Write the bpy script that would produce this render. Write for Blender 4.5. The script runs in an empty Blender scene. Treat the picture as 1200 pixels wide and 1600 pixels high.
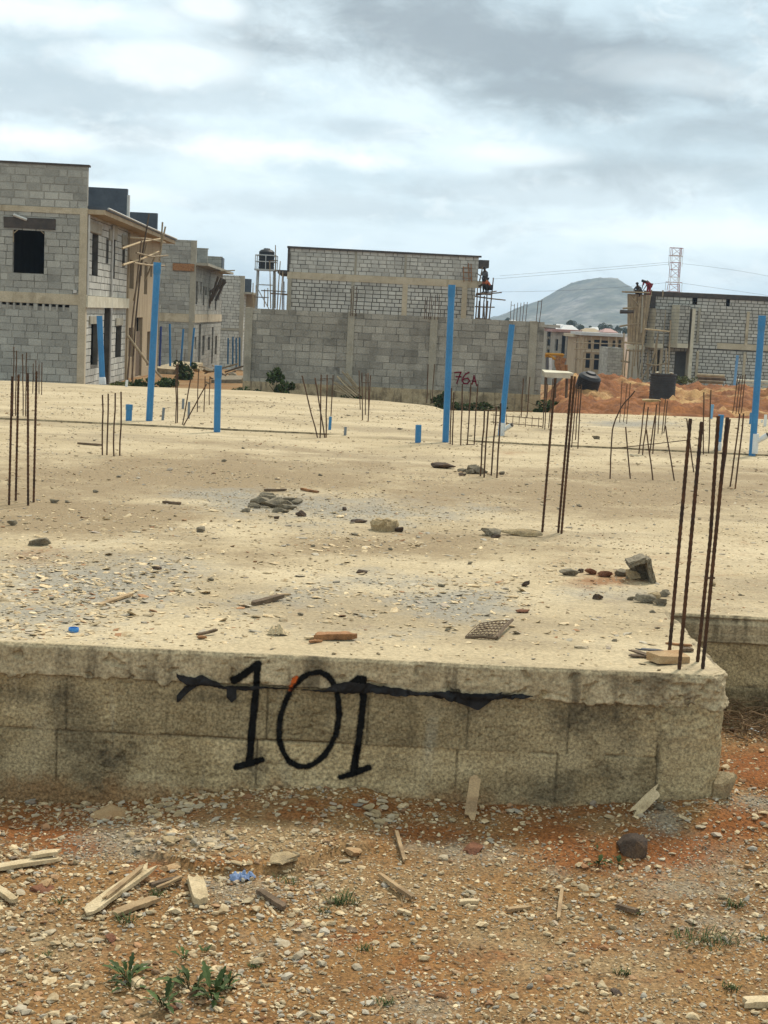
import bpy, bmesh, math, random
import numpy as np
from mathutils import Vector, Matrix

random.seed(7); RNG = np.random.default_rng(7)
scene = bpy.context.scene
COL = scene.collection
R = math.radians

# ------------------------------------------------------------------ camera model
F = 2310.0; PITCH = math.atan(305 / F); ROLL = R(2.75); CZ = 2.30; SZ = 0.72
CAM = np.array([0, 0, CZ])
_R0 = np.array([1., 0, 0]); _U0 = np.array([0, math.sin(PITCH), math.cos(PITCH)])
FW = np.array([0, math.cos(PITCH), -math.sin(PITCH)])
XC = math.cos(ROLL) * _R0 + math.sin(ROLL) * _U0
YC = -math.sin(ROLL) * _R0 + math.cos(ROLL) * _U0
def ray(px, py): return FW * F + (px - 600) * XC - (py - 800) * YC
def onz(px, py, z=SZ):
    d = ray(px, py); return CAM + d * ((z - CZ) / d[2])
def ony(px, py, Y):
    d = ray(px, py); return CAM + d * (Y / d[1])
def onpl(px, py, O, n):
    d = ray(px, py); n = np.array(n, float); return CAM + d * (np.dot(np.array(O) - CAM, n) / np.dot(d, n))
def proj(x, y, z):
    dx, dy, dz = x, y, z - CZ
    c = dx * FW[0] + dy * FW[1] + dz * FW[2]
    c = np.where(c < 0.2, 0.2, c)
    a = dx * XC[0] + dy * XC[1] + dz * XC[2]; b = dx * YC[0] + dy * YC[1] + dz * YC[2]
    return 600 + F * a / c, 800 - F * b / c

# ------------------------------------------------------------------ numpy noise
_perm = np.random.default_rng(3).permutation(256); _perm = np.concatenate([_perm] * 3)
_ga = np.random.default_rng(4).uniform(0, 2 * np.pi, 256); _gx, _gy = np.cos(_ga), np.sin(_ga)
def pnoise(x, y, s=0):
    x = np.asarray(x, float) + s * 17.31; y = np.asarray(y, float) - s * 9.77
    xi = np.floor(x).astype(int); yi = np.floor(y).astype(int); xf = x - xi; yf = y - yi
    u = xf * xf * xf * (xf * (xf * 6 - 15) + 10); v = yf * yf * yf * (yf * (yf * 6 - 15) + 10)
    xi &= 255; yi &= 255
    def g(i, j, fx, fy):
        h = _perm[_perm[(xi + i) & 255] + ((yi + j) & 255)]; return _gx[h] * fx + _gy[h] * fy
    a = g(0, 0, xf, yf); b = g(1, 0, xf - 1, yf); c = g(0, 1, xf, yf - 1); d = g(1, 1, xf - 1, yf - 1)
    return 1.5 * ((a + (b - a) * u) + ((c + (d - c) * u) - (a + (b - a) * u)) * v)
def fbm(x, y, o=4, s=0, gain=.5):
    t = 0; a = 1; n = 0; f = 1
    for k in range(o):
        t = t + a * pnoise(np.asarray(x) * f, np.asarray(y) * f, s + k * 3); n += a; a *= gain; f *= 2.03
    return t / n
def sstep(a, b, x):
    t = np.clip((x - a) / (b - a), 0, 1); return t * t * (3 - 2 * t)

# ------------------------------------------------------------------ materials
def mk(name, c1, c2, scale=6, rough=.92, bump=.25, bscale=70, tint=0, stain=None, speck=.25, spscale=150,
       attrs=(), metal=0, streak=None, spec=.25, aniso=(1, 1, 1)):
    m = bpy.data.materials.new(name); m.use_nodes = True
    N = m.node_tree.nodes; L = m.node_tree.links; N.clear()
    out = N.new('ShaderNodeOutputMaterial'); p = N.new('ShaderNodeBsdfPrincipled'); L.new(p.outputs[0], out.inputs[0])
    p.inputs['Roughness'].default_value = rough; p.inputs['Metallic'].default_value = metal
    p.inputs['Specular IOR Level'].default_value = spec
    tc = N.new('ShaderNodeTexCoord').outputs['Object']
    mp = N.new('ShaderNodeMapping'); mp.inputs['Scale'].default_value = aniso; L.new(tc, mp.inputs[0]); tcm = mp.outputs[0]
    def noise(sc, det=5, src=None, rg=.6):
        n = N.new('ShaderNodeTexNoise'); n.inputs['Scale'].default_value = sc; n.inputs['Detail'].default_value = det
        n.inputs['Roughness'].default_value = rg; L.new(src or tc, n.inputs[0]); return n.outputs[0]
    def mr(v, a, b, c=0., d=1., sm=False):
        n = N.new('ShaderNodeMapRange'); L.new(v, n.inputs[0])
        if sm: n.interpolation_type = 'SMOOTHSTEP'
        for i, q in zip((1, 2, 3, 4), (a, b, c, d)): n.inputs[i].default_value = q
        return n.outputs[0]
    def mix(f, A, B, mode='MIX'):
        n = N.new('ShaderNodeMix'); n.data_type = 'RGBA'; n.blend_type = mode
        if isinstance(f, (int, float)): n.inputs[0].default_value = f
        else: L.new(f, n.inputs[0])
        for i, q in ((6, A), (7, B)):
            if isinstance(q, tuple): n.inputs[i].default_value = (*q, 1)
            else: L.new(q, n.inputs[i])
        return n.outputs[2]
    def val2col(v):
        n = N.new('ShaderNodeCombineColor')
        for i in range(3): L.new(v, n.inputs[i])
        return n.outputs[0]
    def math2(op, A, B):
        n = N.new('ShaderNodeMath'); n.operation = op
        for i, q in ((0, A), (1, B)):
            if isinstance(q, (int, float)): n.inputs[i].default_value = q
            else: L.new(q, n.inputs[i])
        return n.outputs[0]
    col = mix(mr(noise(scale, 6, tcm), .36, .64), c1, c2)
    if stain:
        sc, sccol, lo, hi, amt = stain
        f = mr(noise(sc, 5, tcm), lo, hi, 0, amt, True); col = mix(f, col, sccol)
    if streak:      # run-down water marks: noise squeezed along z
        sc, sccol, lo, hi, amt = streak
        m2 = N.new('ShaderNodeMapping'); m2.inputs['Scale'].default_value = (1, 1, .12); L.new(tc, m2.inputs[0])
        f = mr(noise(sc, 4, m2.outputs[0]), lo, hi, 0, amt, True); col = mix(f, col, sccol)
    for at, ac, an in attrs:
        a = N.new('ShaderNodeAttribute'); a.attribute_name = at
        f = a.outputs['Fac']
        if an: f = mr(math2('ADD', f, math2('ADD', math2('MULTIPLY', math2('SUBTRACT', noise(an, 6), .5), 1.5), math2('MULTIPLY', math2('SUBTRACT', noise(an * 7, 4), .5), .8))), .12, .95, 0, .92, True)
        col = mix(f, col, ac)
    if tint:
        a = N.new('ShaderNodeAttribute'); a.attribute_name = 'tint'
        col = mix(1., col, val2col(mr(a.outputs['Fac'], 0, 1, 1 - tint, 1 + tint)), 'MULTIPLY')
    if speck:
        col = mix(1., col, val2col(mr(noise(spscale, 3), .3, .7, 1 - speck, 1 + speck)), 'MULTIPLY')
    L.new(col, p.inputs['Base Color'])
    if bump:
        b = N.new('ShaderNodeBump'); b.inputs['Strength'].default_value = bump; b.inputs['Distance'].default_value = .01
        L.new(noise(bscale, 6), b.inputs['Height']); L.new(b.outputs[0], p.inputs['Normal'])
    return m

def paint_mat(name, col, nscale=120):
    m = mk(name, col, tuple(c * 1.6 for c in col), 20, .95, .2, 150, speck=.2, spec=.03)
    N = m.node_tree.nodes; L = m.node_tree.links
    out = [n for n in N if n.type == 'OUTPUT_MATERIAL'][0]; p = [n for n in N if n.type == 'BSDF_PRINCIPLED'][0]
    a = N.new('ShaderNodeAttribute'); a.attribute_name = 'mask'
    tc = N.new('ShaderNodeTexCoord'); n = N.new('ShaderNodeTexNoise'); n.inputs['Scale'].default_value = nscale
    n.inputs['Detail'].default_value = 4; L.new(tc.outputs['Object'], n.inputs[0])
    ad = N.new('ShaderNodeMath'); ad.operation = 'MULTIPLY_ADD'; L.new(n.outputs[0], ad.inputs[0]); ad.inputs[1].default_value = .9
    L.new(a.outputs['Fac'], ad.inputs[2])
    r = N.new('ShaderNodeMapRange'); r.inputs[1].default_value = .62; r.inputs[2].default_value = 1.15; L.new(ad.outputs[0], r.inputs[0])
    mx = N.new('ShaderNodeMixShader'); tr = N.new('ShaderNodeBsdfTransparent')
    L.new(r.outputs[0], mx.inputs[0]); L.new(tr.outputs[0], mx.inputs[1]); L.new(p.outputs[0], mx.inputs[2]); L.new(mx.outputs[0], out.inputs[0])
    return m

MT = {}
MT['ground'] = mk('ground', (.27, .148, .056), (.17, .086, .030), 2.2, .95, .9, 90, stain=(1.1, (.30, .215, .115), .45, .68, .8), speck=.6, spscale=70,
                  attrs=(('grey', (.25, .21, .15), 6), ('red', (.205, .072, .019), 4)))
MT['ground_far'] = mk('ground_far', (.30, .22, .14), (.2, .13, .08), .15, .95, .3, 6, speck=.2, spscale=3)
MT['red_soil'] = mk('red_soil', (.25, .10, .036), (.13, .05, .02), 1.6, .95, .9, 8, stain=(.3, (.44, .28, .125), .5, .64, .85), speck=.3, spscale=14)
MT['slab'] = mk('slab_top', (.49, .40, .26), (.375, .295, .18), 1.1, .9, .45, 60, speck=.24, spscale=55, aniso=(.55, 1.3, 1),
                stain=(.9, (.29, .228, .145), .50, .66, .75), attrs=(('dirt', (.24, .175, .10), 2.2), ('grey', (.255, .235, .195), 3), ('red', (.24, .115, .045), 6)))
MT['slab_edge'] = mk('slab_edge', (.47, .385, .25), (.36, .285, .175), 5, .92, .5, 90, stain=(2.6, (.16, .125, .08), .48, .66, .75), streak=(9, (.12, .095, .06), .51, .68, .8),
                     speck=.4, spscale=75)
MT['wall_block'] = mk('sandcrete_wall', (.41, .325, .19), (.30, .228, .125), 3.2, .95, .8, 120, tint=.26, stain=(1.9, (.13, .105, .065), .52, .68, .7),
                      streak=(6, (.37, .335, .25), .58, .74, .55), speck=.5, spscale=75, attrs=(('pier', (.42, .335, .195), 6), ('smear', (.43, .345, .205), 5), ('grime', (.085, .068, .044), 5), ('joint', (.12, .10, .065), 0), ('soil', (.27, .16, .075), 6)))
MT['block'] = mk('concrete_block', (.37, .365, .325), (.30, .295, .265), .8, .95, .3, 30, tint=.22, stain=(.5, (.22, .215, .195), .52, .68, .6), speck=.18, spscale=28)
MT['block_light'] = mk('pale_concrete_block', (.50, .495, .45), (.41, .405, .37), .8, .95, .3, 30, tint=.16, stain=(.45, (.27, .26, .23), .52, .68, .6), speck=.16, spscale=28)
MT['block_brown'] = mk('boundary_block', (.355, .335, .285), (.25, .235, .20), .9, .95, .35, 30, tint=.25, stain=(.5, (.16, .15, .125), .48, .64, .7), speck=.22, spscale=24)
MT['mortar_dark'] = mk('dark_joint', (.075, .07, .06), (.15, .14, .12), 2.2, .95, .2, 30, speck=.2)
MT['mortar_mid'] = mk('mortar', (.13, .125, .11), (.36, .345, .30), 2.4, .95, .2, 30, speck=.2)
MT['mortar_pale'] = mk('pale_mortar', (.36, .345, .30), (.26, .25, .22), 1.6, .95, .2, 30, speck=.2)
MT['beam'] = mk('cast_concrete', (.50, .435, .32), (.41, .35, .25), 1.6, .92, .25, 30, stain=(1.1, (.27, .22, .15), .54, .70, .7), streak=(3, (.25, .2, .13), .56, .72, .5), speck=.15, spscale=30)
MT['beam_white'] = mk('pale_cast_concrete', (.62, .585, .47), (.50, .46, .35), 2, .9, .2, 30, stain=(1.2, (.34, .3, .22), .55, .72, .6), speck=.12, spscale=30)
MT['beam_grey'] = mk('grey_cast_concrete', (.36, .335, .27), (.29, .27, .215), 1.8, .92, .25, 30, stain=(1.1, (.19, .175, .14), .54, .70, .6), speck=.15, spscale=30)
MT['plaster'] = mk('render_coat', (.40, .32, .215), (.335, .262, .17), .9, .92, .2, 20, streak=(2.5, (.24, .18, .11), .5, .7, .6), speck=.1, spscale=20)
MT['dark_board'] = mk('tarred_board', (.05, .045, .042), (.085, .07, .06), 4, .8, .2, 30, speck=.2)
MT['dark_sheet'] = mk('dark_roof_sheet', (.045, .055, .07), (.075, .088, .105), 1.2, .55, .1, 10, speck=.12, spscale=10, spec=.4)
MT['white_trim'] = mk('pale_flashing', (.55, .54, .51), (.45, .44, .41), 3, .6, .1)
MT['dark_in'] = mk('dark_interior', (.03, .028, .025), (.02, .019, .017), 2, .95, .1)  # near-black rooms: interior shade put into the colour
MT['wood'] = mk('weathered_wood', (.42, .30, .17), (.30, .20, .11), 10, .85, .4, 60, tint=.2, stain=(5, (.16, .11, .065), .52, .7, .7), speck=.2, aniso=(.2, 1, 1))
MT['wood_pale'] = mk('pale_wood', (.56, .45, .29), (.44, .34, .20), 10, .85, .4, 80, stain=(8, (.24, .17, .1), .55, .7, .6), speck=.25)
MT['wood_dark'] = mk('rotten_wood', (.10, .07, .045), (.17, .12, .08), 12, .9, .5, 80, speck=.3)
MT['wood_brown'] = mk('brown_wood', (.34, .175, .08), (.24, .115, .05), 14, .88, .5, 90, stain=(10, (.12, .065, .035), .5, .68, .7), speck=.3)
MT['bamboo'] = mk('scaffold_pole', (.36, .285, .185), (.25, .195, .125), 3, .85, .2, 30, tint=.25, speck=.15, spscale=30)
MT['pole_dark'] = mk('old_scaffold_pole', (.17, .125, .085), (.10, .072, .052), 3, .85, .2, 30, tint=.25, speck=.15, spscale=30)
MT['rust'] = mk('rusty_steel', (.05, .026, .015), (.11, .05, .024), 7, .85, .35, 200, stain=(5, (.032, .022, .018), .48, .62, .85), speck=.35, spscale=220, spec=.3)
MT['rust_far'] = mk('rusty_bar', (.10, .055, .032), (.055, .034, .024), 3, .85, .2, 100, stain=(2.5, (.20, .10, .045), .56, .7, .8), speck=.2)
MT['pipe'] = mk('blue_pvc', (.018, .185, .41), (.014, .145, .34), 3, .30, .08, 30, stain=(2.2, (.13, .23, .33), .54, .72, .6), streak=(14, (.24, .27, .29), .62, .76, .6), speck=.1, spscale=40, spec=.6)
MT['pipe_pale'] = mk('pale_blue_pvc', (.15, .34, .55), (.12, .28, .48), 3, .4, .05, 30, speck=.06, spec=.5)
MT['pipe_dark'] = mk('deep_blue_pvc', (.02, .05, .22), (.018, .042, .17), 3, .4, .05, 30, speck=.06, spec=.5)
MT['pvc_grey'] = mk('grey_pvc', (.20, .23, .26), (.14, .16, .18), 4, .5, .05, 30, speck=.1)
MT['pvc_white'] = mk('white_pvc', (.66, .68, .68), (.54, .56, .57), 4, .45, .05, 30, speck=.1, spec=.4)
MT['rubble'] = mk('broken_concrete', (.26, .22, .16), (.175, .145, .10), 14, .95, .9, 90, stain=(9, (.10, .09, .075), .5, .68, .6), speck=.35, spscale=120)
MT['rubble_pale'] = mk('pale_broken_concrete', (.42, .325, .195), (.32, .235, .13), 14, .95, .8, 90, stain=(9, (.18, .15, .11), .52, .7, .5), speck=.3, spscale=120)
MT['brick'] = mk('fired_brick', (.42, .29, .16), (.36, .22, .11), 10, .9, .5, 100, speck=.25)
MT['stone_red'] = mk('laterite_stone', (.22, .10, .055), (.14, .06, .035), 10, .95, .8, 90, speck=.4)
MT['stone_dark'] = mk('dark_stone', (.085, .06, .045), (.055, .04, .032), 16, .9, .7, 110, stain=(6, (.15, .09, .05), .5, .66, .6), speck=.35)
MT['chip'] = mk('stone_chip', (.60, .51, .37), (.46, .365, .24), 30, .9, .4, 150, tint=.25, speck=.2, spscale=200)
MT['plastic_black'] = mk('black_polythene', (.012, .012, .013), (.022, .022, .024), 12, .6, .5, 40, speck=.2, spec=.2)
MT['plastic_blue'] = mk('blue_plastic', (.03, .17, .5), (.05, .25, .6), 12, .45, .3, 60, speck=.1, spec=.5)
MT['plastic_rag'] = mk('blue_rag', (.19, .27, .44), (.13, .18, .32), 12, .8, .4, 60, speck=.2)
MT['tank'] = mk('black_tank_plastic', (.018, .019, .022), (.03, .031, .035), 3, .5, .1, 30, stain=(2, (.075, .07, .06), .56, .74, .6), speck=.1, spec=.2)
MT['tank_dusty'] = mk('dusty_tank_plastic', (.055, .056, .056), (.035, .036, .037), 3, .65, .1, 30, stain=(2, (.11, .10, .085), .56, .74, .5), speck=.1, spec=.35)
MT['steel_pale'] = mk('galvanised_steel', (.50, .51, .51), (.40, .41, .41), 2, .55, .05, 30, speck=.1)
MT['pylon_red'] = mk('pylon_red_paint', (.36, .15, .125), (.30, .12, .10), 1, .6, .05, 10, speck=.1)
MT['pylon_white'] = mk('pylon_white_paint', (.62, .60, .58), (.55, .53, .5), 1, .6, .05, 10, speck=.1)
MT['leaf'] = mk('green_leaf', (.06, .09, .026), (.036, .058, .016), 6, .75, .1, 60, tint=.45, speck=.1)
MT['leaf_dry'] = mk('drying_leaf', (.13, .135, .04), (.085, .095, .028), 6, .8, .1, 60, tint=.4, speck=.1)
MT['stem'] = mk('plant_stem', (.09, .075, .03), (.06, .045, .02), 8, .85, .1, 60, speck=.1)
MT['dry'] = mk('dry_brush', (.22, .14, .075), (.13, .08, .045), 8, .9, .1, 60, tint=.4, speck=.15)
MT['tree_leaf'] = mk('tree_foliage', (.05, .075, .028), (.03, .05, .018), .3, .8, 0, tint=.4, speck=0)
MT['bark'] = mk('bark', (.10, .075, .05), (.07, .05, .035), 1, .9, .1, 5, speck=0)
MT['hill'] = mk('hill', (.13, .125, .09), (.06, .07, .04), .02, .95, 0, stain=(.016, (.20, .19, .165), .50, .62, .9), speck=.45, spscale=.10)
MT['yellow'] = mk('machine_yellow', (.50, .25, .03), (.40, .19, .025), 2, .55, .1, 20, stain=(1.5, (.16, .1, .05), .55, .7, .7), speck=.1)
MT['skin'] = mk('dark_skin', (.05, .028, .018), (.04, .022, .015), 6, .6, 0, speck=0)
MT['cloth_black'] = mk('black_cloth', (.02, .02, .022), (.03, .03, .033), 8, .9, .2, 60, speck=.1)
MT['cloth_red'] = mk('red_cloth', (.30, .03, .04), (.22, .022, .03), 8, .9, .2, 60, speck=.1)
MT['cloth_orange'] = mk('orange_cloth', (.42, .12, .05), (.33, .085, .04), 8, .9, .2, 60, speck=.1)
MT['cloth_grey'] = mk('grey_cloth', (.12, .12, .13), (.09, .09, .1), 8, .9, .2, 60, speck=.1)
MT['cream_wall'] = mk('cream_wall', (.36, .28, .175), (.29, .22, .135), .6, .9, 0, speck=.1, spscale=4)
MT['roof_white'] = mk('white_roof_sheet', (.50, .50, .49), (.42, .42, .42), .4, .6, 0, speck=.05, spscale=3)
MT['roof_pink'] = mk('pink_roof_sheet', (.36, .21, .18), (.30, .17, .15), .5, .7, 0, speck=.05, spscale=3)
MT['paint_black'] = paint_mat('black_spray_paint', (.008, .008, .008))
MT['paint_red'] = paint_mat('red_spray_paint', (.26, .018, .03), 40)
MT['paint_orange'] = paint_mat('orange_spray_paint', (.40, .085, .02))

# ------------------------------------------------------------------ mesh building
def tag(o, label=None, cat=None, group=None, kind=None):
    if label: o['label'] = label
    if cat: o['category'] = cat
    if group: o['group'] = group
    if kind: o['kind'] = kind
    return o
def thing(name, label, cat, loc, group=None):
    o = bpy.data.objects.new(name, None); o.empty_display_size = .2; COL.objects.link(o); o.location = tuple(float(c) for c in loc)
    return tag(o, label, cat, group)
def wloc(o):
    v = Vector((0, 0, 0))
    while o is not None: v += o.location; o = o.parent
    return np.array(v)

class MB:
    def __init__(s): s.v = []; s.f = []; s.m = []; s.t = []
    def face(s, pts, m=0, t=.5):
        i = len(s.v); s.v += [tuple(p) for p in pts]; s.f.append(tuple(range(i, i + len(pts)))); s.m.append(m); s.t.append(t)
    def hexa(s, c, m=0, t=.5, skip=()):
        """c: 8 corners, bottom ring 0-3 (ccw seen from above), top ring 4-7"""
        i = len(s.v); s.v += [tuple(p) for p in c]
        fs = [(3, 2, 1, 0), (4, 5, 6, 7), (0, 1, 5, 4), (1, 2, 6, 5), (2, 3, 7, 6), (3, 0, 4, 7)]
        for k, q in enumerate(fs):
            if k in skip: continue
            s.f.append(tuple(i + a for a in q)); s.m.append(m); s.t.append(t)
    def box(s, c, size, ax=None, m=0, t=.5, jit=0):
        c = np.array(c, float); A = np.eye(3) if ax is None else np.array(ax, float); h = np.array(size) / 2
        pts = []
        for z in (-1, 1):
            for x, y in ((-1, -1), (1, -1), (1, 1), (-1, 1)):
                p = c + A[0] * x * h[0] + A[1] * y * h[1] + A[2] * z * h[2]
                if jit: p = p + RNG.uniform(-jit, jit, 3)
                pts.append(p)
        s.hexa(pts, m, t)
    def tube(s, pts, r, n=6, m=0, t=.5, caps=True):
        P = [np.array(p, float) for p in pts]; k = len(P); rr = r if hasattr(r, '__len__') else [r] * k
        base = len(s.v); a = None
        for i in range(k):
            d = P[min(i + 1, k - 1)] - P[max(i - 1, 0)]; d = d / (np.linalg.norm(d) + 1e-12)
            if a is None:
                a = np.cross(d, [0, 0, 1.]) if abs(d[2]) < .9 else np.cross(d, [1., 0, 0])
            a = a - d * np.dot(a, d); a /= np.linalg.norm(a) + 1e-12; b = np.cross(d, a)
            for j in range(n):
                w = 2 * math.pi * j / n; s.v.append(tuple(P[i] + rr[i] * (math.cos(w) * a + math.sin(w) * b)))
        for i in range(k - 1):
            for j in range(n):
                q = base + i * n; s.f.append((q + j, q + (j + 1) % n, q + n + (j + 1) % n, q + n + j)); s.m.append(m); s.t.append(t)
        if caps:
            s.f.append(tuple(base + j for j in reversed(range(n)))); s.m.append(m); s.t.append(t)
            s.f.append(tuple(base + (k - 1) * n + j for j in range(n))); s.m.append(m); s.t.append(t)
    def pipe(s, a, b, r, wall=.006, n=14, m=0):
        """open-topped pipe"""
        a = np.array(a, float); b = np.array(b, float); d = b - a; L = np.linalg.norm(d); d /= L
        s.tube([a, b, b, b - d * min(.4, L * .8)], [r, r, r - wall, r - wall], n, m, caps=False)
    def build(s, name, mats, parent=None, loc=None, smooth=False):
        o0 = wloc(parent) if parent is not None else (np.array(loc, float) if loc is not None else np.zeros(3))
        me = bpy.data.meshes.new(name)
        V = np.array(s.v, float).reshape(-1, 3) - o0
        me.from_pydata(V.tolist(), [], s.f)
        for mm in (mats if isinstance(mats, (list, tuple)) else [mats]): me.materials.append(mm)
        me.polygons.foreach_set('material_index', s.m)
        if smooth: me.polygons.foreach_set('use_smooth', [True] * len(s.f))
        at = me.attributes.new('tint', 'FLOAT', 'FACE'); at.data.foreach_set('value', np.array(s.t, np.float32))
        me.update()
        if smooth: me.set_sharp_from_angle(angle=R(38))
        o = bpy.data.objects.new(name, me); COL.objects.link(o)
        if parent is not None: o.parent = parent
        elif loc is not None: o.location = tuple(float(c) for c in loc)
        return o

def npmesh(name, V, Fq, mat, parent=None, loc=None, smooth=True, pattrs=None, fattrs=None):
    """V (n,3), Fq (m,k) constant k"""
    o0 = wloc(parent) if parent is not None else (np.array(loc, float) if loc is not None else np.zeros(3))
    me = bpy.data.meshes.new(name); V = (np.asarray(V) - o0).astype(np.float32); Fq = np.asarray(Fq, np.int32); k = Fq.shape[1]
    me.vertices.add(len(V)); me.vertices.foreach_set('co', V.ravel())
    me.loops.add(Fq.size); me.loops.foreach_set('vertex_index', Fq.ravel())
    me.polygons.add(len(Fq)); me.polygons.foreach_set('loop_start', np.arange(0, Fq.size, k, dtype=np.int32))
    me.polygons.foreach_set('loop_total', np.full(len(Fq), k, np.int32))
    me.polygons.foreach_set('use_smooth', np.full(len(Fq), smooth))
    me.materials.append(mat)
    for dct, dom in ((pattrs, 'POINT'), (fattrs, 'FACE')):
        for kk, vv in (dct or {}).items():
            a = me.attributes.new(kk, 'FLOAT', dom); a.data.foreach_set('value', np.asarray(vv, np.float32).ravel())
    me.update(calc_edges=True); me.validate()
    o = bpy.data.objects.new(name, me); COL.objects.link(o)
    if parent is not None: o.parent = parent
    elif loc is not None: o.location = tuple(float(c) for c in loc)
    return o
def gridfaces(nr, nc):
    i = np.arange(nr - 1)[:, None] * nc + np.arange(nc - 1)[None, :]
    return np.stack([i, i + 1, i + nc + 1, i + nc], -1).reshape(-1, 4)

def unit(v): v = np.array(v, float); return v / np.linalg.norm(v)
UP = np.array([0, 0, 1.])

# ------------------------------------------------------------------ masonry in real blocks
def panel(mb, O, ux, W, H, openings=(), t=.2, m=1, d0=.016):
    O = np.array(O, float); un = np.array([ux[1], -ux[0], 0])
    us = sorted({0, W, *[c for o in openings for c in o[:2] if 0 < c < W]}); vs = sorted({0, H, *[c for o in openings for c in o[2:4] if 0 < c < H]})
    def solid(i, j):
        if i < 0 or j < 0 or i >= len(us) - 1 or j >= len(vs) - 1: return False
        cu = (us[i] + us[i + 1]) / 2; cv = (vs[j] + vs[j + 1]) / 2
        return not any(o[0] < cu < o[1] and o[2] < cv < o[3] for o in openings)
    def P(u, v, d): return O + ux * u + UP * v - un * d
    for i in range(len(us) - 1):
        for j in range(len(vs) - 1):
            if not solid(i, j): continue
            a, b, c, d = us[i], us[i + 1], vs[j], vs[j + 1]
            mb.face([P(a, c, d0), P(b, c, d0), P(b, d, d0), P(a, d, d0)], m); mb.face([P(b, c, t), P(a, c, t), P(a, d, t), P(b, d, t)], m)
            if not solid(i - 1, j): mb.face([P(a, c, t), P(a, c, d0), P(a, d, d0), P(a, d, t)], m)
            if not solid(i + 1, j): mb.face([P(b, c, d0), P(b, c, t), P(b, d, t), P(b, d, d0)], m)
            if not solid(i, j - 1): mb.face([P(a, c, t), P(b, c, t), P(b, c, d0), P(a, c, d0)], m)
            if not solid(i, j + 1): mb.face([P(a, d, d0), P(b, d, d0), P(b, d, t), P(a, d, t)], m)
def masonry(mb, O, ux, W, H, openings=(), t=.2, bl=.47, bh=.245, gap=.024, jit=.006, seed=1, chip=.0, v0=0.):
    O = np.array(O, float); ux = np.array(ux, float); un = np.array([ux[1], -ux[0], 0]); rg = random.Random(seed)
    panel(mb, O, ux, W, H, openings, t)
    nr = int(math.ceil((H - v0) / bh)); off0 = rg.random() * bl
    for r in range(nr):
        va = v0 + r * bh + gap / 2; vb = min(v0 + (r + 1) * bh - gap / 2, H - .003)
        if vb - va < .04: continue
        vc = (va + vb) / 2
        cuts = [(o[0], o[1]) for o in openings if o[2] - .03 < vc < o[3] + .03]
        u = -off0 - (bl / 2 if r % 2 else 0) + rg.uniform(-.05, .05)
        while u < W:
            w = bl * rg.choice((1, 1, 1, 1, .97, 1.03, .55)); a, b = max(u + gap / 2, .004), min(u + w - gap / 2, W - .004); u += w
            segs = [(a, b)]
            for c0, c1 in cuts:
                ns = []
                for p, q in segs:
                    if q <= c0 or p >= c1: ns.append((p, q)); continue
                    if p < c0: ns.append((p, c0 - .008))
                    if q > c1: ns.append((c1 + .008, q))
                segs = ns
            tn = min(1, max(0, rg.gauss(.5, .25)))
            for p, q in segs:
                if q - p < .05 or rg.random() < chip: continue
                d = rg.uniform(-jit, jit); e = rg.uniform(-.003, .003); g = rg.uniform(-.005, .005)
                c = [O + ux * p + UP * (va + g) - un * .03, O + ux * p + UP * (va + g + e) + un * d, O + ux * q + UP * (va + g - e) + un * d, O + ux * q + UP * (va + g) - un * .03]
                # ring order (back-left, front-left, front-right, back-right)
                top = [k + UP * (vb - va) for k in c]
                mb.hexa(c + top, 0, tn, skip=(4 + 1,))
def bar_on(mb, O, ux, u0, u1, v0, v1, proud=.02, depth=.2, m=0, jit=0):
    O = np.array(O, float); ux = np.array(ux, float); un = np.array([ux[1], -ux[0], 0])
    def P(u, v, d): return O + ux * u + UP * v + un * d + (RNG.uniform(-jit, jit, 3) if jit else 0)
    mb.hexa([P(u0, v0, -depth), P(u0, v0, proud), P(u1, v0, proud), P(u1, v0, -depth), P(u0, v1, -depth), P(u0, v1, proud), P(u1, v1, proud), P(u1, v1, -depth)], m)
def wuv(O, ux):
    O = np.array(O, float); ux = np.array(ux, float); un = np.array([ux[1], -ux[0], 0])
    def f(px, py):
        p = onpl(px, py, O, un); return float(np.dot(p - O, ux)), float(p[2] - O[2])
    def rect(x0, y0, x1, y1):
        xm, ym = (x0 + x1) / 2, (y0 + y1) / 2
        return (f(x0, ym)[0], f(x1, ym)[0], f(xm, y1)[1], f(xm, y0)[1])
    return f, rect
#@@PART2@@
# ------------------------------------------------------------------ key lines of the foundation
YF = float(onz(600, 1031)[1]); XR = float(onz(1143, 1062)[0]) - .004; YS = float(onz(1120, 962)[1]) + .02
YJ = float(onz(600, 684)[1])
BACK = [onz(*p)[:2] for p in ((-160, 589), (0, 596), (200, 605), (390, 612), (600, 628), (675, 636), (697, 643), (840, 646), (1000, 650), (1200, 657), (1400, 664))]
BX = [p[0] for p in BACK]; BY = [p[1] for p in BACK]
def blobs(px, py, lst, seed=0):
    t = np.zeros_like(px)
    for a in lst: t = np.maximum(t, a[4] * np.exp(-((px - a[0]) / a[2]) ** 2 - ((py - a[1]) / a[3]) ** 2))
    return t

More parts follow.
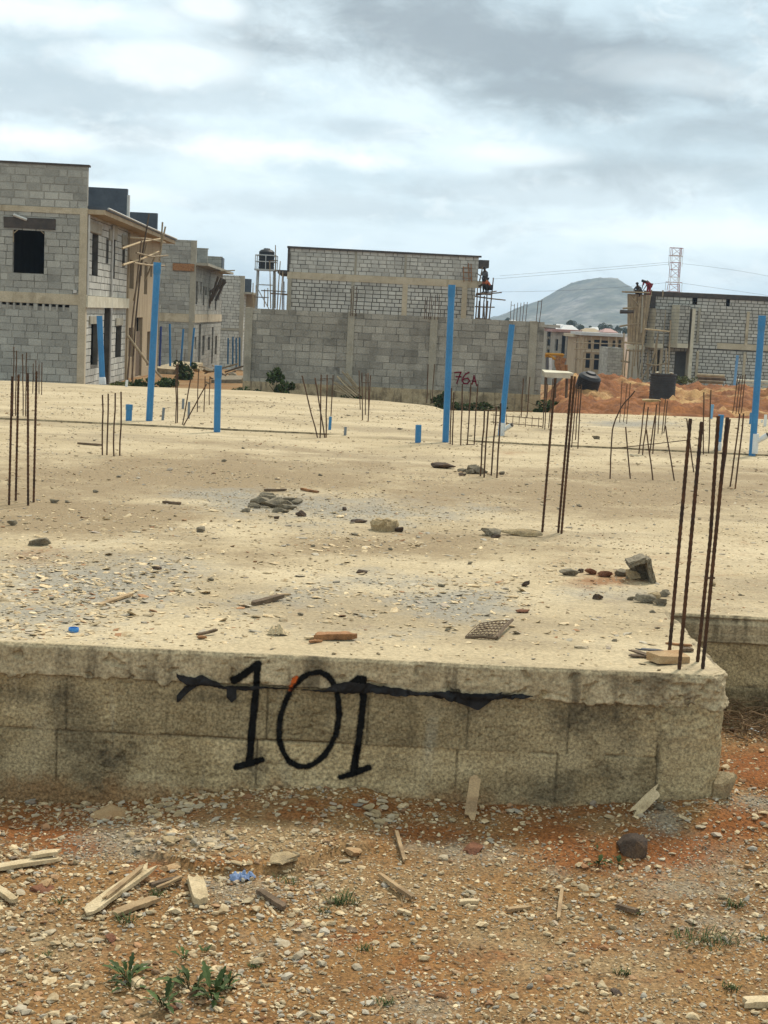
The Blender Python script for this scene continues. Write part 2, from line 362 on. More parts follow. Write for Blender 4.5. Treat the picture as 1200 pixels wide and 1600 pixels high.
# ------------------------------------------------------------------ ground
SH = [onz(*p, .04)[:2] for p in ((180, 1316), (240, 1330), (300, 1347), (400, 1354), (480, 1342), (525, 1322), (600, 1318))]
SHX = [p[0] for p in SH]; SHY = [p[1] for p in SH]
GY = [-50, 0, 10, 28, 40, 52, 60, 70, 92, 110, 125, 200, 300, 800, 1500, 3400]; GZ = [0, 0, 0, -.3, -.75, -.78, -.8, -.88, -1.5, -2.4, -2.8, -6.2, -8.5, -10, -4, 4]
def gz(x, y):
    x = np.asarray(x, float); y = np.asarray(y, float)
    z = np.interp(y, GY, GZ)
    w = 1 - sstep(10, 14, np.hypot(x, y))
    n = fbm(x * 1.1, y * 1.1, 4, 1) * .035 + fbm(x * 5, y * 5, 4, 5) * .016 + fbm(x * 16, y * 16, 3, 9) * .007
    zw = np.interp(x, [-1.75, -1.35, -.75, -.06, .37, .88, 1.36, 1.6, 1.9], [-.045, -.043, 0, .065, .055, .052, .105, .14, .10]) + .35 * (n + fbm(x * 7, y * 0 + 2, 3, 12) * .03); ww = np.where(y < YF, np.exp(-((YF - y) / .30) ** 2), 1.) * (1 - sstep(YF + .2, YF + .5, y)); n = n * (1 - ww) + zw * ww + .045 * np.exp(-((x - 1.0) / .5) ** 2 - ((y - 6.35) / .22) ** 2)
    n = n + .15 * sstep(YF - .1, YS - .3, y) * sstep(XR - .15, XR + .2, x) + .07 * np.exp(-((x - 1.85) / .22) ** 2 - ((y - 7.15) / .25) ** 2)
    ye = np.interp(x, SHX, SHY)
    n = n + .042 * sstep(-.025, .02, y - ye + .03 * fbm(x * 7, y * 7, 2, 21)) * sstep(SHX[0] - .1, SHX[0] + .25, x) * (1 - sstep(SHX[-1] - .25, SHX[-1] + .2, x))
    far = fbm(x * .08, y * .08, 4, 2) * .35 * sstep(30, 60, np.hypot(x, y))
    return z + n * w + far
def gpt(px, py):
    z = 0.03
    for _ in range(5):
        p = onz(px, py, z); z = float(gz(p[0], p[1]))
    p[2] = z; return p
def axis(a, b, st, lo, hi, g):
    c = list(np.arange(a, b + st / 2, st)); s = st; x = c[-1]
    while x < hi: s *= g; x += s; c.append(x)
    s = st; x = a; l = []
    while x > lo: s *= g; x -= s; l.append(x)
    return np.array(l[::-1] + c)
gx_ = axis(-2.5, 2.8, .02, -2900, 2900, 1.13); gy_ = axis(4.2, 8.7, .02, -40, 3100, 1.10)
X, Y = np.meshgrid(gx_, gy_); Z = gz(X, Y); px, py = proj(X, Y, Z)
G_RED = [(600, 1262, 760, 20, .62), (330, 1272, 200, 14, .7), (1000, 1330, 210, 42, 1), (850, 1300, 120, 36, .85), (1150, 1290, 100, 38, .95), (1185, 1205, 75, 45, 1.1), (60, 1290, 110, 36, .95), (150, 1272, 110, 20, .8), (90, 1325, 70, 20, .85),
         (235, 1357, 45, 17, .95), (450, 1272, 100, 20, .75), (570, 1258, 60, 18, .85), (690, 1300, 110, 22, .85), (900, 1475, 260, 22, .42), (720, 1500, 140, 30, .58),
         (650, 1545, 200, 24, .45), (330, 1600, 150, 30, .35), (150, 1490, 100, 24, .4), (560, 1465, 60, 18, .6), (950, 1530, 150, 16, .5), (380, 1345, 120, 14, .55)]
G_GREY = [(170, 1320, 90, 34, .95), (330, 1310, 60, 20, .65), (380, 1392, 90, 26, .6), (1033, 1285, 34, 36, 1.1), (1180, 1255, 55, 18, .95), (1100, 1340, 90, 40, .85), (1060, 1385, 130, 34, .65),
          (720, 1330, 120, 24, .65), (650, 1565, 80, 36, .65), (1100, 1440, 200, 50, .5), (450, 1470, 80, 30, .45), (880, 1360, 60, 16, .5)]
near = (np.hypot(X, Y) < 12)
a_red = np.where(near, blobs(px, py, G_RED), .15); a_grey = np.where(near, blobs(px, py, G_GREY), .1)
ground = npmesh('ground', np.stack([X, Y, Z], -1).reshape(-1, 3), gridfaces(*X.shape), MT['ground'], pattrs={'red': a_red, 'grey': a_grey})
tag(ground, 'bare building site ground of gravel and red earth', 'ground', kind='structure')

# ---- loose gravel: nobody could count it
_ico = (1 + 5 ** .5) / 2
ICO_V = np.array([(-1, _ico, 0), (1, _ico, 0), (-1, -_ico, 0), (1, -_ico, 0), (0, -1, _ico), (0, 1, _ico), (0, -1, -_ico), (0, 1, -_ico), (_ico, 0, -1), (_ico, 0, 1), (-_ico, 0, -1), (-_ico, 0, 1)]) / 1.902
ICO_F = np.array([(0, 11, 5), (0, 5, 1), (0, 1, 7), (0, 7, 10), (0, 10, 11), (1, 5, 9), (5, 11, 4), (11, 10, 2), (10, 7, 6), (7, 1, 8), (3, 9, 4), (3, 4, 2), (3, 2, 6), (3, 6, 8), (3, 8, 9), (4, 9, 5), (2, 4, 11), (6, 2, 10), (8, 6, 7), (9, 8, 1)])
def pebbles(name, x, y, z, size, flat, mat, red, grey, tint, label):
    n = len(x); a = RNG.uniform(0, 2 * np.pi, n)
    sc = np.stack([size, size * RNG.uniform(.5, .95, n), size * flat], -1) * .5
    V = ICO_V[None] * (1 + RNG.uniform(-.45, .40, (n, 12, 1))); V[..., 2] = np.clip(V[..., 2], -.55, .55); V = V * sc[:, None, :]
    tl = RNG.normal(0, .22, n); ct, st = np.cos(tl)[:, None], np.sin(tl)[:, None]
    V = np.stack([V[..., 0] * ct + V[..., 2] * st, V[..., 1], -V[..., 0] * st + V[..., 2] * ct], -1)
    ca, sa = np.cos(a)[:, None], np.sin(a)[:, None]
    V = np.stack([V[..., 0] * ca - V[..., 1] * sa, V[..., 0] * sa + V[..., 1] * ca, V[..., 2]], -1)
    V = V + np.stack([x, y, z + size * flat * .22], -1)[:, None, :]
    Fc = (ICO_F[None] + (np.arange(n) * 12)[:, None, None]).reshape(-1, 3)
    rep = lambda q: np.repeat(q, 20)
    o = npmesh(name, V.reshape(-1, 3), Fc, mat, smooth=False, fattrs={'tint': rep(tint), 'red': rep(red), 'grey': rep(grey)})
    return tag(o, label, 'gravel', kind='stuff')
MT['gravel'] = mk('gravel_stone', (.55, .45, .295), (.36, .255, .14), 40, .9, .2, 200, tint=.42, speck=.15, spscale=250, attrs=(('red', (.24, .105, .045), 0), ('grey', (.31, .285, .24), 0)))
def scatter(n, x0, x1, y0, y1): return RNG.uniform(x0, x1, n), RNG.uniform(y0, y1, n)
x, y = scatter(200000, -3.6, 4.4, 4.0, YS); keep = (y < YF - .0) | (x > XR + .02)
x, y = x[keep], y[keep]; z = gz(x, y); px, py = proj(x, y, z)
rd = blobs(px, py, G_RED); gr = blobs(px, py, G_GREY); nz = fbm(x * 2.2, y * 2.2, 3, 31)
pk = np.clip(.72 + .55 * nz - .62 * np.clip(rd - gr, 0, 1), .03, 1); keep = (RNG.uniform(0, 1, len(x)) < pk) & (px > -900) & (px < 2100) & (RNG.uniform(0, 1, len(px)) < np.where((px > -60) & (px < 1260) & (py < 1680), 1, .55))
x, y, z, rd, gr, px = x[keep], y[keep], z[keep], rd[keep], gr[keep], px[keep]
wb = np.exp(-((YF - y) / .28) ** 2); sz = np.clip(np.exp(RNG.normal(math.log(.0080), .60, len(x))) * (1 + .30 * (px < 520) + .35 * wb), .0035, .052)
sz = np.where(gr > .5, np.clip(sz, .005, .016), sz)
hue_r = (RNG.uniform(0, 1, len(x)) < .14 + .35 * rd) * RNG.uniform(.4, .9, len(x)); hue_g = (RNG.uniform(0, 1, len(x)) < .15 + .7 * gr) * RNG.uniform(.4, 1, len(x))
pebbles('gravel', x, y, z, sz, RNG.uniform(.35, .8, len(x)), MT['gravel'], hue_r, hue_g, np.clip(RNG.normal(.5, .28, len(x)), 0, 1), 'loose gravel and small stone chips strewn over the earth before the wall')

# ------------------------------------------------------------------ near foundation
FND = thing('building_foundation', 'raised concrete house foundation with 101 sprayed in black on its block wall', 'foundation', (0, YF, 0), 'house foundations')
S_GREY = [(130, 915, 170, 48, .95), (60, 962, 140, 36, .75), (250, 888, 100, 30, .65), (345, 772, 90, 12, .8), (430, 788, 130, 20, .95), (560, 800, 170, 28, .75), (690, 800, 140, 20, .5), (720, 942, 110, 32, 1),
          (600, 905, 120, 18, .65), (470, 930, 90, 18, .7), (390, 942, 60, 22, .55), (940, 925, 90, 18, .65), (600, 992, 200, 14, .45), (985, 662, 80, 6, 1), (200, 1000, 200, 10, .35), (940, 662, 50, 5, .6)]
S_DIRT = [(300, 748, 460, 40, 1.1), (900, 768, 480, 40, 1.05), (100, 810, 260, 44, 1.05), (330, 850, 200, 22, .45), (620, 856, 300, 28, .9), (860, 880, 110, 24, .5), (1000, 705, 220, 10, .4), (520, 712, 300, 9, .45), (300, 690, 200, 7, .4), (760, 660, 160, 5, .25)]
S_RED = [(950, 905, 75, 15, .85), (50, 868, 55, 18, .5), (800, 708, 25, 4, .6), (1050, 885, 200, 60, .22)]
def sz_(x, y): return SZ + (fbm(x * .5, y * .5, 3, 40) * .006 + fbm(x * 3.5, y * 3.5, 3, 44) * .004) * sstep(YF, YF + .6, y)
def slabgrid(xs, ys2):
    """ys2: function mapping t in 0..1 and x to y"""
    T = ys2[1]; Xg = np.repeat(xs[None, :], len(T), 0); Yg = ys2[0](Xg, T[:, None] * np.ones_like(Xg)); return Xg, Yg, sz_(Xg, Yg)
def slabmesh(name, parts, parent):
    Vs, Fs, A = [], [], {'grey': [], 'dirt': [], 'red': []}; n = 0
    for Xg, Yg, Zg in parts:
        Vs.append(np.stack([Xg, Yg, Zg], -1).reshape(-1, 3)); Fs.append(gridfaces(*Xg.shape) + n); n += Xg.size
        a, b = proj(Xg, Yg, Zg); br = .55 * fbm(Xg * .8, Yg * .9, 5, 61)
        for k, l in (('grey', S_GREY), ('dirt', S_DIRT), ('red', S_RED)): A[k].append((blobs(a, b, l) + (br if k == 'dirt' else 0)).ravel())
    return npmesh(name, np.concatenate(Vs), np.concatenate(Fs), MT['slab'], parent, pattrs={k: np.concatenate(v) for k, v in A.items()})
INS = .014
tA = np.linspace(0, 1, 30); tB = np.linspace(0, 1, 260)
xsA = np.concatenate([np.arange(-7, -2.5, .15), np.arange(-2.5, XR - INS, .045), [XR - INS]])
xsB = np.concatenate([np.arange(-9, -3, .15), np.arange(-3, 3.4, .05), np.arange(3.4, 12.1, .15)])
gA = slabgrid(xsA, (lambda x, t: (YF + INS) + (YS + INS - YF - INS) * t, tA))
gB = slabgrid(xsB, (lambda x, t: (YS + INS) + (YJ - .02 - YS - INS) * t ** 1.3, tB))
# the corner of the slab is rounded off
cx, cy = gA[0], gA[1]; rr = .115; ox, oy = XR - INS - rr, YF + INS + rr
m_ = (cx > ox) & (cy < oy); dd = np.hypot(cx - ox, cy - oy); k_ = np.where(m_ & (dd > rr), rr / np.maximum(dd, 1e-6), 1.)
gA = (np.where(m_, ox + (cx - ox) * k_, cx), np.where(m_, oy + (cy - oy) * k_, cy), gA[2])
slabmesh('floor_slab', [gA, gB], FND)

# perimeter path: front, rounded corner, right side
def path(s):
    """s measured along the front as x up to XR-rc, then round, then up the side"""
    rc = .10; s1 = XR - rc; arc = rc * math.pi / 2; s = np.asarray(s, float)
    th = np.clip((s - s1) / rc, 0, math.pi / 2)
    x = np.where(s < s1, s, XR - rc + rc * np.sin(th)); y = np.where(s < s1, YF, YF + rc - rc * np.cos(th)); y = y + np.maximum(s - s1 - arc, 0)
    return x, y, np.sin(th), -np.cos(th)
zj = float(ony(650, 1168, YF)[2]); xa = float(ony(732, 1120, YF)[0]); xb = float(ony(869, 1215, YF)[0]); xp = float(ony(1030, 1180, YF)[0]); ZB = float(ony(600, 1079, YF)[2])
def walldisp(s, z, pier=True):
    j1 = np.abs(z - zj - .006 * fbm(s * 3, z * 0, 2, 71)); row = np.where(z > zj, xa, xb)
    u = (s - row) / .47; j2 = np.abs(u - np.round(u)) * .47; j2 = np.where((z > zj - .25), j2, 9)
    gate = sstep(-.15, .3, fbm(s * 2.5, z * 2.5, 3, 73)); gate2 = sstep(-.1, .35, fbm(s * 1.1 + 5, z * 1.1, 2, 79))
    gr = np.exp(-(j1 / .006) ** 2) * gate + np.exp(-(j2 / .005) ** 2) * np.maximum(gate2 * .8, .08)
    pr = sstep(xp - .012, xp + .004, s + .012 * fbm(z * 9, s * 2, 3, 75)) if pier else 0 * s
    seam = np.exp(-((s - xp + .006 + .016 * fbm(z * 8, z * 0, 3, 76)) / .008) ** 2) * sstep(-.35, .25, fbm(z * 7, z * 0 + 3, 2, 78)) if pier else 0 * s
    rough = fbm(s * 34, z * 34, 3, 81, .65) * .0070 + fbm(s * 80, z * 80, 2, 85) * .004 + fbm(s * 9, z * 9, 3, 83) * .008
    pits = -.011 * sstep(.22, .5, fbm(s * 26, z * 30, 2, 87)) * sstep(-.3, .4, fbm(s * 2, z * 2, 2, 88))
    sm_ = sstep(-.05, .3, fbm(s * 2.6 + 9, z * 3.2, 4, 141)) if pier else 0 * s
    d = (rough + pits) * (1 - .62 * pr) * (1 - .6 * sm_) - .016 * gr * (1 - pr) - .018 * seam + pr * (.014 + .016 * fbm(s * 7, z * 7, 3, 89) + .012 * sstep(.35, .5, z) * fbm(s * 22, z * 22, 3, 91))
    blk = np.floor(u + .5) * 7.3 + np.where(z > zj, 3.1, 0)
    d = d + .004 * np.sin(blk * 12.9898) * (1 - pr)
    return d, np.clip(gr * (1 - pr) + seam, 0, 1), pr, .5 + .5 * np.sin(blk * 78.233) * (1 - pr)
def zlow(s): return ZB + .010 * fbm(s * 6, s * 0, 4, 93) - .022 * sstep(.15, .5, fbm(s * 9 + 3, s * 0, 3, 95)) - .03 * sstep(.75, 1.0, s) * (.5 + .9 * fbm(s * 11, s * 0, 3, 97))
def banddisp(s, z):
    c = sstep(.7, XR, s)
    t = np.clip((z - ZB) / (SZ - ZB), -.3, 1)
    d = .020 + .008 * fbm(s * 5, z * 9, 4, 101) + .006 * fbm(s * 34, z * 34, 3, 103) + c * (.022 * fbm(s * 9, z * 13, 4, 105) + .020 * np.abs(fbm(s * 22, z * 26, 3, 107)) - .012)
    d = d - .016 * sstep(.25, .45, fbm(s * 14, z * 16, 2, 109)) * (t < .9)
    return d + .012 * (1 - t) * c - .012 * sstep(.86, 1.0, t) ** 2
sF = np.concatenate([np.arange(-7, -2.3, .06), np.arange(-2.3, XR - .10, .0052), np.arange(XR - .10, XR + .4, .006), np.arange(XR + .4, XR - .10 + .157 + (YS - YF - .10) + .1, .012)])
zW = np.concatenate([np.arange(-.15, -.03, .03), np.arange(-.03, ZB + .05, .0055)])
def surf(s, z, d):
    x, y, nx, ny = path(s); return np.stack([x + nx * d, y + ny * d, z], -1)
S, Zw = np.meshgrid(sF, zW); d, jn, pr, bt = walldisp(S, Zw)
soil = sstep(.16, -.02, Zw + .05 * fbm(S * 5, Zw * 5, 3, 111)) * .9
wpx, wpy = proj(S, 0 * S + YF, Zw); smear = sstep(-.05, .3, fbm(S * 2.6 + 9, Zw * 3.2, 4, 141)) * .75
grime = blobs(wpx, wpy, [(165, 1185, 50, 40, .8), (60, 1085, 90, 22, .6), (940, 1120, 110, 40, .75), (1000, 1150, 60, 40, .6), (390, 1180, 40, 40, .5), (720, 1120, 60, 30, .4), (620, 1200, 70, 30, .35), (300, 1090, 80, 14, .5), (1060, 1110, 50, 20, .5)])
wallA = (surf(S, Zw, d), gridfaces(*S.shape), dict(smear=smear, grime=grime, joint=jn * .72, pier=pr * 1.1, soil=soil, tint=bt))
sB = np.concatenate([np.arange(XR - .08, 3.2, .012), np.arange(3.2, 12, .1)]); zWb = np.arange(-.1, ZB + .05, .012)
S2, Z2 = np.meshgrid(sB, zWb); d2, jn2, pr2, bt2 = walldisp(S2, Z2, False)
wallB = (np.stack([S2, YS - d2, Z2], -1), gridfaces(*S2.shape), dict(smear=0 * S2, grime=.25 + 0 * S2, joint=jn2 * .75, pier=0 * S2, soil=sstep(.3, .1, Z2), tint=bt2))
V = np.concatenate([wallA[0].reshape(-1, 3), wallB[0].reshape(-1, 3)]); Fq = np.concatenate([wallA[1], wallB[1] + wallA[0].shape[0] * wallA[0].shape[1]])
bw = npmesh('block_wall', V, Fq, MT['wall_block'], FND, pattrs={k: np.concatenate([wallA[2][k].ravel(), wallB[2][k].ravel()]) for k in wallA[2]})
# slab edge band with its ragged underside and a lip tucked under the floor
tt = np.linspace(0, 1, 34)
def band(sv, pf, coarse=False):
    zl = zlow(sv) if not coarse else ZB - .01 + .008 * fbm(sv * 6, sv * 0, 3, 113)
    rows = [pf(sv, zl + .012, np.full_like(sv, -.02))]
    for t in tt:
        z = zl + (SZ + .001 - zl) * t; dd = banddisp(np.minimum(sv, XR) if not coarse else sv * 0 + .2, z) if coarse else banddisp(sv, z)
        if t == 0: dd = dd * .6
        rows.append(pf(sv, z, dd))
    for q in (.006, .016, .03): rows.append(pf(sv, np.full_like(sv, SZ + .0015 - q * .12), np.full_like(sv, -q)))
    G = np.stack(rows); return G.reshape(-1, 3), gridfaces(G.shape[0], G.shape[1])
Va, Fa = band(sF, surf); Vb, Fb = band(sB, lambda s, z, d: np.stack([s, YS - d, z], -1), True)
lip = npmesh('slab_edge', np.concatenate([Va, Vb]), np.concatenate([Fa, Fb + len(Va)]), MT['slab_edge'], FND)

# ---- spray paint and polythene on the wall
def outer(s, z):
    dw = walldisp(s, z)[0]; db = np.where(z > zlow(s), banddisp(s, np.minimum(z, SZ)), -1); return np.maximum(dw, db)
def wxz(pts): return [(float(ony(a, b, YF)[0]), float(ony(a, b, YF)[2])) for a, b in pts]
def segdist(S, Z, pts):
    D = np.full(S.shape, 9.)
    for (x0, z0), (x1, z1) in zip(pts[:-1], pts[1:]):
        vx, vz = x1 - x0, z1 - z0; t = np.clip(((S - x0) * vx + (Z - z0) * vz) / (vx * vx + vz * vz + 1e-12), 0, 1)
        D = np.minimum(D, np.hypot(S - x0 - t * vx, Z - z0 - t * vz))
    return D
def decal(name, strokes, mat, lift=.0035, soft=.011):
    P = [(wxz(p), w) for p, w in strokes]; xs = [q[0] for p, _ in P for q in p]; zs = [q[1] for p, _ in P for q in p]
    s = np.arange(min(xs) - .05, max(xs) + .05, .0045); z = np.arange(min(zs) - .05, min(max(zs) + .05, SZ - .012), .0045); S, Zz = np.meshgrid(s, z)
    M = np.zeros_like(S)
    for p, w in P: M = np.maximum(M, 1 - sstep(w / 2 - soft * .7, w / 2 + soft, segdist(S, Zz, p) + .005 * fbm(S * 14, Zz * 14, 3, 121)))
    M = M * np.clip(1.0 + .55 * fbm(S * 11, Zz * 11, 3, 123), 0, 1)
    d = outer(S, Zz); q = np.maximum(d[:-1, :], d[1:, :]); d2 = d.copy(); d2[:-1] = np.maximum(d2[:-1], q); d2[1:] = np.maximum(d2[1:], q)
    Vv = surf(S, Zz, d2 + lift).reshape(-1, 3); Fq = gridfaces(*S.shape); keep = M.ravel()[Fq].max(1) > .04; Fq = Fq[keep]
    u, inv = np.unique(Fq, return_inverse=True)
    return npmesh(name, Vv[u], inv.reshape(-1, 4), mat, FND, pattrs={'mask': M.ravel()[u]})
decal('painted_digit', [([(366, 1062), (382, 1052), (398, 1040), (404, 1036)], .030), ([(403, 1038), (401, 1070), (397, 1110), (393, 1150), (389, 1192)], .029), ([(370, 1198), (392, 1193), (409, 1187)], .025)], MT['paint_black'])
decal('painted_digit', [([(501, 1048), (512, 1054), (520, 1064), (526, 1078), (529, 1095), (530, 1118), (525, 1146), (516, 1166), (505, 1182), (491, 1193), (478, 1198), (465, 1197), (452, 1190), (443, 1176), (437, 1158), (436, 1138), (439, 1116), (446, 1096), (456, 1076), (468, 1060), (483, 1051), (501, 1048)], .0215)], MT['paint_black'])
decal('painted_digit', [([(532, 1071), (548, 1067), (560, 1059), (568, 1059)], .028), ([(567, 1060), (568, 1088), (565, 1120), (560, 1160), (552, 1206)], .029), ([(532, 1214), (552, 1208), (576, 1199)], .025)], MT['paint_black'])
decal('paint_smear', [([(453, 1076), (458, 1064), (460, 1059)], .014), ([(457, 1068), (464, 1056)], .010)], MT['paint_orange'], .005, .012)
def ribbon(name, px_top, px_bot, mat, lift=.008, rag=.009, seed=1):
    T = wxz(px_top); B = wxz(px_bot); n = int(abs(T[-1][0] - T[0][0]) / .005) + 3
    s = np.linspace(T[0][0], T[-1][0], n); zt = np.interp(s, [q[0] for q in T], [q[1] for q in T]); zb = np.interp(s, [q[0] for q in B], [q[1] for q in B])
    zt = zt + rag * fbm(s * 30, s * 0, 3, seed); zb = zb + rag * fbm(s * 30, s * 0 + 4, 3, seed + 1); zb = np.minimum(zb, zt - .0012)
    rows = []
    for t in np.linspace(0, 1, 7):
        z = zb + (zt - zb) * t; d = np.maximum(outer(s, z), outer(s, z + .01)) + lift + .004 * fbm(s * 18, z * 30, 3, seed + 2)
        rows.append(surf(s, z, d))
    G = np.stack(rows); return npmesh(name, G.reshape(-1, 3), gridfaces(*G.shape[:2]), mat, FND)
ribbon('polythene_strip', [(277, 1051), (300, 1056), (318, 1053), (332, 1060), (352, 1071), (384, 1070), (410, 1071), (440, 1073), (462, 1074)], [(277, 1055), (296, 1073), (318, 1070), (332, 1073), (352, 1076), (384, 1078), (410, 1075), (440, 1076), (462, 1075)], MT['plastic_black'], seed=131)
ribbon('polythene_strip', [(277, 1086), (290, 1070), (312, 1063)], [(279, 1096), (292, 1084), (312, 1068)], MT['plastic_black'], seed=133)
ribbon('polythene_strip', [(355, 1073), (362, 1074), (370, 1074)], [(355, 1088), (362, 1097), (370, 1092)], MT['plastic_black'], seed=135)
ribbon('polythene_strip', [(464, 1074), (505, 1076), (525, 1066), (546, 1063), (580, 1068), (620, 1073), (660, 1080), (690, 1079), (735, 1081), (780, 1082), (815, 1082), (832, 1085)], [(464, 1075), (505, 1080), (525, 1081), (546, 1083), (580, 1081), (620, 1086), (660, 1085), (690, 1090), (735, 1091), (780, 1090), (815, 1090), (832, 1087)], MT['plastic_black'], .010, seed=137)
ribbon('polythene_flap', [(684, 1080), (700, 1077), (715, 1077), (728, 1084), (750, 1085), (770, 1083), (784, 1077)], [(684, 1082), (700, 1092), (715, 1096), (728, 1101), (747, 1108), (765, 1095), (784, 1079)], MT['plastic_black'], .022, .002, seed=139)

# ------------------------------------------------------------------ second foundation behind the joint
FN2 = thing('building_foundation', 'farther bare foundation slab beyond the dark joint line, level with the first', 'foundation', (0, YJ, 0), 'house foundations')
xsC = np.concatenate([np.arange(-13, 16.1, .12)])
def yC(x, t):
    j = YJ + .035 + .02 * fbm(x * 2, x * 0, 3, 151); return j + (np.interp(x, BX, BY) + .05 * fbm(x * .9, x * 0, 3, 153) - j) * t
gC = slabgrid(xsC, (yC, np.linspace(0, 1, 80)))
gC = (gC[0], gC[1], gC[2] + .02)
slabmesh('floor_slab', [gC], FN2)
mb = MB(); mk2 = MB()
for k in range(len(xsC) - 1):
    a, b = gC[0][0, k], gC[0][0, k + 1]; ya, yb = gC[1][0, k], gC[1][0, k + 1]; za, zb = gC[2][0, k], gC[2][0, k + 1]
    mb.face([(a, ya, .3), (b, yb, .3), (b, yb, zb), (a, ya, za)])
    ya, yb = gC[1][-1, k], gC[1][-1, k + 1]; za, zb = gC[2][-1, k], gC[2][-1, k + 1]
    mk2.face([(b, yb, -.8), (a, ya, -.8), (a, ya, za), (b, yb, zb)])
mb.build('slab_edge', MT['slab_edge'], FN2); mk2.build('slab_edge', MT['slab_edge'], FN2)
mb = MB(); k = gB[0].shape[1]
for i in range(k - 1):
    a, b = gB[0][-1, i], gB[0][-1, i + 1]; mb.face([(b, YJ - .02, .3), (a, YJ - .02, .3), (a, YJ - .02, gB[2][-1, i]), (b, YJ - .02, gB[2][-1, i + 1])])
mb.build('slab_edge', MT['slab_edge'], FND)
# sand has drifted over the middle of the joint
xs = np.linspace(onz(505, 684)[0], onz(745, 692)[0], 60); rows = []
for t in np.linspace(-1, 1, 9):
    yy = YJ + .005 + t * .28 * (1 + .3 * fbm(xs * 2, xs * 0 + t, 2, 157)); e = np.sin(np.linspace(0, np.pi, 60)) ** .3
    rows.append(np.stack([xs, yy, sz_(xs, yy) + .01 + .02 * e * (1 - t * t) - .022 * (abs(t) == 1) - .03 * (1 - e)], -1))
G = np.stack(rows); tag(npmesh('drifted_sand', G.reshape(-1, 3), gridfaces(*G.shape[:2]), MT['slab'], pattrs={k: np.zeros(G.shape[0] * G.shape[1]) for k in ('grey', 'dirt', 'red')}, loc=(0, YJ, SZ)), 'low drift of pale sand filling the middle of the joint between the slabs', 'sand', kind='stuff')

# ---- chips of stone on the slab
x, y = scatter(110000, -3.6, 4.2, YF + .03, 16); keep = ((x < XR - .05) | (y > YS + .05)); x, y = x[keep], y[keep]; z = sz_(x, y); px, py = proj(x, y, z)
gr = blobs(px, py, S_GREY); rd = blobs(px, py, S_RED); nz = fbm(x * 1.7, y * 1.7, 3, 161)
pk = np.clip(.05 + .16 * (nz > .05) + .72 * np.clip(gr + .5 * nz - .25, 0, 1) + .35 * rd, 0, 1) * np.clip(11.5 / y, .3, 1) * np.where(px < 640, 1, .8)
keep = (RNG.uniform(0, 1, len(x)) < pk) & (px > -40) & (px < 1240)
x, y, z, gr, rd = x[keep], y[keep], z[keep], gr[keep], rd[keep]
sz = np.clip(np.exp(RNG.normal(math.log(.013), .45, len(x))), .006, .045)
pebbles('gravel', x, y, z, sz, RNG.uniform(.2, .55, len(x)), MT['gravel'], (RNG.uniform(0, 1, len(x)) < .05 + .4 * rd) * .8, (RNG.uniform(0, 1, len(x)) < .25 + .5 * gr) * RNG.uniform(.4, 1, len(x)), np.clip(RNG.normal(.5, .3, len(x)), 0, 1), 'spilt grey chippings and flat flakes lying in patches on the near slab')
# broad flat flakes of broken screed, thickest at the near left
FL = [(120, 930, 150, 50, 1), (60, 985, 120, 24, .9), (230, 890, 80, 30, .6), (330, 960, 120, 30, .35), (480, 920, 120, 30, .35), (640, 950, 150, 36, .45), (740, 930, 90, 30, .5), (900, 985, 160, 24, .25), (560, 860, 200, 22, .22), (430, 790, 90, 14, .4), (150, 830, 200, 26, .2)]
x, y = scatter(40000, -3.2, 3.2, YF + .05, 12); keep = ((x < XR - .08) | (y > YS + .08)); x, y = x[keep], y[keep]; z = sz_(x, y); px, py = proj(x, y, z)
pk = blobs(px, py, FL) * (.5 + .9 * np.clip(fbm(x * 2.2, y * 2.2, 3, 171) + .1, 0, 1)) * .95; keep = (RNG.uniform(0, 1, len(x)) < pk) & (px > -40) & (px < 1240); x, y, z = x[keep], y[keep], z[keep]
sz = np.clip(np.exp(RNG.normal(math.log(.030), .45, len(x))), .014, .085)
pebbles('gravel', x, y, z, sz, RNG.uniform(.14, .30, len(x)), MT['gravel'], (RNG.uniform(0, 1, len(x)) < .06) * .8, (RNG.uniform(0, 1, len(x)) < .25) * .7, np.clip(RNG.normal(.62, .25, len(x)), 0, 1), 'pale flat flakes of broken screed strewn thickest at the near left of the slab')
# crumbs and clods farther out
x, y = scatter(60000, -9, 9, 10, 27); keep = (np.abs(x / y) < .29) & (y < np.interp(x, BX, BY) - .2) & (RNG.uniform(0, 1, len(x)) < .18 + .6 * np.clip(fbm(x * .5, y * .9, 4, 173) * 2, 0, 1)); x, y = x[keep], y[keep]; z = sz_(x, y) + np.where(y > YJ, .02, 0)
sz = np.clip(np.exp(RNG.normal(math.log(.018), .5, len(x))), .008, .07)
pebbles('gravel', x, y, z, sz, RNG.uniform(.2, .5, len(x)), MT['gravel'], (RNG.uniform(0, 1, len(x)) < .25) * .5, (RNG.uniform(0, 1, len(x)) < .3) * .7, np.clip(RNG.normal(.22, .3, len(x)), 0, 1), 'crumbs and small clods scattered over the farther slab')
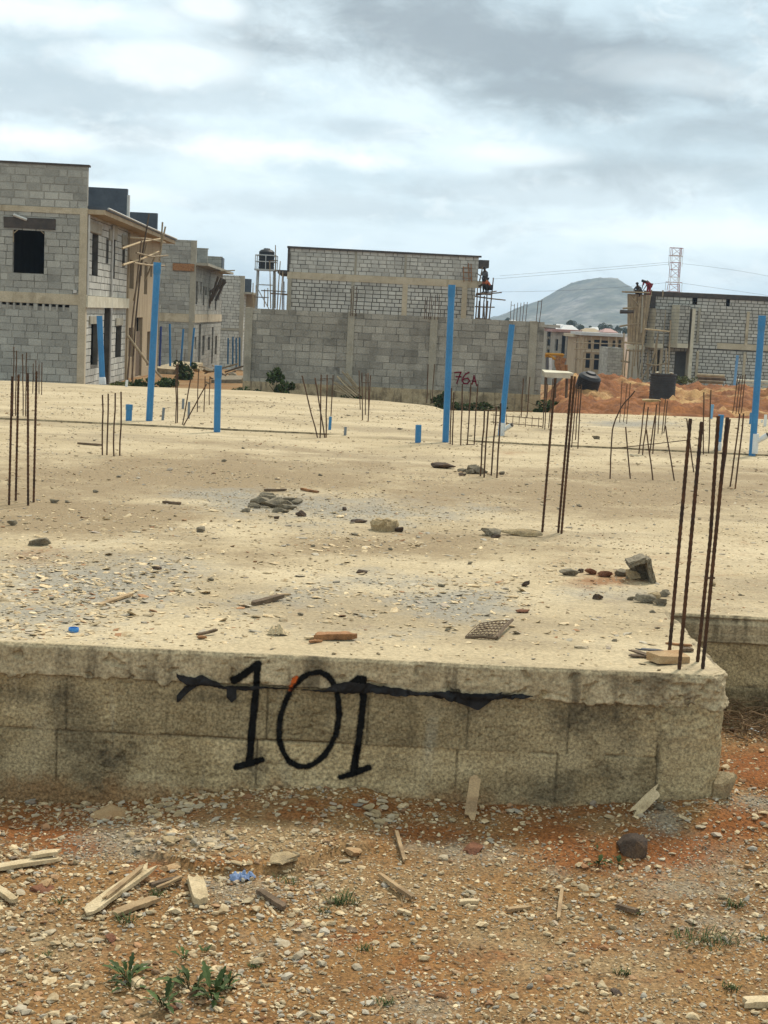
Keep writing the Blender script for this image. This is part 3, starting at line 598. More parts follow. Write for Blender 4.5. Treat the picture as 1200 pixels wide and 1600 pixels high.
#@@PART3@@
# ------------------------------------------------------------------ starter bars standing out of the slabs
def slabz(x, y): return float(sz_(np.array([x]), np.array([y]))[0]) + (.02 if y > YJ else 0)
def sp(px, py):
    p = onz(px, py); p[2] = slabz(p[0], p[1]); return p
GB = 'rusty starter bars standing out of the slabs'
def rebar(label, bars, r=.008, ties=(), ribs=False, mat='rust_far', Yfix=None, name='rebar_cluster', zoff=None):
    base = []
    for b in bars: base.append(sp(b[0], b[1]) if Yfix is None else ony(b[0], b[1], Yfix))
    c = np.mean(base, 0); o = thing(name, label, 'rebar', c, GB)
    for b, p0 in zip(bars, base):
        Yb = p0[1]; pts = [p0 - UP * .03] + [ony(b[i], b[i + 1], Yb) for i in range(2, len(b), 2)]
        P = [np.array(pts[0])]
        for q in pts[1:]:
            a = P[-1]; L = np.linalg.norm(q - a); n = max(2, int(L / .016)) if ribs else max(3, int(L / .15))
            for k in range(1, n + 1): P.append(a + (q - a) * k / n + (0 if ribs or k == n else RNG.normal(0, .0025, 3)))
        mb = MB(); rr = [r * (1.17 if i % 2 else .95) for i in range(len(P))] if ribs else r
        mb.tube(P, rr, 8 if ribs else 5); mb.build('bar', MT[mat], o, smooth=ribs)
    for t in ties:
        Yb = c[1] - .01; mb = MB(); mb.tube([ony(t[i], t[i + 1], Yb) for i in range(0, len(t), 2)], r * .6, 5); mb.build('tie', MT[mat], o)
    return o
rebar('four tall ribbed rusty bars at the near right corner of the slab', [(1045.5, 1021, 1078.8, 654), (1061, 1046, 1096.5, 659), (1089.6, 1034, 1110, 840, 1122.5, 650), (1097.6, 1045, 1136.7, 652)], .0086, [(1104, 903, 1117, 903)], True, 'rust')
rebar('three tall dark rusty bars beside the long broken slab of concrete', [(847, 832, 867.3, 592), (872, 833, 893.7, 587), (877, 834, 898.3, 588)], .0088, (), True, 'rust')
rebar('four rusty bars with dusty feet at the left edge, nearer of two sets', [(14, 789, 19, 588), (24.5, 783, 29, 585), (44, 790, 43.5, 583), (52.5, 785, 57, 580)], .0086, (), True, 'rust')
rebar('four thin bars at the left edge standing on the dark joint line', [(20, 653, 21.5, 542), (24, 652, 25.5, 548), (36, 652, 35, 553), (40, 653, 41.5, 551)], .008)
rebar('faint far bars before the block wall of the left house', [(51, 617, 52, 568), (56, 617, 56, 563), (61, 618, 61, 569), (65, 619, 65.5, 566)], .008)
rebar('four short even bars left of the stubby blue pipe', [(160, 711, 160, 617), (167, 711, 169, 615), (178, 713, 180, 614), (187, 712, 189, 612)], .0085)
rebar('bars crossing in a slant between the two blue pipes on the left', [(274.5, 664, 275.5, 569), (277, 663, 278, 567), (284.5, 666, 298, 592), (285, 667, 323, 600)], .0085)
rebar('upright bars just left of the waist-high blue pipe', [(308, 646, 310.5, 576), (318.5, 646, 320.5, 588), (327, 635, 328, 588)], .008)
rebar('splayed bars with one leaning far to the left', [(497, 684, 472, 587), (508, 684, 492, 590), (500, 684, 502, 585.5), (509.5, 684, 511, 585.5), (517, 652, 520.5, 586)], .0088, [(500, 592, 520, 592)])
rebar('bundle of bars below the leaning sticks at the boundary wall', [(563, 642, 561, 579), (566.5, 659, 565.5, 582), (571, 650, 572, 584), (576, 643, 575, 583), (575, 661, 579, 586.6)], .0085, [(566, 598, 579, 598)])
rebar('two bars before the second pillar of the boundary wall', [(667, 629, 669, 569), (675, 629, 679, 569)], .009)
rebar('bars beside the foot of the tallest blue pipe', [(703.6, 694, 705.5, 606), (707, 695.5, 709, 613), (720, 696, 722.5, 600), (730, 695.5, 736, 598), (741, 694, 747, 600)], .0088, [(728, 694, 742, 695)])
rebar('four bars beside the dark heap of broken concrete', [(750.6, 744, 757, 640.5), (756.4, 746, 763, 640.5), (767.7, 743, 776, 635), (776.4, 746.6, 782.5, 630)], .0088)
rebar('two bars before the last pillar of the boundary wall', [(814, 654, 818, 591), (823, 655, 828, 589)], .009)
rebar('bars before the green bush at the end of the boundary wall', [(848, 671, 852, 589), (851, 673, 856, 600), (857, 671, 864, 592), (860, 673, 868, 604)], .008)
rebar('two tied bars right behind the tall dark pair', [(893, 699, 901.5, 601), (903, 701, 908.5, 601), (899, 690, 905, 604)], .008, [(894, 692, 904, 692)])
rebar('thin laced bars before the upright open drum', [(968, 662, 972, 596), (974, 661, 980, 600), (979, 664, 985, 598)], .007)
rebar('bars under a crust of concrete at their tops', [(998, 709, 1007.5, 629), (1004, 711, 1013, 636), (1015, 707, 1023.6, 650), (1020, 709, 1026, 632)], .0088)
rebar('far bars in front of the ribbed open drum', [(1028, 680, 1031.5, 623), (1034, 681, 1040, 623), (1037, 679, 1043, 626)], .008)
rebar('two lone bars left of the capped blue pipe', [(1099.5, 710, 1099.8, 613), (1107, 708, 1111, 609)], .0088)
rebar('stout bars at the right, left of the tall branched pipe', [(1140.5, 761, 1156, 646), (1148.6, 764, 1162, 646), (1128, 757, 1141, 655)], .0088)
rebar('bent bars of a fallen column cage with one curved over', [(953.5, 748, 954, 720, 957, 672, 962, 655, 971, 636, 992, 611), (985.7, 748, 977.6, 667), (1021, 750.6, 1010, 671), (1054.7, 751, 1039.7, 665), (1085, 738, 1073, 654)], .0078, [(957, 701, 1080, 687)])
rebar('bunch of bars before the pale board stack', [(1145, 645, 1153, 588), (1150, 646, 1157, 587), (1154, 646, 1161, 586), (1158, 645, 1165, 585)], .009, [(1147, 636, 1160, 636)])
# crust of concrete over bars
def rock(name, label, cat, c, size, mat, rot=0, group=None, seed=1, sub=2, rough=.16, flat=.0, parent=None, round_=False):
    """one broken lump: a subdivided ball pushed out to a box-like shape, then chipped by noise"""
    bm = bmesh.new(); bmesh.ops.create_icosphere(bm, subdivisions=sub + 1, radius=1); rg = np.random.default_rng(seed)
    V = np.array([v.co[:] for v in bm.verts]); n = rg.normal(size=(13, 3)) * np.array([1, 1, .8]); n /= np.linalg.norm(n, axis=1)[:, None]; d = rg.uniform(.40, .74, 13)
    V = V * 1.25
    for k in range(13):
        e = V @ n[k] - d[k] - (.45 if round_ else 0); V = V - np.where(e > 0, e, 0)[:, None] * n[k]
    for ax in range(3): V[:, ax] = np.clip(V[:, ax], -.82, .82) if not round_ else V[:, ax]
    V = V * (1 + rough * .55 * fbm(V[:, 0] * 4 + seed, V[:, 1] * 4 + V[:, 2] * 3.1, 3, seed))[:, None]
    V = V / np.abs(V).max(0) * .85 / .85 * np.array(size) / 2; ca, sa = math.cos(rot), math.sin(rot); V = np.stack([V[:, 0] * ca - V[:, 1] * sa, V[:, 0] * sa + V[:, 1] * ca, V[:, 2]], 1)
    Fq = np.array([[v.index for v in f.verts] for f in bm.faces]); bm.free()
    V = V + np.array(c); o = npmesh(name, V, Fq, MT[mat] if isinstance(mat, str) else mat, parent, None if parent else c, smooth=False)
    return o if parent else tag(o, label, cat, group)
p = ony(1016, 626, float(sp(1010, 708)[1])); rock('concrete_crust', 'flat crust of concrete resting on the bar tops by the open drum', 'concrete lump', p, (.24, .2, .04), 'rubble_pale', seed=5)
rebar('short bars sprouting from the first pillar of the boundary wall', [(548, 492, 550, 448), (551, 492, 553, 446), (556, 492, 557, 449)], .012, Yfix=51.9)
rebar('dense dark bars sprouting above the second pillar of the boundary wall', [(663, 497, 665, 465), (666, 497, 668, 463), (670, 497, 672, 464), (673, 497, 675, 462), (679, 498, 681, 461), (684, 498, 687, 460)], .012, Yfix=51.9)
rebar('four lean bars above the wall before the hill', [(797, 504, 799, 471), (802, 504, 804, 475), (807, 504, 809, 473), (812, 504, 814, 473)], .011, [(799, 477, 804, 477)], Yfix=52.1)
rebar('two pairs of bars above the wall left of its last pillar', [(816, 504, 819, 472), (821, 504, 824, 472)], .011, [(818, 476, 824, 476)], Yfix=52.1)
rebar('two tied bars on the last pillar of the boundary wall', [(838, 502, 841, 470), (843, 503, 847, 468)], .012, [(841, 471, 846, 471)], Yfix=51.9)
rebar('bars in the street before the second left house', [(283, 572, 283.5, 545), (275, 575, 276, 547), (288, 574, 289, 545), (299, 570, 300, 540)], .012, Yfix=70)
# reinforcement ladder lying on the slab
o = thing('rebar_ladder', 'thin reinforcement ladder lying on the far slab', 'rebar', sp(805, 668))
mb = MB()
A, B = sp(766, 664), sp(846, 671)
for dz in (.03, .14): mb.tube([A + UP * dz, B + UP * dz], .006, 5)
mb.build('rail', MT['rust_far'], o); mb = MB()
for k in range(8):
    q = A + (B - A) * (k + .5) / 8; mb.tube([q + UP * .0, q + UP * .17], .005, 5)
mb.build('rung', MT['rust_far'], o)

# ------------------------------------------------------------------ blue pipes
GP = 'blue plastic pipes standing upright'
def bpipe(label, b, t, wpx, mat='pipe', socket=.16, collar=False, branch=None, Y=None, name='drain_pipe', group=GP):
    p0 = sp(*b) if Y is None else ony(*b, Y); Yb = p0[1]; p1 = ony(*t, Yb); r = wpx * np.linalg.norm(p0 - CAM) / F / 2
    o = thing(name, label, 'pipe', p0, group); d = unit(p1 - p0); L = np.linalg.norm(p1 - p0); s = min(socket, L * .35) if socket else 0
    mb = MB(); mb.pipe(p0 - d * .05, p1 - d * s, r * (.93 if s else 1), .006, 16); mb.build('pipe_body', MT[mat], o, smooth=True)
    if s: mb = MB(); mb.tube([p1 - d * s, p1 - d * s * .9, p1, p1, p1 - d * .4 * s], [r * .93, r * 1.05, r * 1.05, r * .93, r * .93], 16, caps=False); mb.build('socket', MT[mat], o, smooth=True)
    if collar:
        mb = MB(); mb.tube([p0 - d * .03, p0 + d * .09, p0 + d * .12], [r * 1.25, r * 1.2, r * .98], 14); mb.build('collar', MT['pvc_white'], o, smooth=True)
    if branch:
        q = ony(branch[0], branch[1], Yb); mb = MB(); mb.tube([q - d * .13, q + d * .13], r * 1.14, 14); bo = mb.build('branch_fitting', MT['pvc_white'], o, smooth=True)
        e = q + unit(np.array([.75, -.35, .62])) * r * 4.2; mb = MB(); mb.tube([q, q + (e - q) * .6, q + (e - q) * .6, e], [r * .62, r * .62, r * .75, r * .75], 12); mb.build('branch_arm', MT['pvc_white'], bo, smooth=True)
        mb = MB(); mb.tube([e, e + unit(e - q) * .02], r * .66, 12); mb.build('branch_cap', MT['dark_board'], bo)
    return o
bpipe('leaning blue pipe against the left house corner', (160, 600), (155.3, 493.5), 9, socket=0, collar=True)
bpipe('tall blue pipe rising before the bamboo scaffold on the left', (233, 660), (246, 410), 11.2)
bpipe('waist-high thick blue pipe standing on the joint line', (339, 675), (341, 571), 11.3)
bpipe('tallest blue pipe, in the middle before the boundary wall', (696, 691), (706, 445), 11)
bpipe('blue pipe with white branch fitting before the wall marked 76A', (782, 683), (800, 507), 9.3, branch=(783.5, 675), socket=0)
bpipe('tall blue pipe with white branch fitting at the right edge', (1175, 712), (1191, 493), 11, branch=(1178.5, 693), socket=.2)
bpipe('short blue pipe hidden behind the near corner bars', (1121, 706), (1127, 648), 9, socket=0, collar=True)
bpipe('stubby wide blue pipe stump left of the tall scaffold pipe', (201, 660), (202, 632), 10.5)
bpipe('blue pipe stump alone in the middle of the slab', (653, 692), (654, 664), 9.5, socket=0)
bpipe('thin blue stub leaning below the splayed bars', (515, 674), (516.5, 651), 4.6, socket=0)
bpipe('small grey stub right of the splayed bars', (539, 682), (540, 667), 4.2, 'pvc_grey', socket=0)
bpipe('thin grey stub right of the tall scaffold pipe', (254, 659), (256, 637), 4.2, 'pvc_grey', socket=0)
bpipe('thin blue-grey stub, left of a far pair', (285.5, 641), (286.5, 623), 3.8, 'pvc_grey', socket=0)
bpipe('thin blue-grey stub, right of a far pair', (294.5, 656), (295.5, 628), 3.8, 'pvc_grey', socket=0)
bpipe('pale stub at the far slab edge before the left house', (197.5, 606), (198.5, 594), 4, 'pvc_white', socket=0)
bpipe('pale blue stub at the far edge right of the two lone bars', (1111, 656), (1113.5, 632), 4.5, 'pipe_pale', socket=.06)
bpipe('blue socketed stub left of the tall right pipe', (1173, 664), (1175, 645), 6, 'pipe', socket=.1)
bpipe('white stub at the extreme right', (1195, 668), (1196.5, 648), 4.5, 'pvc_white', socket=0)
bpipe('small white stub left of the white one at the right edge', (1190, 662), (1191, 656), 3, 'pvc_white', socket=0)
bpipe('deep blue pipe far in the street, leftmost before the second house', (249, 580), (251.5, 510), 3.6, 'pipe_dark', 0, Y=76)
bpipe('bright blue pipe far in the street, second before the second house', (266, 576), (265.3, 506), 3.4, 'pipe', 0, Y=77)
bpipe('thin blue pipe far in the street, third before the second house', (282.5, 570), (286.5, 514), 3, 'pipe', 0, Y=78)
bpipe('leaning blue pipe far in the street, at the second house corner', (298, 571), (303.5, 512), 3.2, 'pipe', 0, Y=78)
for k, (a, b, c, d, lb) in enumerate(((356, 568, 356.5, 528, 'leftmost blue pipe of four before the third house'), (363.5, 570, 364, 526, 'second blue pipe of four before the third house'), (369, 572, 369, 528, 'third blue pipe of four before the third house'), (374.5, 571, 374.5, 527, 'rightmost blue pipe of four before the third house'))):
    bpipe(lb, (a, b), (c, d), 2.4, 'pipe', 0, Y=100)
bpipe('pale blue pipe leaning before the big right house', (1147, 606), (1152.5, 555), 4.4, 'pipe_pale', .2, Y=70)

# ------------------------------------------------------------------ red earth heaps behind the slabs
def mz(x, y):
    h = np.interp(y, [28, 30, 32.5, 36, 40, 46, 52, 57, 62, 70, 80], [.2, .32, .52, .36, .08, -.1, -.28, -.15, .05, -.6, -1.1])
    n = fbm(x * .16, y * .22, 4, 201) * .45 + fbm(x * .6, y * .7, 4, 203) * .24 + fbm(x * 1.6, y * 1.9, 3, 207) * .24 + np.abs(fbm(x * 3.0, y * 3.0, 3, 208)) * .22 + .48 * np.exp(-((x - 7.55) / 1.0) ** 2 - ((y - 55.6) / 1.6) ** 2)
    n = n - .3 * np.exp(-((x - 10.2) / 2.2) ** 2 - ((y - 50) / 5) ** 2) - .25 * np.exp(-((x - 7.5) / 1.2) ** 2 - ((y - 50) / 5) ** 2)
    w = sstep(.095, .12, (x - .12 * fbm(y * .4, x * 0, 3, 209) * 4) / y)
    return np.where(w > 0, (gz(x, y) - .35) * (1 - w) + (h + n) * w, gz(x, y) - .35)
Xm, Ym = np.meshgrid(np.arange(2.6, 36, .11), np.arange(28.4, 82, .13)); Zm = mz(Xm, Ym)
Zm = np.where(Ym < 30.5, np.minimum(Zm, .62), Zm)
tag(npmesh('soil_mound', np.stack([Xm, Ym, Zm], -1).reshape(-1, 3), gridfaces(*Xm.shape), MT['red_soil']), 'heaps of dug red and orange earth', 'soil', kind='structure')
def lz(x, y):
    n = fbm(x * .5, y * .5, 4, 211) * .3 + fbm(x * 2, y * 2, 3, 213) * .12
    w = sstep(-.2, -.175, x / y) * (1 - sstep(-.10, -.085, x / y)) * sstep(33, 37, y) * (1 - sstep(48, 51, y)); return gz(x, y) - .25 + w * (.42 + n)
Xm, Ym = np.meshgrid(np.arange(-11.5, -2.4, .12), np.arange(32, 53, .14)); Zm = lz(Xm, Ym)
MT['rubble_soil'] = mk('rubble_soil', (.20, .155, .10), (.12, .09, .055), 1.5, .95, .6, 12, stain=(.6, (.34, .30, .24), .52, .66, .8), speck=.35, spscale=12)
tag(npmesh('soil_mound', np.stack([Xm, Ym, Zm], -1).reshape(-1, 3), gridfaces(*Xm.shape), MT['rubble_soil']), 'dark rubble and earth at the foot of the left house', 'soil', kind='structure')

# ------------------------------------------------------------------ houses
TH = R(1.8)
def frame(C, th=TH):
    return np.array(C, float), np.array([math.cos(th), math.sin(th), 0]), np.array([-math.sin(th), math.cos(th), 0])
def part_masonry(root, O, ux, W, H, ops=(), mats=('block', 'mortar_mid'), name='wall', **k):
    mb = MB(); masonry(mb, O, ux, W, H, ops, **k); return mb.build(name, [MT[mats[0]], MT[mats[1]]], root)
def part_panel(root, O, ux, W, H, ops=(), mat='plaster', name='wall', t=.2, d0=0):
    mb = MB(); panel(mb, O, np.array(ux, float), W, H, ops, t, 0, d0); return mb.build(name, MT[mat], root)
def part_bar(root, name, mat, O, ux, *a, **k):
    mb = MB(); bar_on(mb, O, ux, *a, **k); return mb.build(name, MT[mat], root)
def part_tube(root, name, mat, pts, r, n=6):
    mb = MB(); mb.tube(pts, r, n); return mb.build(name, MT[mat], root)
def pole(root, name, mat, Y, pts, r):
    """pts: pixel polyline, Y one depth or one per point"""
    k = len(pts) // 2; ys = Y if hasattr(Y, '__len__') else [Y] * k
    P = [ony(pts[2 * i], pts[2 * i + 1], ys[i]) for i in range(k)]
    if k == 2:
        m_ = (P[0] + P[1]) / 2 + RNG.normal(0, .012, 3) * np.linalg.norm(P[1] - P[0]); P = [P[0], m_, P[1]]
    mb = MB(); mb.tube(P, [r * q for q in np.linspace(1.08, .85, len(P))], 6, t=RNG.uniform(0, 1)); return mb.build(name, MT[mat], root)

# ---- left house
H1 = thing('block_house', 'two storey grey block house at the left edge with dark window and pale column', 'house', (*ony(133, 474, 52)[:2], -1.05), 'unfinished block houses')
C, ux, uy = frame((*ony(133, 474, 52)[:2], -1.05)); W = 9.; O = C - ux * W; f, rect = wuv(O, ux)
zv = lambda y: f(126, y)[1]
win = rect(20, 357, 69, 427); ops = [win]
vt, vb = zv(475.5), zv(483)
hol = []
u = W - .55
while u > W - 6.5: hol.append((u - .15, u, vb + .035, vt - .045)); u -= .235 if RNG.uniform() < .8 else .31
z_b0, z_b1, z_r0, z_r1 = zv(477), zv(460.5), zv(335), zv(326)
part_masonry(H1, O, ux, W, z_b0, [h for h in hol], ('block', 'mortar_mid'), seed=3, gap=.02, v0=.05)
op2 = [(win[0], win[1], win[2] - z_b1, win[3] - z_b1)]
part_masonry(H1, O + UP * z_b1, ux, W, z_r0 - z_b1, op2, ('block', 'mortar_mid'), seed=4, gap=.026, v0=-.1)
part_masonry(H1, O + UP * z_r1, ux, W, zv(260) - z_r1, (), ('block', 'mortar_pale'), seed=5, gap=.04, bl=.5, bh=.26)
part_bar(H1, 'beam', 'beam', O, ux, -.1, W - .02, z_b0, z_b1, proud=.03, jit=.006); part_bar(H1, 'beam', 'beam', O, ux, -.1, W - .02, z_r0, z_r1, proud=.03, jit=.006)
part_bar(H1, 'column', 'beam', O, ux, W - .235, W + .025, -.2, z_r1 + .02, proud=.04, depth=.22)
part_bar(H1, 'capping', 'dark_board', O, ux, -.1, W + .05, zv(260), zv(257), proud=.05, depth=.3)
l = rect(6, 340.5, 87, 357.5); part_bar(H1, 'lintel', 'dark_board', O, ux, l[0], l[1], l[2] + .005, l[3], proud=.035, depth=.15, jit=.012)
fr = MB()
for a, b in (((20.5, 356), (21, 378)), ((22, 364), (30, 357)), ((60, 357), (68.5, 365))): fr.tube([onpl(*a, O + uy * .02, -uy), onpl(*b, O + uy * .02, -uy)], .02, 5)
fr.build('window_timber', MT['bamboo'], H1)
part_tube(H1, 'offcut', 'white_trim', [onpl(21, 335.5, O - uy * .08, uy), onpl(42, 343.5, O - uy * .08, uy)], .05, 4)
part_bar(H1, 'meter_box', 'white_trim', O, ux, *rect(115, 453, 120, 458), proud=.1)
# right-hand side of the left house, block bay then rendered bay
Cs = C; fs, rs = wuv(Cs, uy); uB = fs(197.5, 470)[0]; uE = fs(249, 470)[0]; zs = lambda y: fs(140, y)[1]
z_e = fs(140, 336)[1]
up = [rs(144, 365, 153.5, 434), rs(166, 375, 170, 411), rs(174, 374, 180, 437), rs(191, 385, 195.5, 415)]
lo = [rs(142, 506, 153.5, 571), rs(162, 480, 171, 604), rs(180.5, 508, 189.5, 559)]
zsb0, zsb1 = fs(165, 481)[1], fs(165, 464)[1]
part_masonry(H1, Cs, uy, uB, zsb0, lo, ('block_light', 'mortar_dark'), seed=6, gap=.03)
part_masonry(H1, Cs + UP * zsb1, uy, uB, z_e - zsb1, [(a, b, c - zsb1, d - zsb1) for a, b, c, d in up], ('block_light', 'mortar_dark'), seed=7, gap=.03)
part_bar(H1, 'beam', 'beam_white', Cs, uy, .02, uB + .12, zsb0, zsb1, proud=.1, jit=.01)
part_panel(H1, Cs + ux * -.02 + uy * uB, uy, uE - uB, z_e, [(a - uB, b - uB, c, d) for a, b, c, d in (rs(203, 406, 210, 451), rs(219, 409, 222.5, 431), rs(226, 410, 231, 460), rs(235.5, 412, 238.5, 433), rs(213, 496, 222.5, 588), rs(201.5, 512, 209, 558), rs(230, 518, 236, 572))], 'plaster')
for a in ((138, 348, 158, 364), (170, 358, 173.5, 375), (174, 353, 182, 374), (190, 367, 197, 384), (139, 494, 154, 506), (180, 497, 191, 508)): part_bar(H1, 'lintel', 'beam_grey', Cs, uy, *rs(*a), proud=.05)
d_ = rs(213, 496, 222.5, 518); part_bar(H1, 'door', 'wood_dark', Cs - ux * .1, uy, d_[0] + .02, d_[1] - .02, rs(213, 518, 222.5, 587)[2], d_[2], proud=0, depth=.05)
for xx, mt in ((172.5, 'white_trim'), (198.5, 'plaster')):
    uu = fs(xx, 430)[0]; part_tube(H1, 'downpipe', mt, [Cs + uy * uu + ux * .06 + UP * .2, Cs + uy * uu + ux * .06 + UP * (z_e - .1)], .045, 8)
part_tube(H1, 'downpipe', 'white_trim', [C + ux * .07 + uy * .05 + UP * z_b1, C + ux * .07 + uy * .05 + UP * z_r0], .04, 8)
# eaves and roof
ov = .62
mb = MB(); P = lambda u, w, z: Cs + uy * u + ux * w + UP * z
mb.hexa([P(uE + .6, -.1, z_e), P(-.02, -.1, z_e), P(-.02, ov, z_e), P(uE + .6, ov, z_e), P(uE + .6, -.1, z_e + .16), P(-.02, -.1, z_e + .16), P(-.02, ov, z_e + .16), P(uE + .6, ov, z_e + .16)]); mb.build('eaves', MT['plaster'], H1)
mb = MB(); mb.hexa([P(uE + .6, -1.5, z_e + .164), P(.1, -1.5, z_e + .164), P(.1, ov + .05, z_e + .164), P(uE + .6, ov + .05, z_e + .164), P(uE + .6, -1.5, z_e + .45), P(.1, -1.5, z_e + .45), P(.1, ov + .05, z_e + .22), P(uE + .6, ov + .05, z_e + .22)]); mb.build('roof_sheet', MT['dark_sheet'], H1)
mb = MB(); mb.tube([P(.3, ov + .07, z_e + .24), P(uE * .5, ov + .07, z_e + .22), P(uE + .6, ov + .07, z_e + .24)], .035, 6); mb.build('gutter', MT['white_trim'], H1)
for (x0, x1, ytop, uu, trim) in ((134, 199, 293, uB + .6, True), (150, 243, 331, uE - 1.2, False)):
    q = Cs + uy * uu; a, b = onpl(x0, ytop, q, -uy), onpl(x1, ytop + 2, q, -uy); w0 = np.dot(a - q, ux); w1 = np.dot(b - q, ux)
    mb = MB(); bar_on(mb, q + UP * 0, ux, w0 - 4, w1, z_e + .2, b[2] - q[2], proud=0, depth=.3); g = mb.build('roof_parapet', MT['dark_sheet'], H1)
    mb = MB(); bar_on(mb, q, ux, w1, w1 + .09, z_e + .2, b[2] - q[2] - (.25 if trim else 0), proud=.01, depth=.25); mb.build('flashing', MT['white_trim'] if trim else MT['dark_sheet'], g)
# body of the house behind the walls
mb = MB()
for z in (.0, z_b0 + .05, z_e - .05): mb.hexa([C + ux * (-.3) + uy * (uE - .2) + UP * z, C - ux * (W - .1) + uy * (uE - .2) + UP * z, C - ux * (W - .1) + uy * .3 + UP * z, C + ux * (-.3) + uy * .3 + UP * z] + [C + ux * (-.3) + uy * (uE - .2) + UP * (z + .12), C - ux * (W - .1) + uy * (uE - .2) + UP * (z + .12), C - ux * (W - .1) + uy * .3 + UP * (z + .12), C + ux * (-.3) + uy * .3 + UP * (z + .12)])
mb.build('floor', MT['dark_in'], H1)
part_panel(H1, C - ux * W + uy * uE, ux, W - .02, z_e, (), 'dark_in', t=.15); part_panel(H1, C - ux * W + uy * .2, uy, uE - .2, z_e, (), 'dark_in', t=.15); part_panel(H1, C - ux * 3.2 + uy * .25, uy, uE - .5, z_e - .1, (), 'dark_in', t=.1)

# ---- second and third house down the street
def street_house(label, corner, Y, zb, W, cols, topy, beamy, mats, th=TH, side_end=345, ev=None, upo=(), loo=(), seed=20, beam='beam', eave=True):
    c = ony(*corner, Y); root = thing('block_house', label, 'house', (c[0], c[1], zb), 'unfinished block houses'); C, ux, uy = frame((c[0], c[1], zb), th); O = C - ux * W; f, rect = wuv(O, ux); fs, rs = wuv(C, uy)
    xm = corner[0] - 2; z0, z1, zt = f(xm, beamy[1])[1], f(xm, beamy[0])[1], f(xm, topy)[1]; uE = fs(side_end, corner[1])[0]; ze = fs(corner[0] + 1, ev)[1] if ev else zt
    part_masonry(root, O, ux, W, z0, (), mats, seed=seed, gap=.026); part_masonry(root, O + UP * z1, ux, W, zt - z1, (), mats, seed=seed + 1, gap=.03)
    part_bar(root, 'beam', beam, O, ux, -.1, W + .02, z0, z1, proud=.03, jit=.008)
    part_bar(root, 'column', 'beam_grey', O, ux, W - .3, W + .03, -.3, zt, proud=.035, depth=.25, jit=.01)
    part_masonry(root, C + uy * .2, uy, uE - .2, z0, [(a - .2, b - .2, cc, d) for a, b, cc, d in (rs(*q) for q in loo)], mats, seed=seed + 2, gap=.026)
    part_masonry(root, C + uy * .2 + UP * z1, uy, uE - .2, ze - z1, [(a - .2, b - .2, cc - z1, d - z1) for a, b, cc, d in (rs(*q) for q in upo)], mats, seed=seed + 3, gap=.026)
    part_bar(root, 'beam', beam, C, uy, .1, uE, z0, z1, proud=.05, jit=.01)
    if eave:
        mb = MB(); P = lambda u, w, z: C + uy * u + ux * w + UP * z
        mb.hexa([P(uE + .5, -.1, ze), P(.0, -.1, ze), P(.0, .75, ze), P(uE + .5, .75, ze), P(uE + .5, -.1, ze + .15), P(.0, -.1, ze + .15), P(.0, .75, ze + .15), P(uE + .5, .75, ze + .15)]); mb.build('eaves', MT['beam_grey'], root)
    mb = MB(); K = lambda u, w, z: C + uy * u - ux * w + UP * z
    for z in (z0 - .05, ze - .1): mb.hexa([K(uE, .25, z), K(uE, W, z), K(.3, W, z), K(.3, .25, z), K(uE, .25, z + .1), K(uE, W, z + .1), K(.3, W, z + .1), K(.3, .25, z + .1)])
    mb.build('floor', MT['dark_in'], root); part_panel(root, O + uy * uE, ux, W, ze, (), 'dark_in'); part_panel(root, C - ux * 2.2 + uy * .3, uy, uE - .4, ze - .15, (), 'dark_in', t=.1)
    return root, C, ux, uy, f, rect, fs, rs, ze, uE
up = [(306, 440, 309, 475), (313, 438.7, 315.3, 459), (317, 447, 319.4, 477), (321, 447, 323, 462), (327, 452, 329.2, 482), (333, 453, 334.7, 467), (336, 453, 338.2, 484), (341, 455, 343, 469)]
lo = [(304, 525, 306.8, 546), (310, 507, 313.4, 574), (316, 524, 319.5, 556), (324.7, 527, 328, 547), (330.7, 511, 333, 569), (336, 525, 339, 554)]
H2, C, ux, uy, f, rect, fs, rs, ze, uE = street_house('second block house along the left street, with an orange formwork board at its eaves', (303.5, 481), 88, -1.9, 5.2, None, 375.5, (491, 504), ('block', 'mortar_mid'), side_end=346, ev=414, upo=up, loo=lo)
part_bar(H2, 'formwork_board', 'wood_brown', C - ux * 5.2, ux, *rect(270, 412, 304, 423), proud=.12, depth=.02, jit=.01)
for (x0, x1, yt, uu) in ((300, 324.5, 389.5, uE * .42), (318, 346.5, 402.5, uE * .8)):
    q = C + uy * uu; a, b = onpl(x0, yt, q, -uy), onpl(x1, yt, q, -uy); w1 = np.dot(b - q, ux)
    part_masonry(H2, q + ux * (w1 - 3.5) + UP * (ze + .15), ux, 3.5, b[2] - q[2] - ze - .15, (), ('block', 'mortar_mid'), seed=31, name='roof_parapet')
    part_bar(H2, 'capping', 'beam_grey', q + ux * (w1 - 3.5), ux, 0, 3.55, b[2] - q[2], b[2] - q[2] + .06, proud=.03, depth=.25)
part_bar(H2, 'flashing', 'dark_sheet', q, ux, w1, w1 + .06, ze + .15, b[2] - q[2], proud=.02, depth=1.6)
fm = thing('formwork', 'brown timber formwork struts hanging under the eaves of the second left house', 'formwork', ony(338, 455, 98))
for a in ((326, 478, 341, 432), (330, 470, 346, 434), (334, 462, 350, 436), (329, 456, 352, 438), (325, 462, 327, 430), (337, 470, 352, 437), (343, 452, 353, 440)): pole(fm, 'strut', 'pole_dark', 97.5, a, .09)
pole(fm, 'ledger', 'bamboo', 97, (329, 424, 367, 422.5), .05)
H3, C, ux, uy, f, rect, fs, rs, ze, uE = street_house('pale third block house at the street end, with wide dark joints', (380, 486), 122, -2.9, 4.2, None, 431, (513.5, 517.5), ('block_light', 'mortar_dark'), side_end=389, ev=459, seed=40, beam='beam_grey')
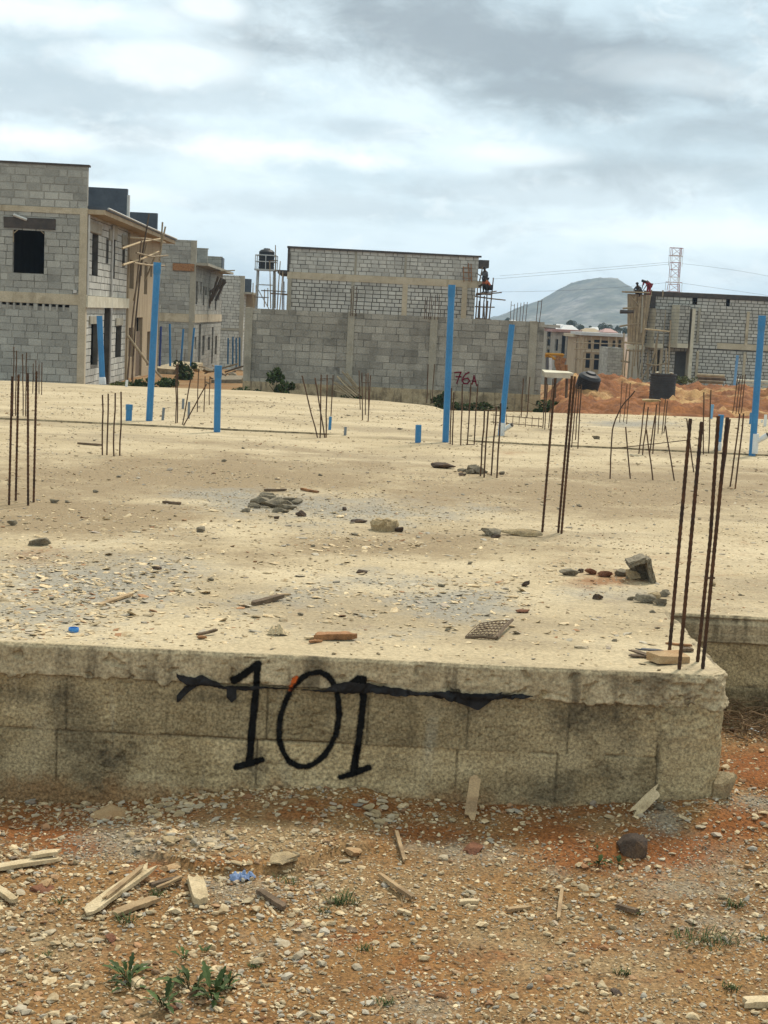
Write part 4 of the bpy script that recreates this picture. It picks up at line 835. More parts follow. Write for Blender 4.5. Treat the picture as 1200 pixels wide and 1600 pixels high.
a = onpl(393, 436, C + uy * 4, -uy); part_bar(H3, 'roof_parapet', 'dark_sheet', C + uy * 4, ux, -2, float(np.dot(a - C, ux)), ze + .1, a[2] - C[2], proud=0, depth=.3)
part_panel(H3, C + uy * 3.2, ux, .75, ze, (), 'plaster', 'rendered_bay')
# street bed between them
mb = MB()
def slabbox(mb, pts, Y0, Y1, zt, th): # pixel x range on near edge
    a = ony(pts[0], 560, Y0)[0]; b = ony(pts[1], 560, Y0)[0]; mb.box(((a + b) / 2, (Y0 + Y1) / 2, zt - th / 2), (b - a, Y1 - Y0, th), jit=.04)
slabbox(mb, (236, 279), 74, 84, -.78, .5); tag(mb.build('foundation_slab', MT['slab_edge'], loc=(ony(258, 560, 79)[0], 79, -1.2)), 'low pale slab in the street with blue pipes before the second house', 'foundation')
mb = MB(); slabbox(mb, (330, 384), 62, 66, -.62, .6); tag(mb.build('low_wall', MT['rubble'], loc=(ony(358, 590, 62)[0], 62, -1.2)), 'low grey rubble wall left of the boundary wall', 'wall')
GD = 'sticks and broken boards dumped in the street'
for k in range(14):
    a = RNG.uniform(305, 380); b = RNG.uniform(576, 598); Yd = RNG.uniform(58, 72); p = ony(a, b, Yd); q = p + np.array([RNG.uniform(-1, 1), RNG.uniform(-.5, .5), RNG.uniform(-.2, .35)]); mb = MB(); mb.tube([p, (p + q) / 2 + RNG.normal(0, .03, 3), q], .035, 5, t=RNG.uniform())
    tag(mb.build('loose_stick', MT['bamboo' if k % 3 else 'pole_dark'], loc=p), 'stick in the tangle of dumped timber before the third house', 'stick', GD)
for k, (a, b, w, mt) in enumerate(((292, 583, .5, 'rubble_pale'), (308, 577, .6, 'rubble_pale'), (324, 580, .7, 'rubble'), (318, 595, .5, 'rubble'), (343, 590, .5, 'rubble_pale'), (362, 585, .6, 'rubble'))):
    p = ony(a, b, 64 + k); rock('concrete_lump', 'lump of broken concrete in the street before the second house', 'concrete lump', p, (w, w * .8, w * .4), mt, k, 'lumps of concrete in the street', 300 + k)
# bamboo scaffold on the left house
sc = thing('scaffold', 'crooked bamboo scaffold on the rendered side of the left house', 'scaffold', ony(230, 585, 62))
for a, Yq in (((205, 612, 212, 500, 222, 400, 233, 334), 62), ((198, 608, 207, 500, 221, 376), 61), ((209, 470, 229, 380), 62.5), ((226, 440, 243, 398), 64), ((254, 347, 250.5, 398), 65), ((258.5, 354, 249, 408), 65), ((208, 610, 207, 556), 60)): pole(sc, 'pole', 'bamboo' if Yq > 62 else 'pole_dark', Yq, a, .038)
for a, Ya, Yb in (((191, 388, 252, 373), 58, 66), ((192, 414, 248, 393), 58, 66), ((202, 371, 258, 379), 60, 66), ((213, 395, 262, 399), 60, 66), ((210, 411, 257, 415), 60, 66)): pole(sc, 'ledger', 'wood_pale' if a[0] < 195 else 'bamboo', (Ya, Yb), a, .042)
pp = thing('timber_prop', 'long pale pole propped slantwise behind the tall scaffold pipe', 'pole', ony(262, 600, 56)); pole(pp, 'pole', 'bamboo', 56, (199, 524, 264, 602), .05)

# ---- boundary wall with 76A
zl = -1.0; A = ony(384, 490, 52); B = ony(851, 505, 52); BWL = float(B[0] - A[0]); O = np.array([A[0], 52, zl]); ux = np.array([1., 0, 0])
BW = thing('boundary_wall', 'long grey block boundary wall with pale pillars and 76A sprayed in red', 'wall', (float((A[0] + B[0]) / 2), 52, zl)); f, rect = wuv(O, ux); zt = f(600, 491.5)[1]; zp = f(600, 606)[1]
part_masonry(BW, O, ux, BWL, zt, (), ('block_brown', 'mortar_mid'), seed=51, gap=.022, jit=.010, chip=.004)
part_bar(BW, 'plinth', 'slab_edge', O, ux, -.02, BWL + .02, -.4, zp, proud=.07, jit=.02)
for x0, x1, yt in ((384, 395, 482), (543.5, 554.5, 492), (672.5, 684, 499), (828, 840, 502)):
    u0, u1 = f(x0 - 2, 540)[0], f(x1 - 2, 540)[0]; part_bar(BW, 'pillar', 'beam_grey', O, ux, max(u0, -.03), u1, -.4, zt + .02, proud=.05, depth=.26, jit=.012)
for k, st in enumerate(([[(435, 490), (462, 487), (481, 487), (466, 525), (450, 570)], [(445, 520), (480, 522)]], [[(541, 488), (515, 503), (497, 527), (490, 552), (503, 572), (530, 573), (546, 552), (532, 532), (503, 538), (494, 548)]], [[(565, 577), (573, 545), (579, 513), (588, 548), (599, 588)], [(568, 552), (592, 557)]])):
    mb = MB()
    for ln in st:
        P = [onpl(620 + a / 4.8, 480 + b / 4.8, O + np.array([0, -.016, 0]), (0, -1, 0)) for a, b in ln]
        for i in range(len(P) - 1):
            d = unit(P[i + 1] - P[i]); n = np.array([-d[2], 0, d[0]]) * .022; e = d * .02; yy = np.array([0, -.0006 * (i + 1), 0])
            mb.face([P[i] - e - n + yy, P[i + 1] + e - n + yy, P[i + 1] + e + n + yy, P[i] - e + n + yy])
    o = mb.build('painted_character', mk('red_paint_%d' % k, (.17, .012, .03), (.11, .01, .02), 8, .95, .1, 30, speck=.2, spec=.05) if k == 0 else MT['redp'], BW); MT['redp'] = o.data.materials[0]
GS = 'sticks leaning on the boundary wall'
for k, (a, b, c, d) in enumerate(((520, 596, 552, 622), (524, 597, 556, 620), (527, 588, 558, 618), (531, 590, 560, 616), (535, 581, 561, 612), (539, 584, 563, 618), (529, 604, 556, 625), (523, 610, 552, 624), (542, 583, 560, 606))):
    pA = ony(a, b, 51.4); pB = ony(c, d, 50.6); mb = MB(); mb.tube([pA, (pA + pB) / 2 + RNG.normal(0, .02, 3), pB], .028, 5, t=RNG.uniform()); tag(mb.build('leaning_stick', MT['bamboo'], loc=pB), 'thin pale stick in the bunch leaning on the boundary wall', 'stick', GS)

# ---- middle house
c = ony(449, 488, 92); H4 = thing('block_house', 'wide middle block house with dark roof edge rising behind the boundary wall', 'house', (c[0], c[1], -2.0), 'unfinished block houses'); C, ux, uy = frame((c[0], c[1], -2.0), R(2.5)); f, rect = wuv(C, ux)
W4 = f(742, 470)[0]; zt = f(600, 395)[1]; zb1 = f(600, 432)[1]; zb0 = f(600, 442.5)[1]
part_masonry(H4, C, ux, W4, zb0, (), ('block_light', 'mortar_dark'), seed=61, gap=.05); part_masonry(H4, C + UP * zb1, ux, W4 + .1, zt - zb1, (), ('block_light', 'mortar_mid'), seed=62, gap=.05)
part_bar(H4, 'beam', 'beam', C, ux, -.1, f(753, 444)[0], zb0, zb1, proud=.05, jit=.02); part_bar(H4, 'capping', 'dark_board', C, ux, -.15, W4 + .25, zt, zt + .12, proud=.1, depth=.3, jit=.02)
for a in ((448.5, 455), (548, 553.5), (628.5, 636), (721.5, 729.5)): part_bar(H4, 'column', 'beam' if a[0] > 600 else 'beam_grey', C, ux, f(a[0], 465)[0], f(a[1], 465)[0], -.2, zb0, proud=.045, jit=.015)
for a in ((554, 557.5), (632, 635.5)): part_bar(H4, 'column', 'beam_grey', C, ux, f(a[0], 410)[0], f(a[1], 410)[0], zb1, zt, proud=.04)
part_bar(H4, 'column', 'dark_board', C, ux, -.12, .02, zb1, zt, proud=.06); mb = MB(); K = lambda u, w, z: C + ux * u + uy * w + UP * z
mb.hexa([K(-.7, 8, zb0 + .3), K(-.7, 0, zb0 + .3), K(.2, 0, zb0 + .3), K(.2, 8, zb0 + .3), K(-.7, 8, zb0 + .5), K(-.7, 0, zb0 + .5), K(.2, 0, zb0 + .5), K(.2, 8, zb0 + .5)]); mb.build('eaves', MT['dark_board'], H4)
part_panel(H4, C + uy * 9, -uy, 8.8, zb0, (), 'beam_grey'); part_masonry(H4, C + ux * W4 + uy * .2, uy, 8.5, zb0, (), ('block_light', 'mortar_dark'), seed=64); part_panel(H4, C + uy * 9 + ux * W4, -ux, W4, zt, (), 'block_light')
part_bar(H4, 'roof_hood', 'dark_board', C, ux, W4 + .15, W4 + .75, f(750, 418)[1], f(750, 406)[1], proud=.05, depth=2.5)
for a in ((724, 416, 725, 440), (732, 411, 733, 440), (736, 412, 737, 440)): part_tube(H4, 'starter_bar', 'wood_brown', [onpl(a[0], a[1], C - uy * .12, -uy), onpl(a[2], a[3], C - uy * .12, -uy)], .03, 5)
for yy in (418, 425, 434): part_tube(H4, 'starter_bar', 'wood_brown', [onpl(723, yy, C - uy * .12, -uy), onpl(738, yy + 1, C - uy * .12, -uy)], .025, 5)
sc = thing('scaffold', 'dark pole scaffold on the right end of the middle house', 'scaffold', ony(757, 505, 92))
for a in ((743, 500, 746, 450), (749, 500, 751, 448), (754, 502, 757, 462), (759, 500, 761, 458), (764, 502, 771, 434), (749, 440, 754, 417), (747, 500, 749, 470), (757, 500, 756, 470), (762, 470, 760, 500)): pole(sc, 'pole', 'pole_dark', 91.5 + RNG.uniform(-.4, .4), a, .045)
for a in ((743, 461, 784, 457), (742, 463, 790, 469), (742, 479, 773, 480), (743, 497, 768, 500), (748, 459, 776, 455)): pole(sc, 'ledger', 'pole_dark', 91.3, a, .045)
for a in ((744, 459, 768, 459.5), (744, 498, 765, 500)):
    p, q = ony(a[0], a[1], 91.5), ony(a[2], a[3], 91.5); mb = MB(); mb.box((p + q) / 2, (q[0] - p[0], .8, .08), jit=.02); mb.build('platform', MT['wood_dark'], sc)
sc = thing('scaffold', 'thin pole scaffold between the tank tower and the middle house', 'scaffold', ony(438, 495, 91))
for a in ((413, 480, 413.5, 452), (418, 480, 418.5, 450), (433, 484, 438, 408), (437, 484, 442, 424), (441, 484, 443, 430), (443.5, 484, 444, 440), (430, 482, 430.5, 383), (423, 482, 421.5, 408), (396, 478, 395.5, 442), (400, 478, 400, 446)): pole(sc, 'pole', 'pole_dark' if a[0] > 440 else 'bamboo', 90 + RNG.uniform(-.5, .5), a, .035)
for a in ((408, 454, 447, 456), (422, 458, 448, 461), (398, 464, 420, 465), (420, 408, 434, 407), (428, 424, 438, 422)): pole(sc, 'ledger', 'pole_dark', 90, a, .035)
p, q = ony(424, 458.5, 90), ony(449, 460, 90); mb = MB(); mb.box((p + q) / 2, (q[0] - p[0], .7, .07)); mb.build('platform', MT['wood_dark'], sc)

# ---- water tank on its tower
def lathe(mb, c, prof, n=28, ax=UP, m=0):
    c = np.array(c, float); ax = unit(ax); a = unit(np.cross(ax, [.3, 1, .1])); b = np.cross(ax, a); base = len(mb.v)
    for r, z in prof:
        for j in range(n):
            w_ = 2 * math.pi * j / n; mb.v.append(tuple(c + ax * z + (a * math.cos(w_) + b * math.sin(w_)) * r))
    for i in range(len(prof) - 1):
        for j in range(n):
            q = base + i * n; mb.f.append((q + j, q + (j + 1) % n, q + n + (j + 1) % n, q + n + j)); mb.m.append(m); mb.t.append(.5)
def tank(label, c, r, h, ax=UP, mat='tank', lid=True, open_top=False, ribs=6):
    o = thing('water_tank', label, 'water tank', c, 'black plastic water tanks'); mb = MB(); prof = [(.01, .0), (r * .96, 0), (r, .04)]
    for k in range(ribs):
        z0 = .06 + (h - .1) * k / ribs; z1 = .06 + (h - .1) * (k + 1) / ribs; prof += [(r, z0), (r, z0 + (z1 - z0) * .62), (r * .965, z0 + (z1 - z0) * .68), (r * .965, z0 + (z1 - z0) * .92)]
    if open_top: prof += [(r, h), (r * 1.03, h), (r * 1.03, h + .04), (r * .93, h + .04), (r * .92, .1), (.01, .1)]
    else: prof += [(r, h), (r * .97, h + r * .07), (r * .78, h + r * .26), (r * .5, h + r * .36), (r * .48, h + r * .36)]
    lathe(mb, c, prof, ax=ax); mb.build('tank_body', MT[mat], o)
    if lid: mb = MB(); lathe(mb, np.array(c) + unit(ax) * (h + r * .34), [(r * .42, 0), (r * .42, .05 * r / .5), (r * .36, .08 * r / .5), (.01, .09 * r / .5)], ax=ax); mb.build('lid', MT[mat], o)
    return o
p = ony(416, 420.5, 95); tw = thing('tank_tower', 'slim pale steel tower carrying a black water tank', 'tower', (p[0], p[1], -2.2)); tb = p.copy()
tank('black water tank on top of the steel tower', (p[0], p[1], p[2]), .50, 1.05)
L4 = [(sx, sy) for sx in (-.52, .52) for sy in (-.5, .5)]
for sx, sy in L4: part_tube(tw, 'leg', 'steel_pale', [(p[0] + sx * 1.15, p[1] + sy * 1.1, -2.2), (p[0] + sx, p[1] + sy, p[2] - .06)], .05, 6)
mb = MB(); mb.box((p[0], p[1], p[2] - .06), (1.4, 1.3, .1)); mb.build('deck', MT['steel_pale'], tw)
for z in (.45, .85):
    mb = MB(); c4 = [(p[0] + sx, p[1] + sy, p[2] + z) for sx, sy in ((-.65, -.6), (.65, -.6), (.65, .6), (-.65, .6))]
    for i in range(4): mb.tube([c4[i], c4[(i + 1) % 4]], .03, 5)
    mb.build('guard_rail', MT['steel_pale'], tw)
for sx, sy in ((-.65, -.6), (.65, -.6), (0, -.6), (.65, .6), (-.65, .6)): part_tube(tw, 'rail_post', 'steel_pale', [(p[0] + sx, p[1] + sy, p[2] - .05), (p[0] + sx, p[1] + sy, p[2] + .86)], .03, 5)
for z in (p[2] - 1.0, p[2] - 3.2): part_tube(tw, 'cross_bar', 'steel_pale', [(p[0] - .55, p[1] - .5, z), (p[0] + .55, p[1] - .5, z)], .035, 5); part_tube(tw, 'brace', 'steel_pale', [(p[0] - .55, p[1] - .5, z - .1), (p[0] + .55, p[1] - .5, z - 1.9)], .03, 5)
# ---- the two tanks on the red earth
def mpt(px, py, Y):
    p = ony(px, py, Y); return p
pt = mpt(921, 605, 55); tank('black domed tank sunk askew in the red earth', tuple(pt - np.array([.12, 0, .12])), .43, .50, ax=(.20, -.28, 1), lid=True)
pt = mpt(1034, 624, 55); tank('upright ribbed open drum on the red earth, dusty black', tuple(pt), .48, .9, mat='tank_dusty', lid=False, open_top=True, ribs=9)
for dx, dz, k in ((-.28, .98, 1), (.22, .97, 2)): rock('cement_scrap', 'white scrap lying on the rim of the open drum', 'scrap', (pt[0] + dx, pt[1] - .3, pt[2] + dz), (.3, .2, .09), 'beam_white', k, 'white scraps on the drum', 330 + k)
o = thing('concrete_board', 'pale concrete board raised on posts left of the sunk tank', 'board', ony(872, 586, 50))
mb = MB(); a, b = ony(849, 583, 50), ony(892, 586, 50); mb.box((a + b) / 2, (b[0] - a[0], 1.2, .17), jit=.03); mb.build('slab', MT['beam_white'], o)
for xx in (853, 868, 886): part_tube(o, 'post', 'pole_dark', [ony(xx, 588, 50), ony(xx - 1.5, 622, 50)], .05, 6)
#@@PART4@@
# ------------------------------------------------------------------ big right house
O = np.array([*ony(1004, 512, 110)[:2], -2.9]); O[1] = 110; ux = np.array([1., 0, 0]); uy = np.array([0, 1., 0])
H5 = thing('block_house', 'big right block house with black roof beam, two hanging bays and workers on top', 'house', O, 'unfinished block houses'); f, rect = wuv(O, ux)
W5 = f(1345, 500)[0]; zt = f(1100, 465.5)[1]; zf = f(1100, 458.5)[1]; z1 = f(1150, 538)[1]; z0 = f(1150, 547)[1]
u1072 = f(1074, 520)[0]
dk = [rect(1018, 548, 1033, 640), rect(1052, 548, 1070.5, 640)]
part_masonry(H5, O, ux, W5, z0, dk, ('block_light', 'mortar_dark'), seed=71, gap=.055)
nt = [rect(1082, 466, 1089.5, 477), rect(1134.5, 466, 1140.5, 479)]; nt = [(a, b, c - z0, 99) for a, b, c, d in nt]
part_masonry(H5, O + UP * z0, ux, W5, zt - z0, nt, ('block_light', 'mortar_dark'), seed=72, gap=.055)
part_bar(H5, 'roof_beam', 'dark_board', O, ux, -.05, W5, zt, zf, proud=.12, depth=.3, jit=.02)
for a, b in ((1016.5, 1018), (1034, 1036)): part_bar(H5, 'form_clamp', 'bamboo', O, ux, f(a, 460)[0], f(b, 460)[0], zt - .05, zf + .08, proud=.18, depth=.0)
part_bar(H5, 'form_board', 'dark_board', O, ux, *rect(1016, 462, 1024, 482)[:2], rect(1016, 462, 1024, 482)[2], zt, proud=.16)
a = rect(1120, 538, 1200, 547); part_bar(H5, 'beam', 'beam', O, ux, a[0], W5, a[2], a[3], proud=.05, jit=.02)
for x0, x1, y0, y1, mt in ((1072.5, 1077.5, 482, 640, 'beam_white'), (1089.5, 1093, 480, 536, 'beam_grey'), (1085, 1089, 548, 640, 'beam'), (1165, 1169.5, 487, 540, 'beam'), (1158.5, 1162.5, 550, 640, 'beam'), (1030.5, 1035, 484, 640, 'beam'), (1011, 1014.5, 484, 640, 'beam_grey')):
    part_bar(H5, 'column', mt, O, ux, *rect(x0, y0, x1, y1)[:2], rect(x0, y0, x1, y1)[2], rect(x0, y0, x1, y1)[3], proud=.07 if mt != 'beam_white' else 1.0, depth=.2, jit=.01)
for x0, xm, x1, yt, sd in ((1010.5, 1019, 1033, 482, 73), (1046, 1055.5, 1072, 476.5, 74)):
    D = 1.15; ua, ub, uc = f(x0, 510)[0], f(xm, 510)[0], f(x1, 510)[0]; va, vb, vt = f(xm, 543)[1], f(xm, 536)[1], f(xm, yt)[1]
    A0 = O + ux * ua - uy * .35; A1 = O + ux * ub - uy * D; A2 = O + ux * uc - uy * D; d1 = unit(A1 - A0); L1 = float(np.linalg.norm(A1 - A0))
    part_masonry(H5, A0 + UP * vb, d1, L1, vt - vb, (), ('beam_white', 'mortar_mid'), seed=sd, name='bay_wall'); part_masonry(H5, A1 + UP * vb, ux, uc - ub, vt - vb, (), ('block', 'mortar_dark'), seed=sd + 5, name='bay_wall', gap=.055)  # left facets in paler concrete: light falling on them put into the colour
    mb = MB(); K = [A0, A1, A2, O + ux * uc, O + ux * ua]; off = [np.array([-.03, -.02, 0]), np.array([0, -.03, 0]), np.array([.02, -.03, 0]), np.array([.02, 0, 0]), np.array([-.03, 0, 0])]
    for za, zb in ((va, vb),):
        lo_ = [k + o_ + UP * za for k, o_ in zip(K, off)]; hi_ = [k + o_ + UP * zb for k, o_ in zip(K, off)]
        mb.face(lo_[::-1]); mb.face(hi_)
        for i in range(5): mb.face([lo_[i], lo_[(i + 1) % 5], hi_[(i + 1) % 5], hi_[i]])
    mb.build('bay_floor', MT['beam_white'], H5); mb = MB(); hi_ = [k + UP * vt for k in K]; mb.face(hi_); mb.build('bay_top', MT['beam_grey'], H5)
mb = MB(); K = lambda u, w, z: O + ux * u + uy * w + UP * z
for z in (z0 - .05, zt - .1): mb.hexa([K(.1, 5, z), K(.1, .3, z), K(W5, .3, z), K(W5, 5, z), K(.1, 5, z + .15), K(.1, .3, z + .15), K(W5, .3, z + .15), K(W5, 5, z + .15)])
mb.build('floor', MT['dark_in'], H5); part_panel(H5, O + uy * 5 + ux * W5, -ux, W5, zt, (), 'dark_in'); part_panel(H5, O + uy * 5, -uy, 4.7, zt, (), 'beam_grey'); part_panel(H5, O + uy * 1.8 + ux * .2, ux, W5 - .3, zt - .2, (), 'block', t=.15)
# round formwork bay and its props at the left end
fb = thing('formwork', 'tall rounded timber formwork with props at the left end of the big right house', 'formwork', ony(994, 600, 108.5))
cxy = ony(996, 500, 109.3); zA = ony(996, 460, 109)[2]; zB = ony(994, 538, 109)[2]; mb = MB(); n = 9
for k in range(n):
    a0, a1 = math.pi * (1.0 + .95 * k / n), math.pi * (1.0 + .95 * (k + .9) / n); q = []
    for z, r in ((zB, .62), (zA, .86)):
        for aa in (a0, a1): q.append(np.array([cxy[0] + r * math.cos(aa), cxy[1] + r * math.sin(aa), z]))
    mb.face([q[0], q[1], q[3], q[2]], 0, RNG.uniform(0, 1))
mb.build('board', MT['bamboo'], fb); mb = MB(); lathe(mb, (cxy[0], cxy[1], zB), [(.58, 0), (.82, zA - zB)], 20); mb.build('lining', MT['pole_dark'], fb)
mb = MB(); lathe(mb, (cxy[0], cxy[1], zB - .35), [(.01, 0), (.66, 0), (.68, .3), (.01, .3)], 20); mb.build('base_ring', MT['beam_white'], fb)
for a in ((969, 487, 990, 487), (968, 510, 1003, 506), (973, 482, 1006, 479), (972, 535, 1002, 537), (978, 547, 1008, 549), (970, 564, 984, 566)): pole(fb, 'ledger', 'bamboo' if a[1] != 487 else 'dark_board', 108, a, .07 if a[1] != 487 else .15)
for a in ((980, 600, 984, 545), (971, 598, 975, 520), (975, 600, 979, 548), (986, 603, 990, 545), (1003, 604, 1007, 500), (998, 590, 1006, 540), (991, 572, 1000, 470), (996, 565, 997, 540), (1000, 480, 984, 462), (1002, 520, 1004, 463), (990, 540, 992, 462), (998, 600, 998, 538)): pole(fb, 'prop', 'bamboo' if RNG.uniform() < .6 else 'beam_grey', 107.8 + RNG.uniform(-.3, .3), a, .06)
p, q = ony(974, 456, 108.6), ony(1013, 457, 108.6); mb = MB(); mb.box((p + q) / 2, (q[0] - p[0], 1.6, .08), jit=.02); mb.build('platform', MT['bamboo'], fb)
sc = thing('scaffold', 'pole scaffold and slanting props before the two hanging bays', 'scaffold', ony(1030, 600, 107.5))
for a in ((1044, 586, 1048, 500), (1040, 586, 1041, 545), (1018, 590, 1028, 520), (1024, 588, 1026, 530), (1001, 594, 1021, 562), (1013, 592, 1012, 550)): pole(sc, 'pole', 'bamboo', 107.3, a, .06)
for a in ((1008, 514, 1046, 518), (1009, 568, 1024, 571, 1043, 567), (1020, 560, 1028, 524)): pole(sc, 'ledger', 'wood_pale' if a[0] == 1008 else 'bamboo', 107, a, .07)
GT = 'timber stacked at the foot of the big right house'
for k, (a, b, c_, d) in enumerate(((1089, 586, 1132, 588), (1091, 591, 1134, 593), (1090, 596, 1130, 598), (1088, 589, 1128, 591))):
    pA, pB = ony(a, b, 100 + k * .3), ony(c_, d, 100 + k * .3); mb = MB(); mb.tube([pA, (pA + pB) / 2, pB], .11, 7, t=RNG.uniform()); tag(mb.build('log', MT['pole_dark' if k % 2 else 'bamboo'], loc=pA), 'pole in the brown timber stack below the right house wall', 'pole', GT)
GB2 = 'pale boards stacked at the right edge'
for k in range(4):
    pA, pB = ony(1152 + k * 4, 595 + k * 5.2, 80), ony(1240, 598 + k * 5.2, 80); mb = MB(); mb.box((pA + pB) / 2, (pB[0] - pA[0], .5, .10), jit=.012); tag(mb.build('board', MT['beam_white'], loc=pA), 'long pale board in the stack behind the tall right pipe', 'board', GB2)

# ------------------------------------------------------------------ houses farther off
GF = 'houses far beyond the site'
def open_house(label, x0, x1, ytop, ybot, Y, mat, ops, roof=None, depth=9, bands=()):
    a, b = ony(x0, (ytop + ybot) / 2, Y), ony(x1, (ytop + ybot) / 2, Y); zt, zb = ony((x0 + x1) / 2, ytop, Y)[2], ony((x0 + x1) / 2, ybot, Y)[2] - 3
    O = np.array([a[0], Y, zb]); r = thing('house', label, 'house', O, GF); f, rect = wuv(O, (1, 0, 0)); Wd = float(b[0] - a[0])
    part_panel(r, O, (1, 0, 0), Wd, float(zt - zb), [rect(*q) for q in ops], mat, t=.3)
    part_panel(r, O + np.array([0, depth, 0]), (1, 0, 0), Wd, float(zt - zb), (), 'dark_in', t=.2); part_panel(r, O + np.array([Wd - .02, .3, 0]), (0, 1, 0), depth - .3, float(zt - zb), (), mat); part_panel(r, O + np.array([.02, depth - .02, 0]), (0, -1, 0), depth - .35, float(zt - zb), (), mat)
    mb = MB(); mb.box((O[0] + Wd / 2, Y + depth / 2 - .3, zt + .2), (Wd + 1.0, depth + 1.2, .35)); mb.build('roof', MT[roof or mat], r)
    for q in bands: part_bar(r, 'beam', 'beam', O, (1, 0, 0), *rect(*q), proud=.12)
    return r
open_house('distant grey unfinished house with pink roof edge and a dark slot', 866, 900, 519.5, 590, 190, 'block_brown', [(877.5, 524, 883, 556), (867, 530, 872, 548), (868, 556, 874, 574)], 'roof_pink')
open_house('distant unfinished house beside the boundary wall end with open grey floors', 853, 866, 512, 588, 196, 'beam_grey', [(855, 519, 863, 526), (855, 530, 863, 540), (855, 546, 863, 560)], 'beam_grey')
h7 = open_house('distant tan unfinished house with white flat roof and bamboo scaffold', 911, 974, 525.5, 592, 170, 'cream_wall', [(919, 532, 924, 547), (928, 531, 937, 546), (939, 532, 951, 547), (957, 532, 962, 546), (966, 531, 972, 546), (915, 552, 922, 575), (928, 554, 948, 578), (956, 555, 964, 580)], 'roof_white', bands=((911, 548, 974, 551),))
open_house('distant tan side wing left of the white flat roof', 899, 911, 527, 590, 176, 'plaster', [(901, 531, 904, 546), (906, 531, 909, 546), (901, 553, 904, 572), (906, 552, 909, 572)], 'beam')
sc = thing('scaffold', 'distant bamboo scaffold wrapping the tan house', 'scaffold', ony(920, 590, 168))
for x in (900, 906, 913, 921, 936, 948, 960, 968): pole(sc, 'pole', 'bamboo', 167.5, (x, 590, x + 3, 527), .07)
for y in (536, 546, 561): pole(sc, 'ledger', 'bamboo', 167.3, (897, y - 1, 935, y + .5, 974, y + 2), .07)
O = np.array([*ony(949, 570, 128)[:2], -4.2]); O[1] = 128; gw = thing('block_house', 'small grey block shed wall left of the big right house', 'house', O, 'unfinished block houses'); f, rect = wuv(O, (1, 0, 0)); wd = f(973, 560)[0]; hh = f(960, 543.5)[1]
part_masonry(gw, O, (1, 0, 0), wd, hh, (), ('block', 'mortar_mid'), seed=91, gap=.04); part_masonry(gw, O + np.array([0, 5, 0]), (0, -1, 0), 4.8, hh, (), ('block', 'mortar_mid'), seed=92); part_panel(gw, O + np.array([wd, .2, 0]), (0, 1, 0), 4.8, hh, (), 'block'); part_panel(gw, O + np.array([0, 5.2, 0]), (1, 0, 0), wd, hh, (), 'block')
def gable(label, x0, x1, yeave, yridge, ybot, Y, wall, roof):
    a, b = ony(x0, yeave, Y), ony(x1, yeave, Y); ze, zr, zb = a[2], ony((x0 + x1) / 2, yridge, Y)[2], -11; r = thing('house', label, 'house', (a[0], Y, zb), GF); W = b[0] - a[0]; D = 9
    mb = MB(); mb.hexa([(a[0], Y + D, zb), (a[0], Y, zb), (b[0], Y, zb), (b[0], Y + D, zb), (a[0], Y + D, ze), (a[0], Y, ze), (b[0], Y, ze), (b[0], Y + D, ze)]); mb.build('wall', MT[wall], r)
    e = .6; mb = MB(); lo = [(a[0] - e, Y - e, ze), (b[0] + e, Y - e, ze), (b[0] + e, Y + D + e, ze), (a[0] - e, Y + D + e, ze)]; r0, r1 = (a[0] + W * .22, Y + D / 2, zr), (b[0] - W * .22, Y + D / 2, zr)
    mb.face([lo[0], lo[1], r1, r0]); mb.face([lo[1], lo[2], r1]); mb.face([lo[2], lo[3], r0, r1]); mb.face([lo[3], lo[0], r0]); mb.face(lo[::-1]); mb.build('roof', MT[roof], r)
    for k in range(3):
        u = a[0] + W * (.2 + .3 * k); mb = MB(); mb.box((u, Y - .02, ze - 1.5), (W * .1, .06, 1.2)); mb.build('window', MT['dark_in'], r)
gable('far house with low white roof by the end of the boundary wall', 856, 884, 514, 509, 530, 330, 'cream_wall', 'roof_white')
gable('far house with steep white roof, the brightest', 879, 903, 517, 508, 530, 300, 'roof_white', 'roof_white')
gable('far pale house with grey roof behind the white flat roof', 913, 938, 518, 513, 530, 350, 'roof_white', 'cream_wall')
gable('far house with pinkish roof near the green round tree', 946, 962, 519, 513.5, 530, 320, 'roof_pink', 'roof_pink')
gable('far long house with pale roof under the hill', 922, 955, 515, 511.5, 530, 420, 'cream_wall', 'roof_white')
gable('far white roof low behind the boundary wall', 788, 812, 503, 500, 530, 420, 'roof_white', 'roof_white')
gable('far white roof highest of the cluster', 868, 886, 511, 506.5, 530, 450, 'roof_white', 'roof_white')

def leafcloud(c, r, n, size, seed, mat, name, parent, lumps=7, flat=.85, spread=.42):
    rg = np.random.default_rng(seed); c = np.array(c); cs = rg.normal(0, spread, (lumps, 3)) * np.array([1, 1, flat * .8]); rs = rg.uniform(.3, .62, lumps) * .42 / spread
    k = rg.integers(0, lumps, n); d = rg.normal(size=(n, 3)); d /= np.linalg.norm(d, axis=1)[:, None]; rad = rs[k] * rg.uniform(.45, 1.05, n) ** .5
    P = (cs[k] + d * rad[:, None]) * np.array(r) + c; a = rg.normal(size=(n, 3)); a /= np.linalg.norm(a, axis=1)[:, None]; b = np.cross(a, rg.normal(size=(n, 3))); b /= np.linalg.norm(b, axis=1)[:, None]
    s = size * rg.uniform(.6, 1.3, n)[:, None]; V = np.stack([P - a * s, P + b * s * .55, P + a * s, P - b * s * .55], 1).reshape(-1, 3)
    return npmesh(name, V, np.arange(4 * n).reshape(-1, 4), mat, parent, fattrs={'tint': np.clip(rg.normal(.5, .25, n) + .25 * (rad - .4), 0, 1)}, smooth=False)
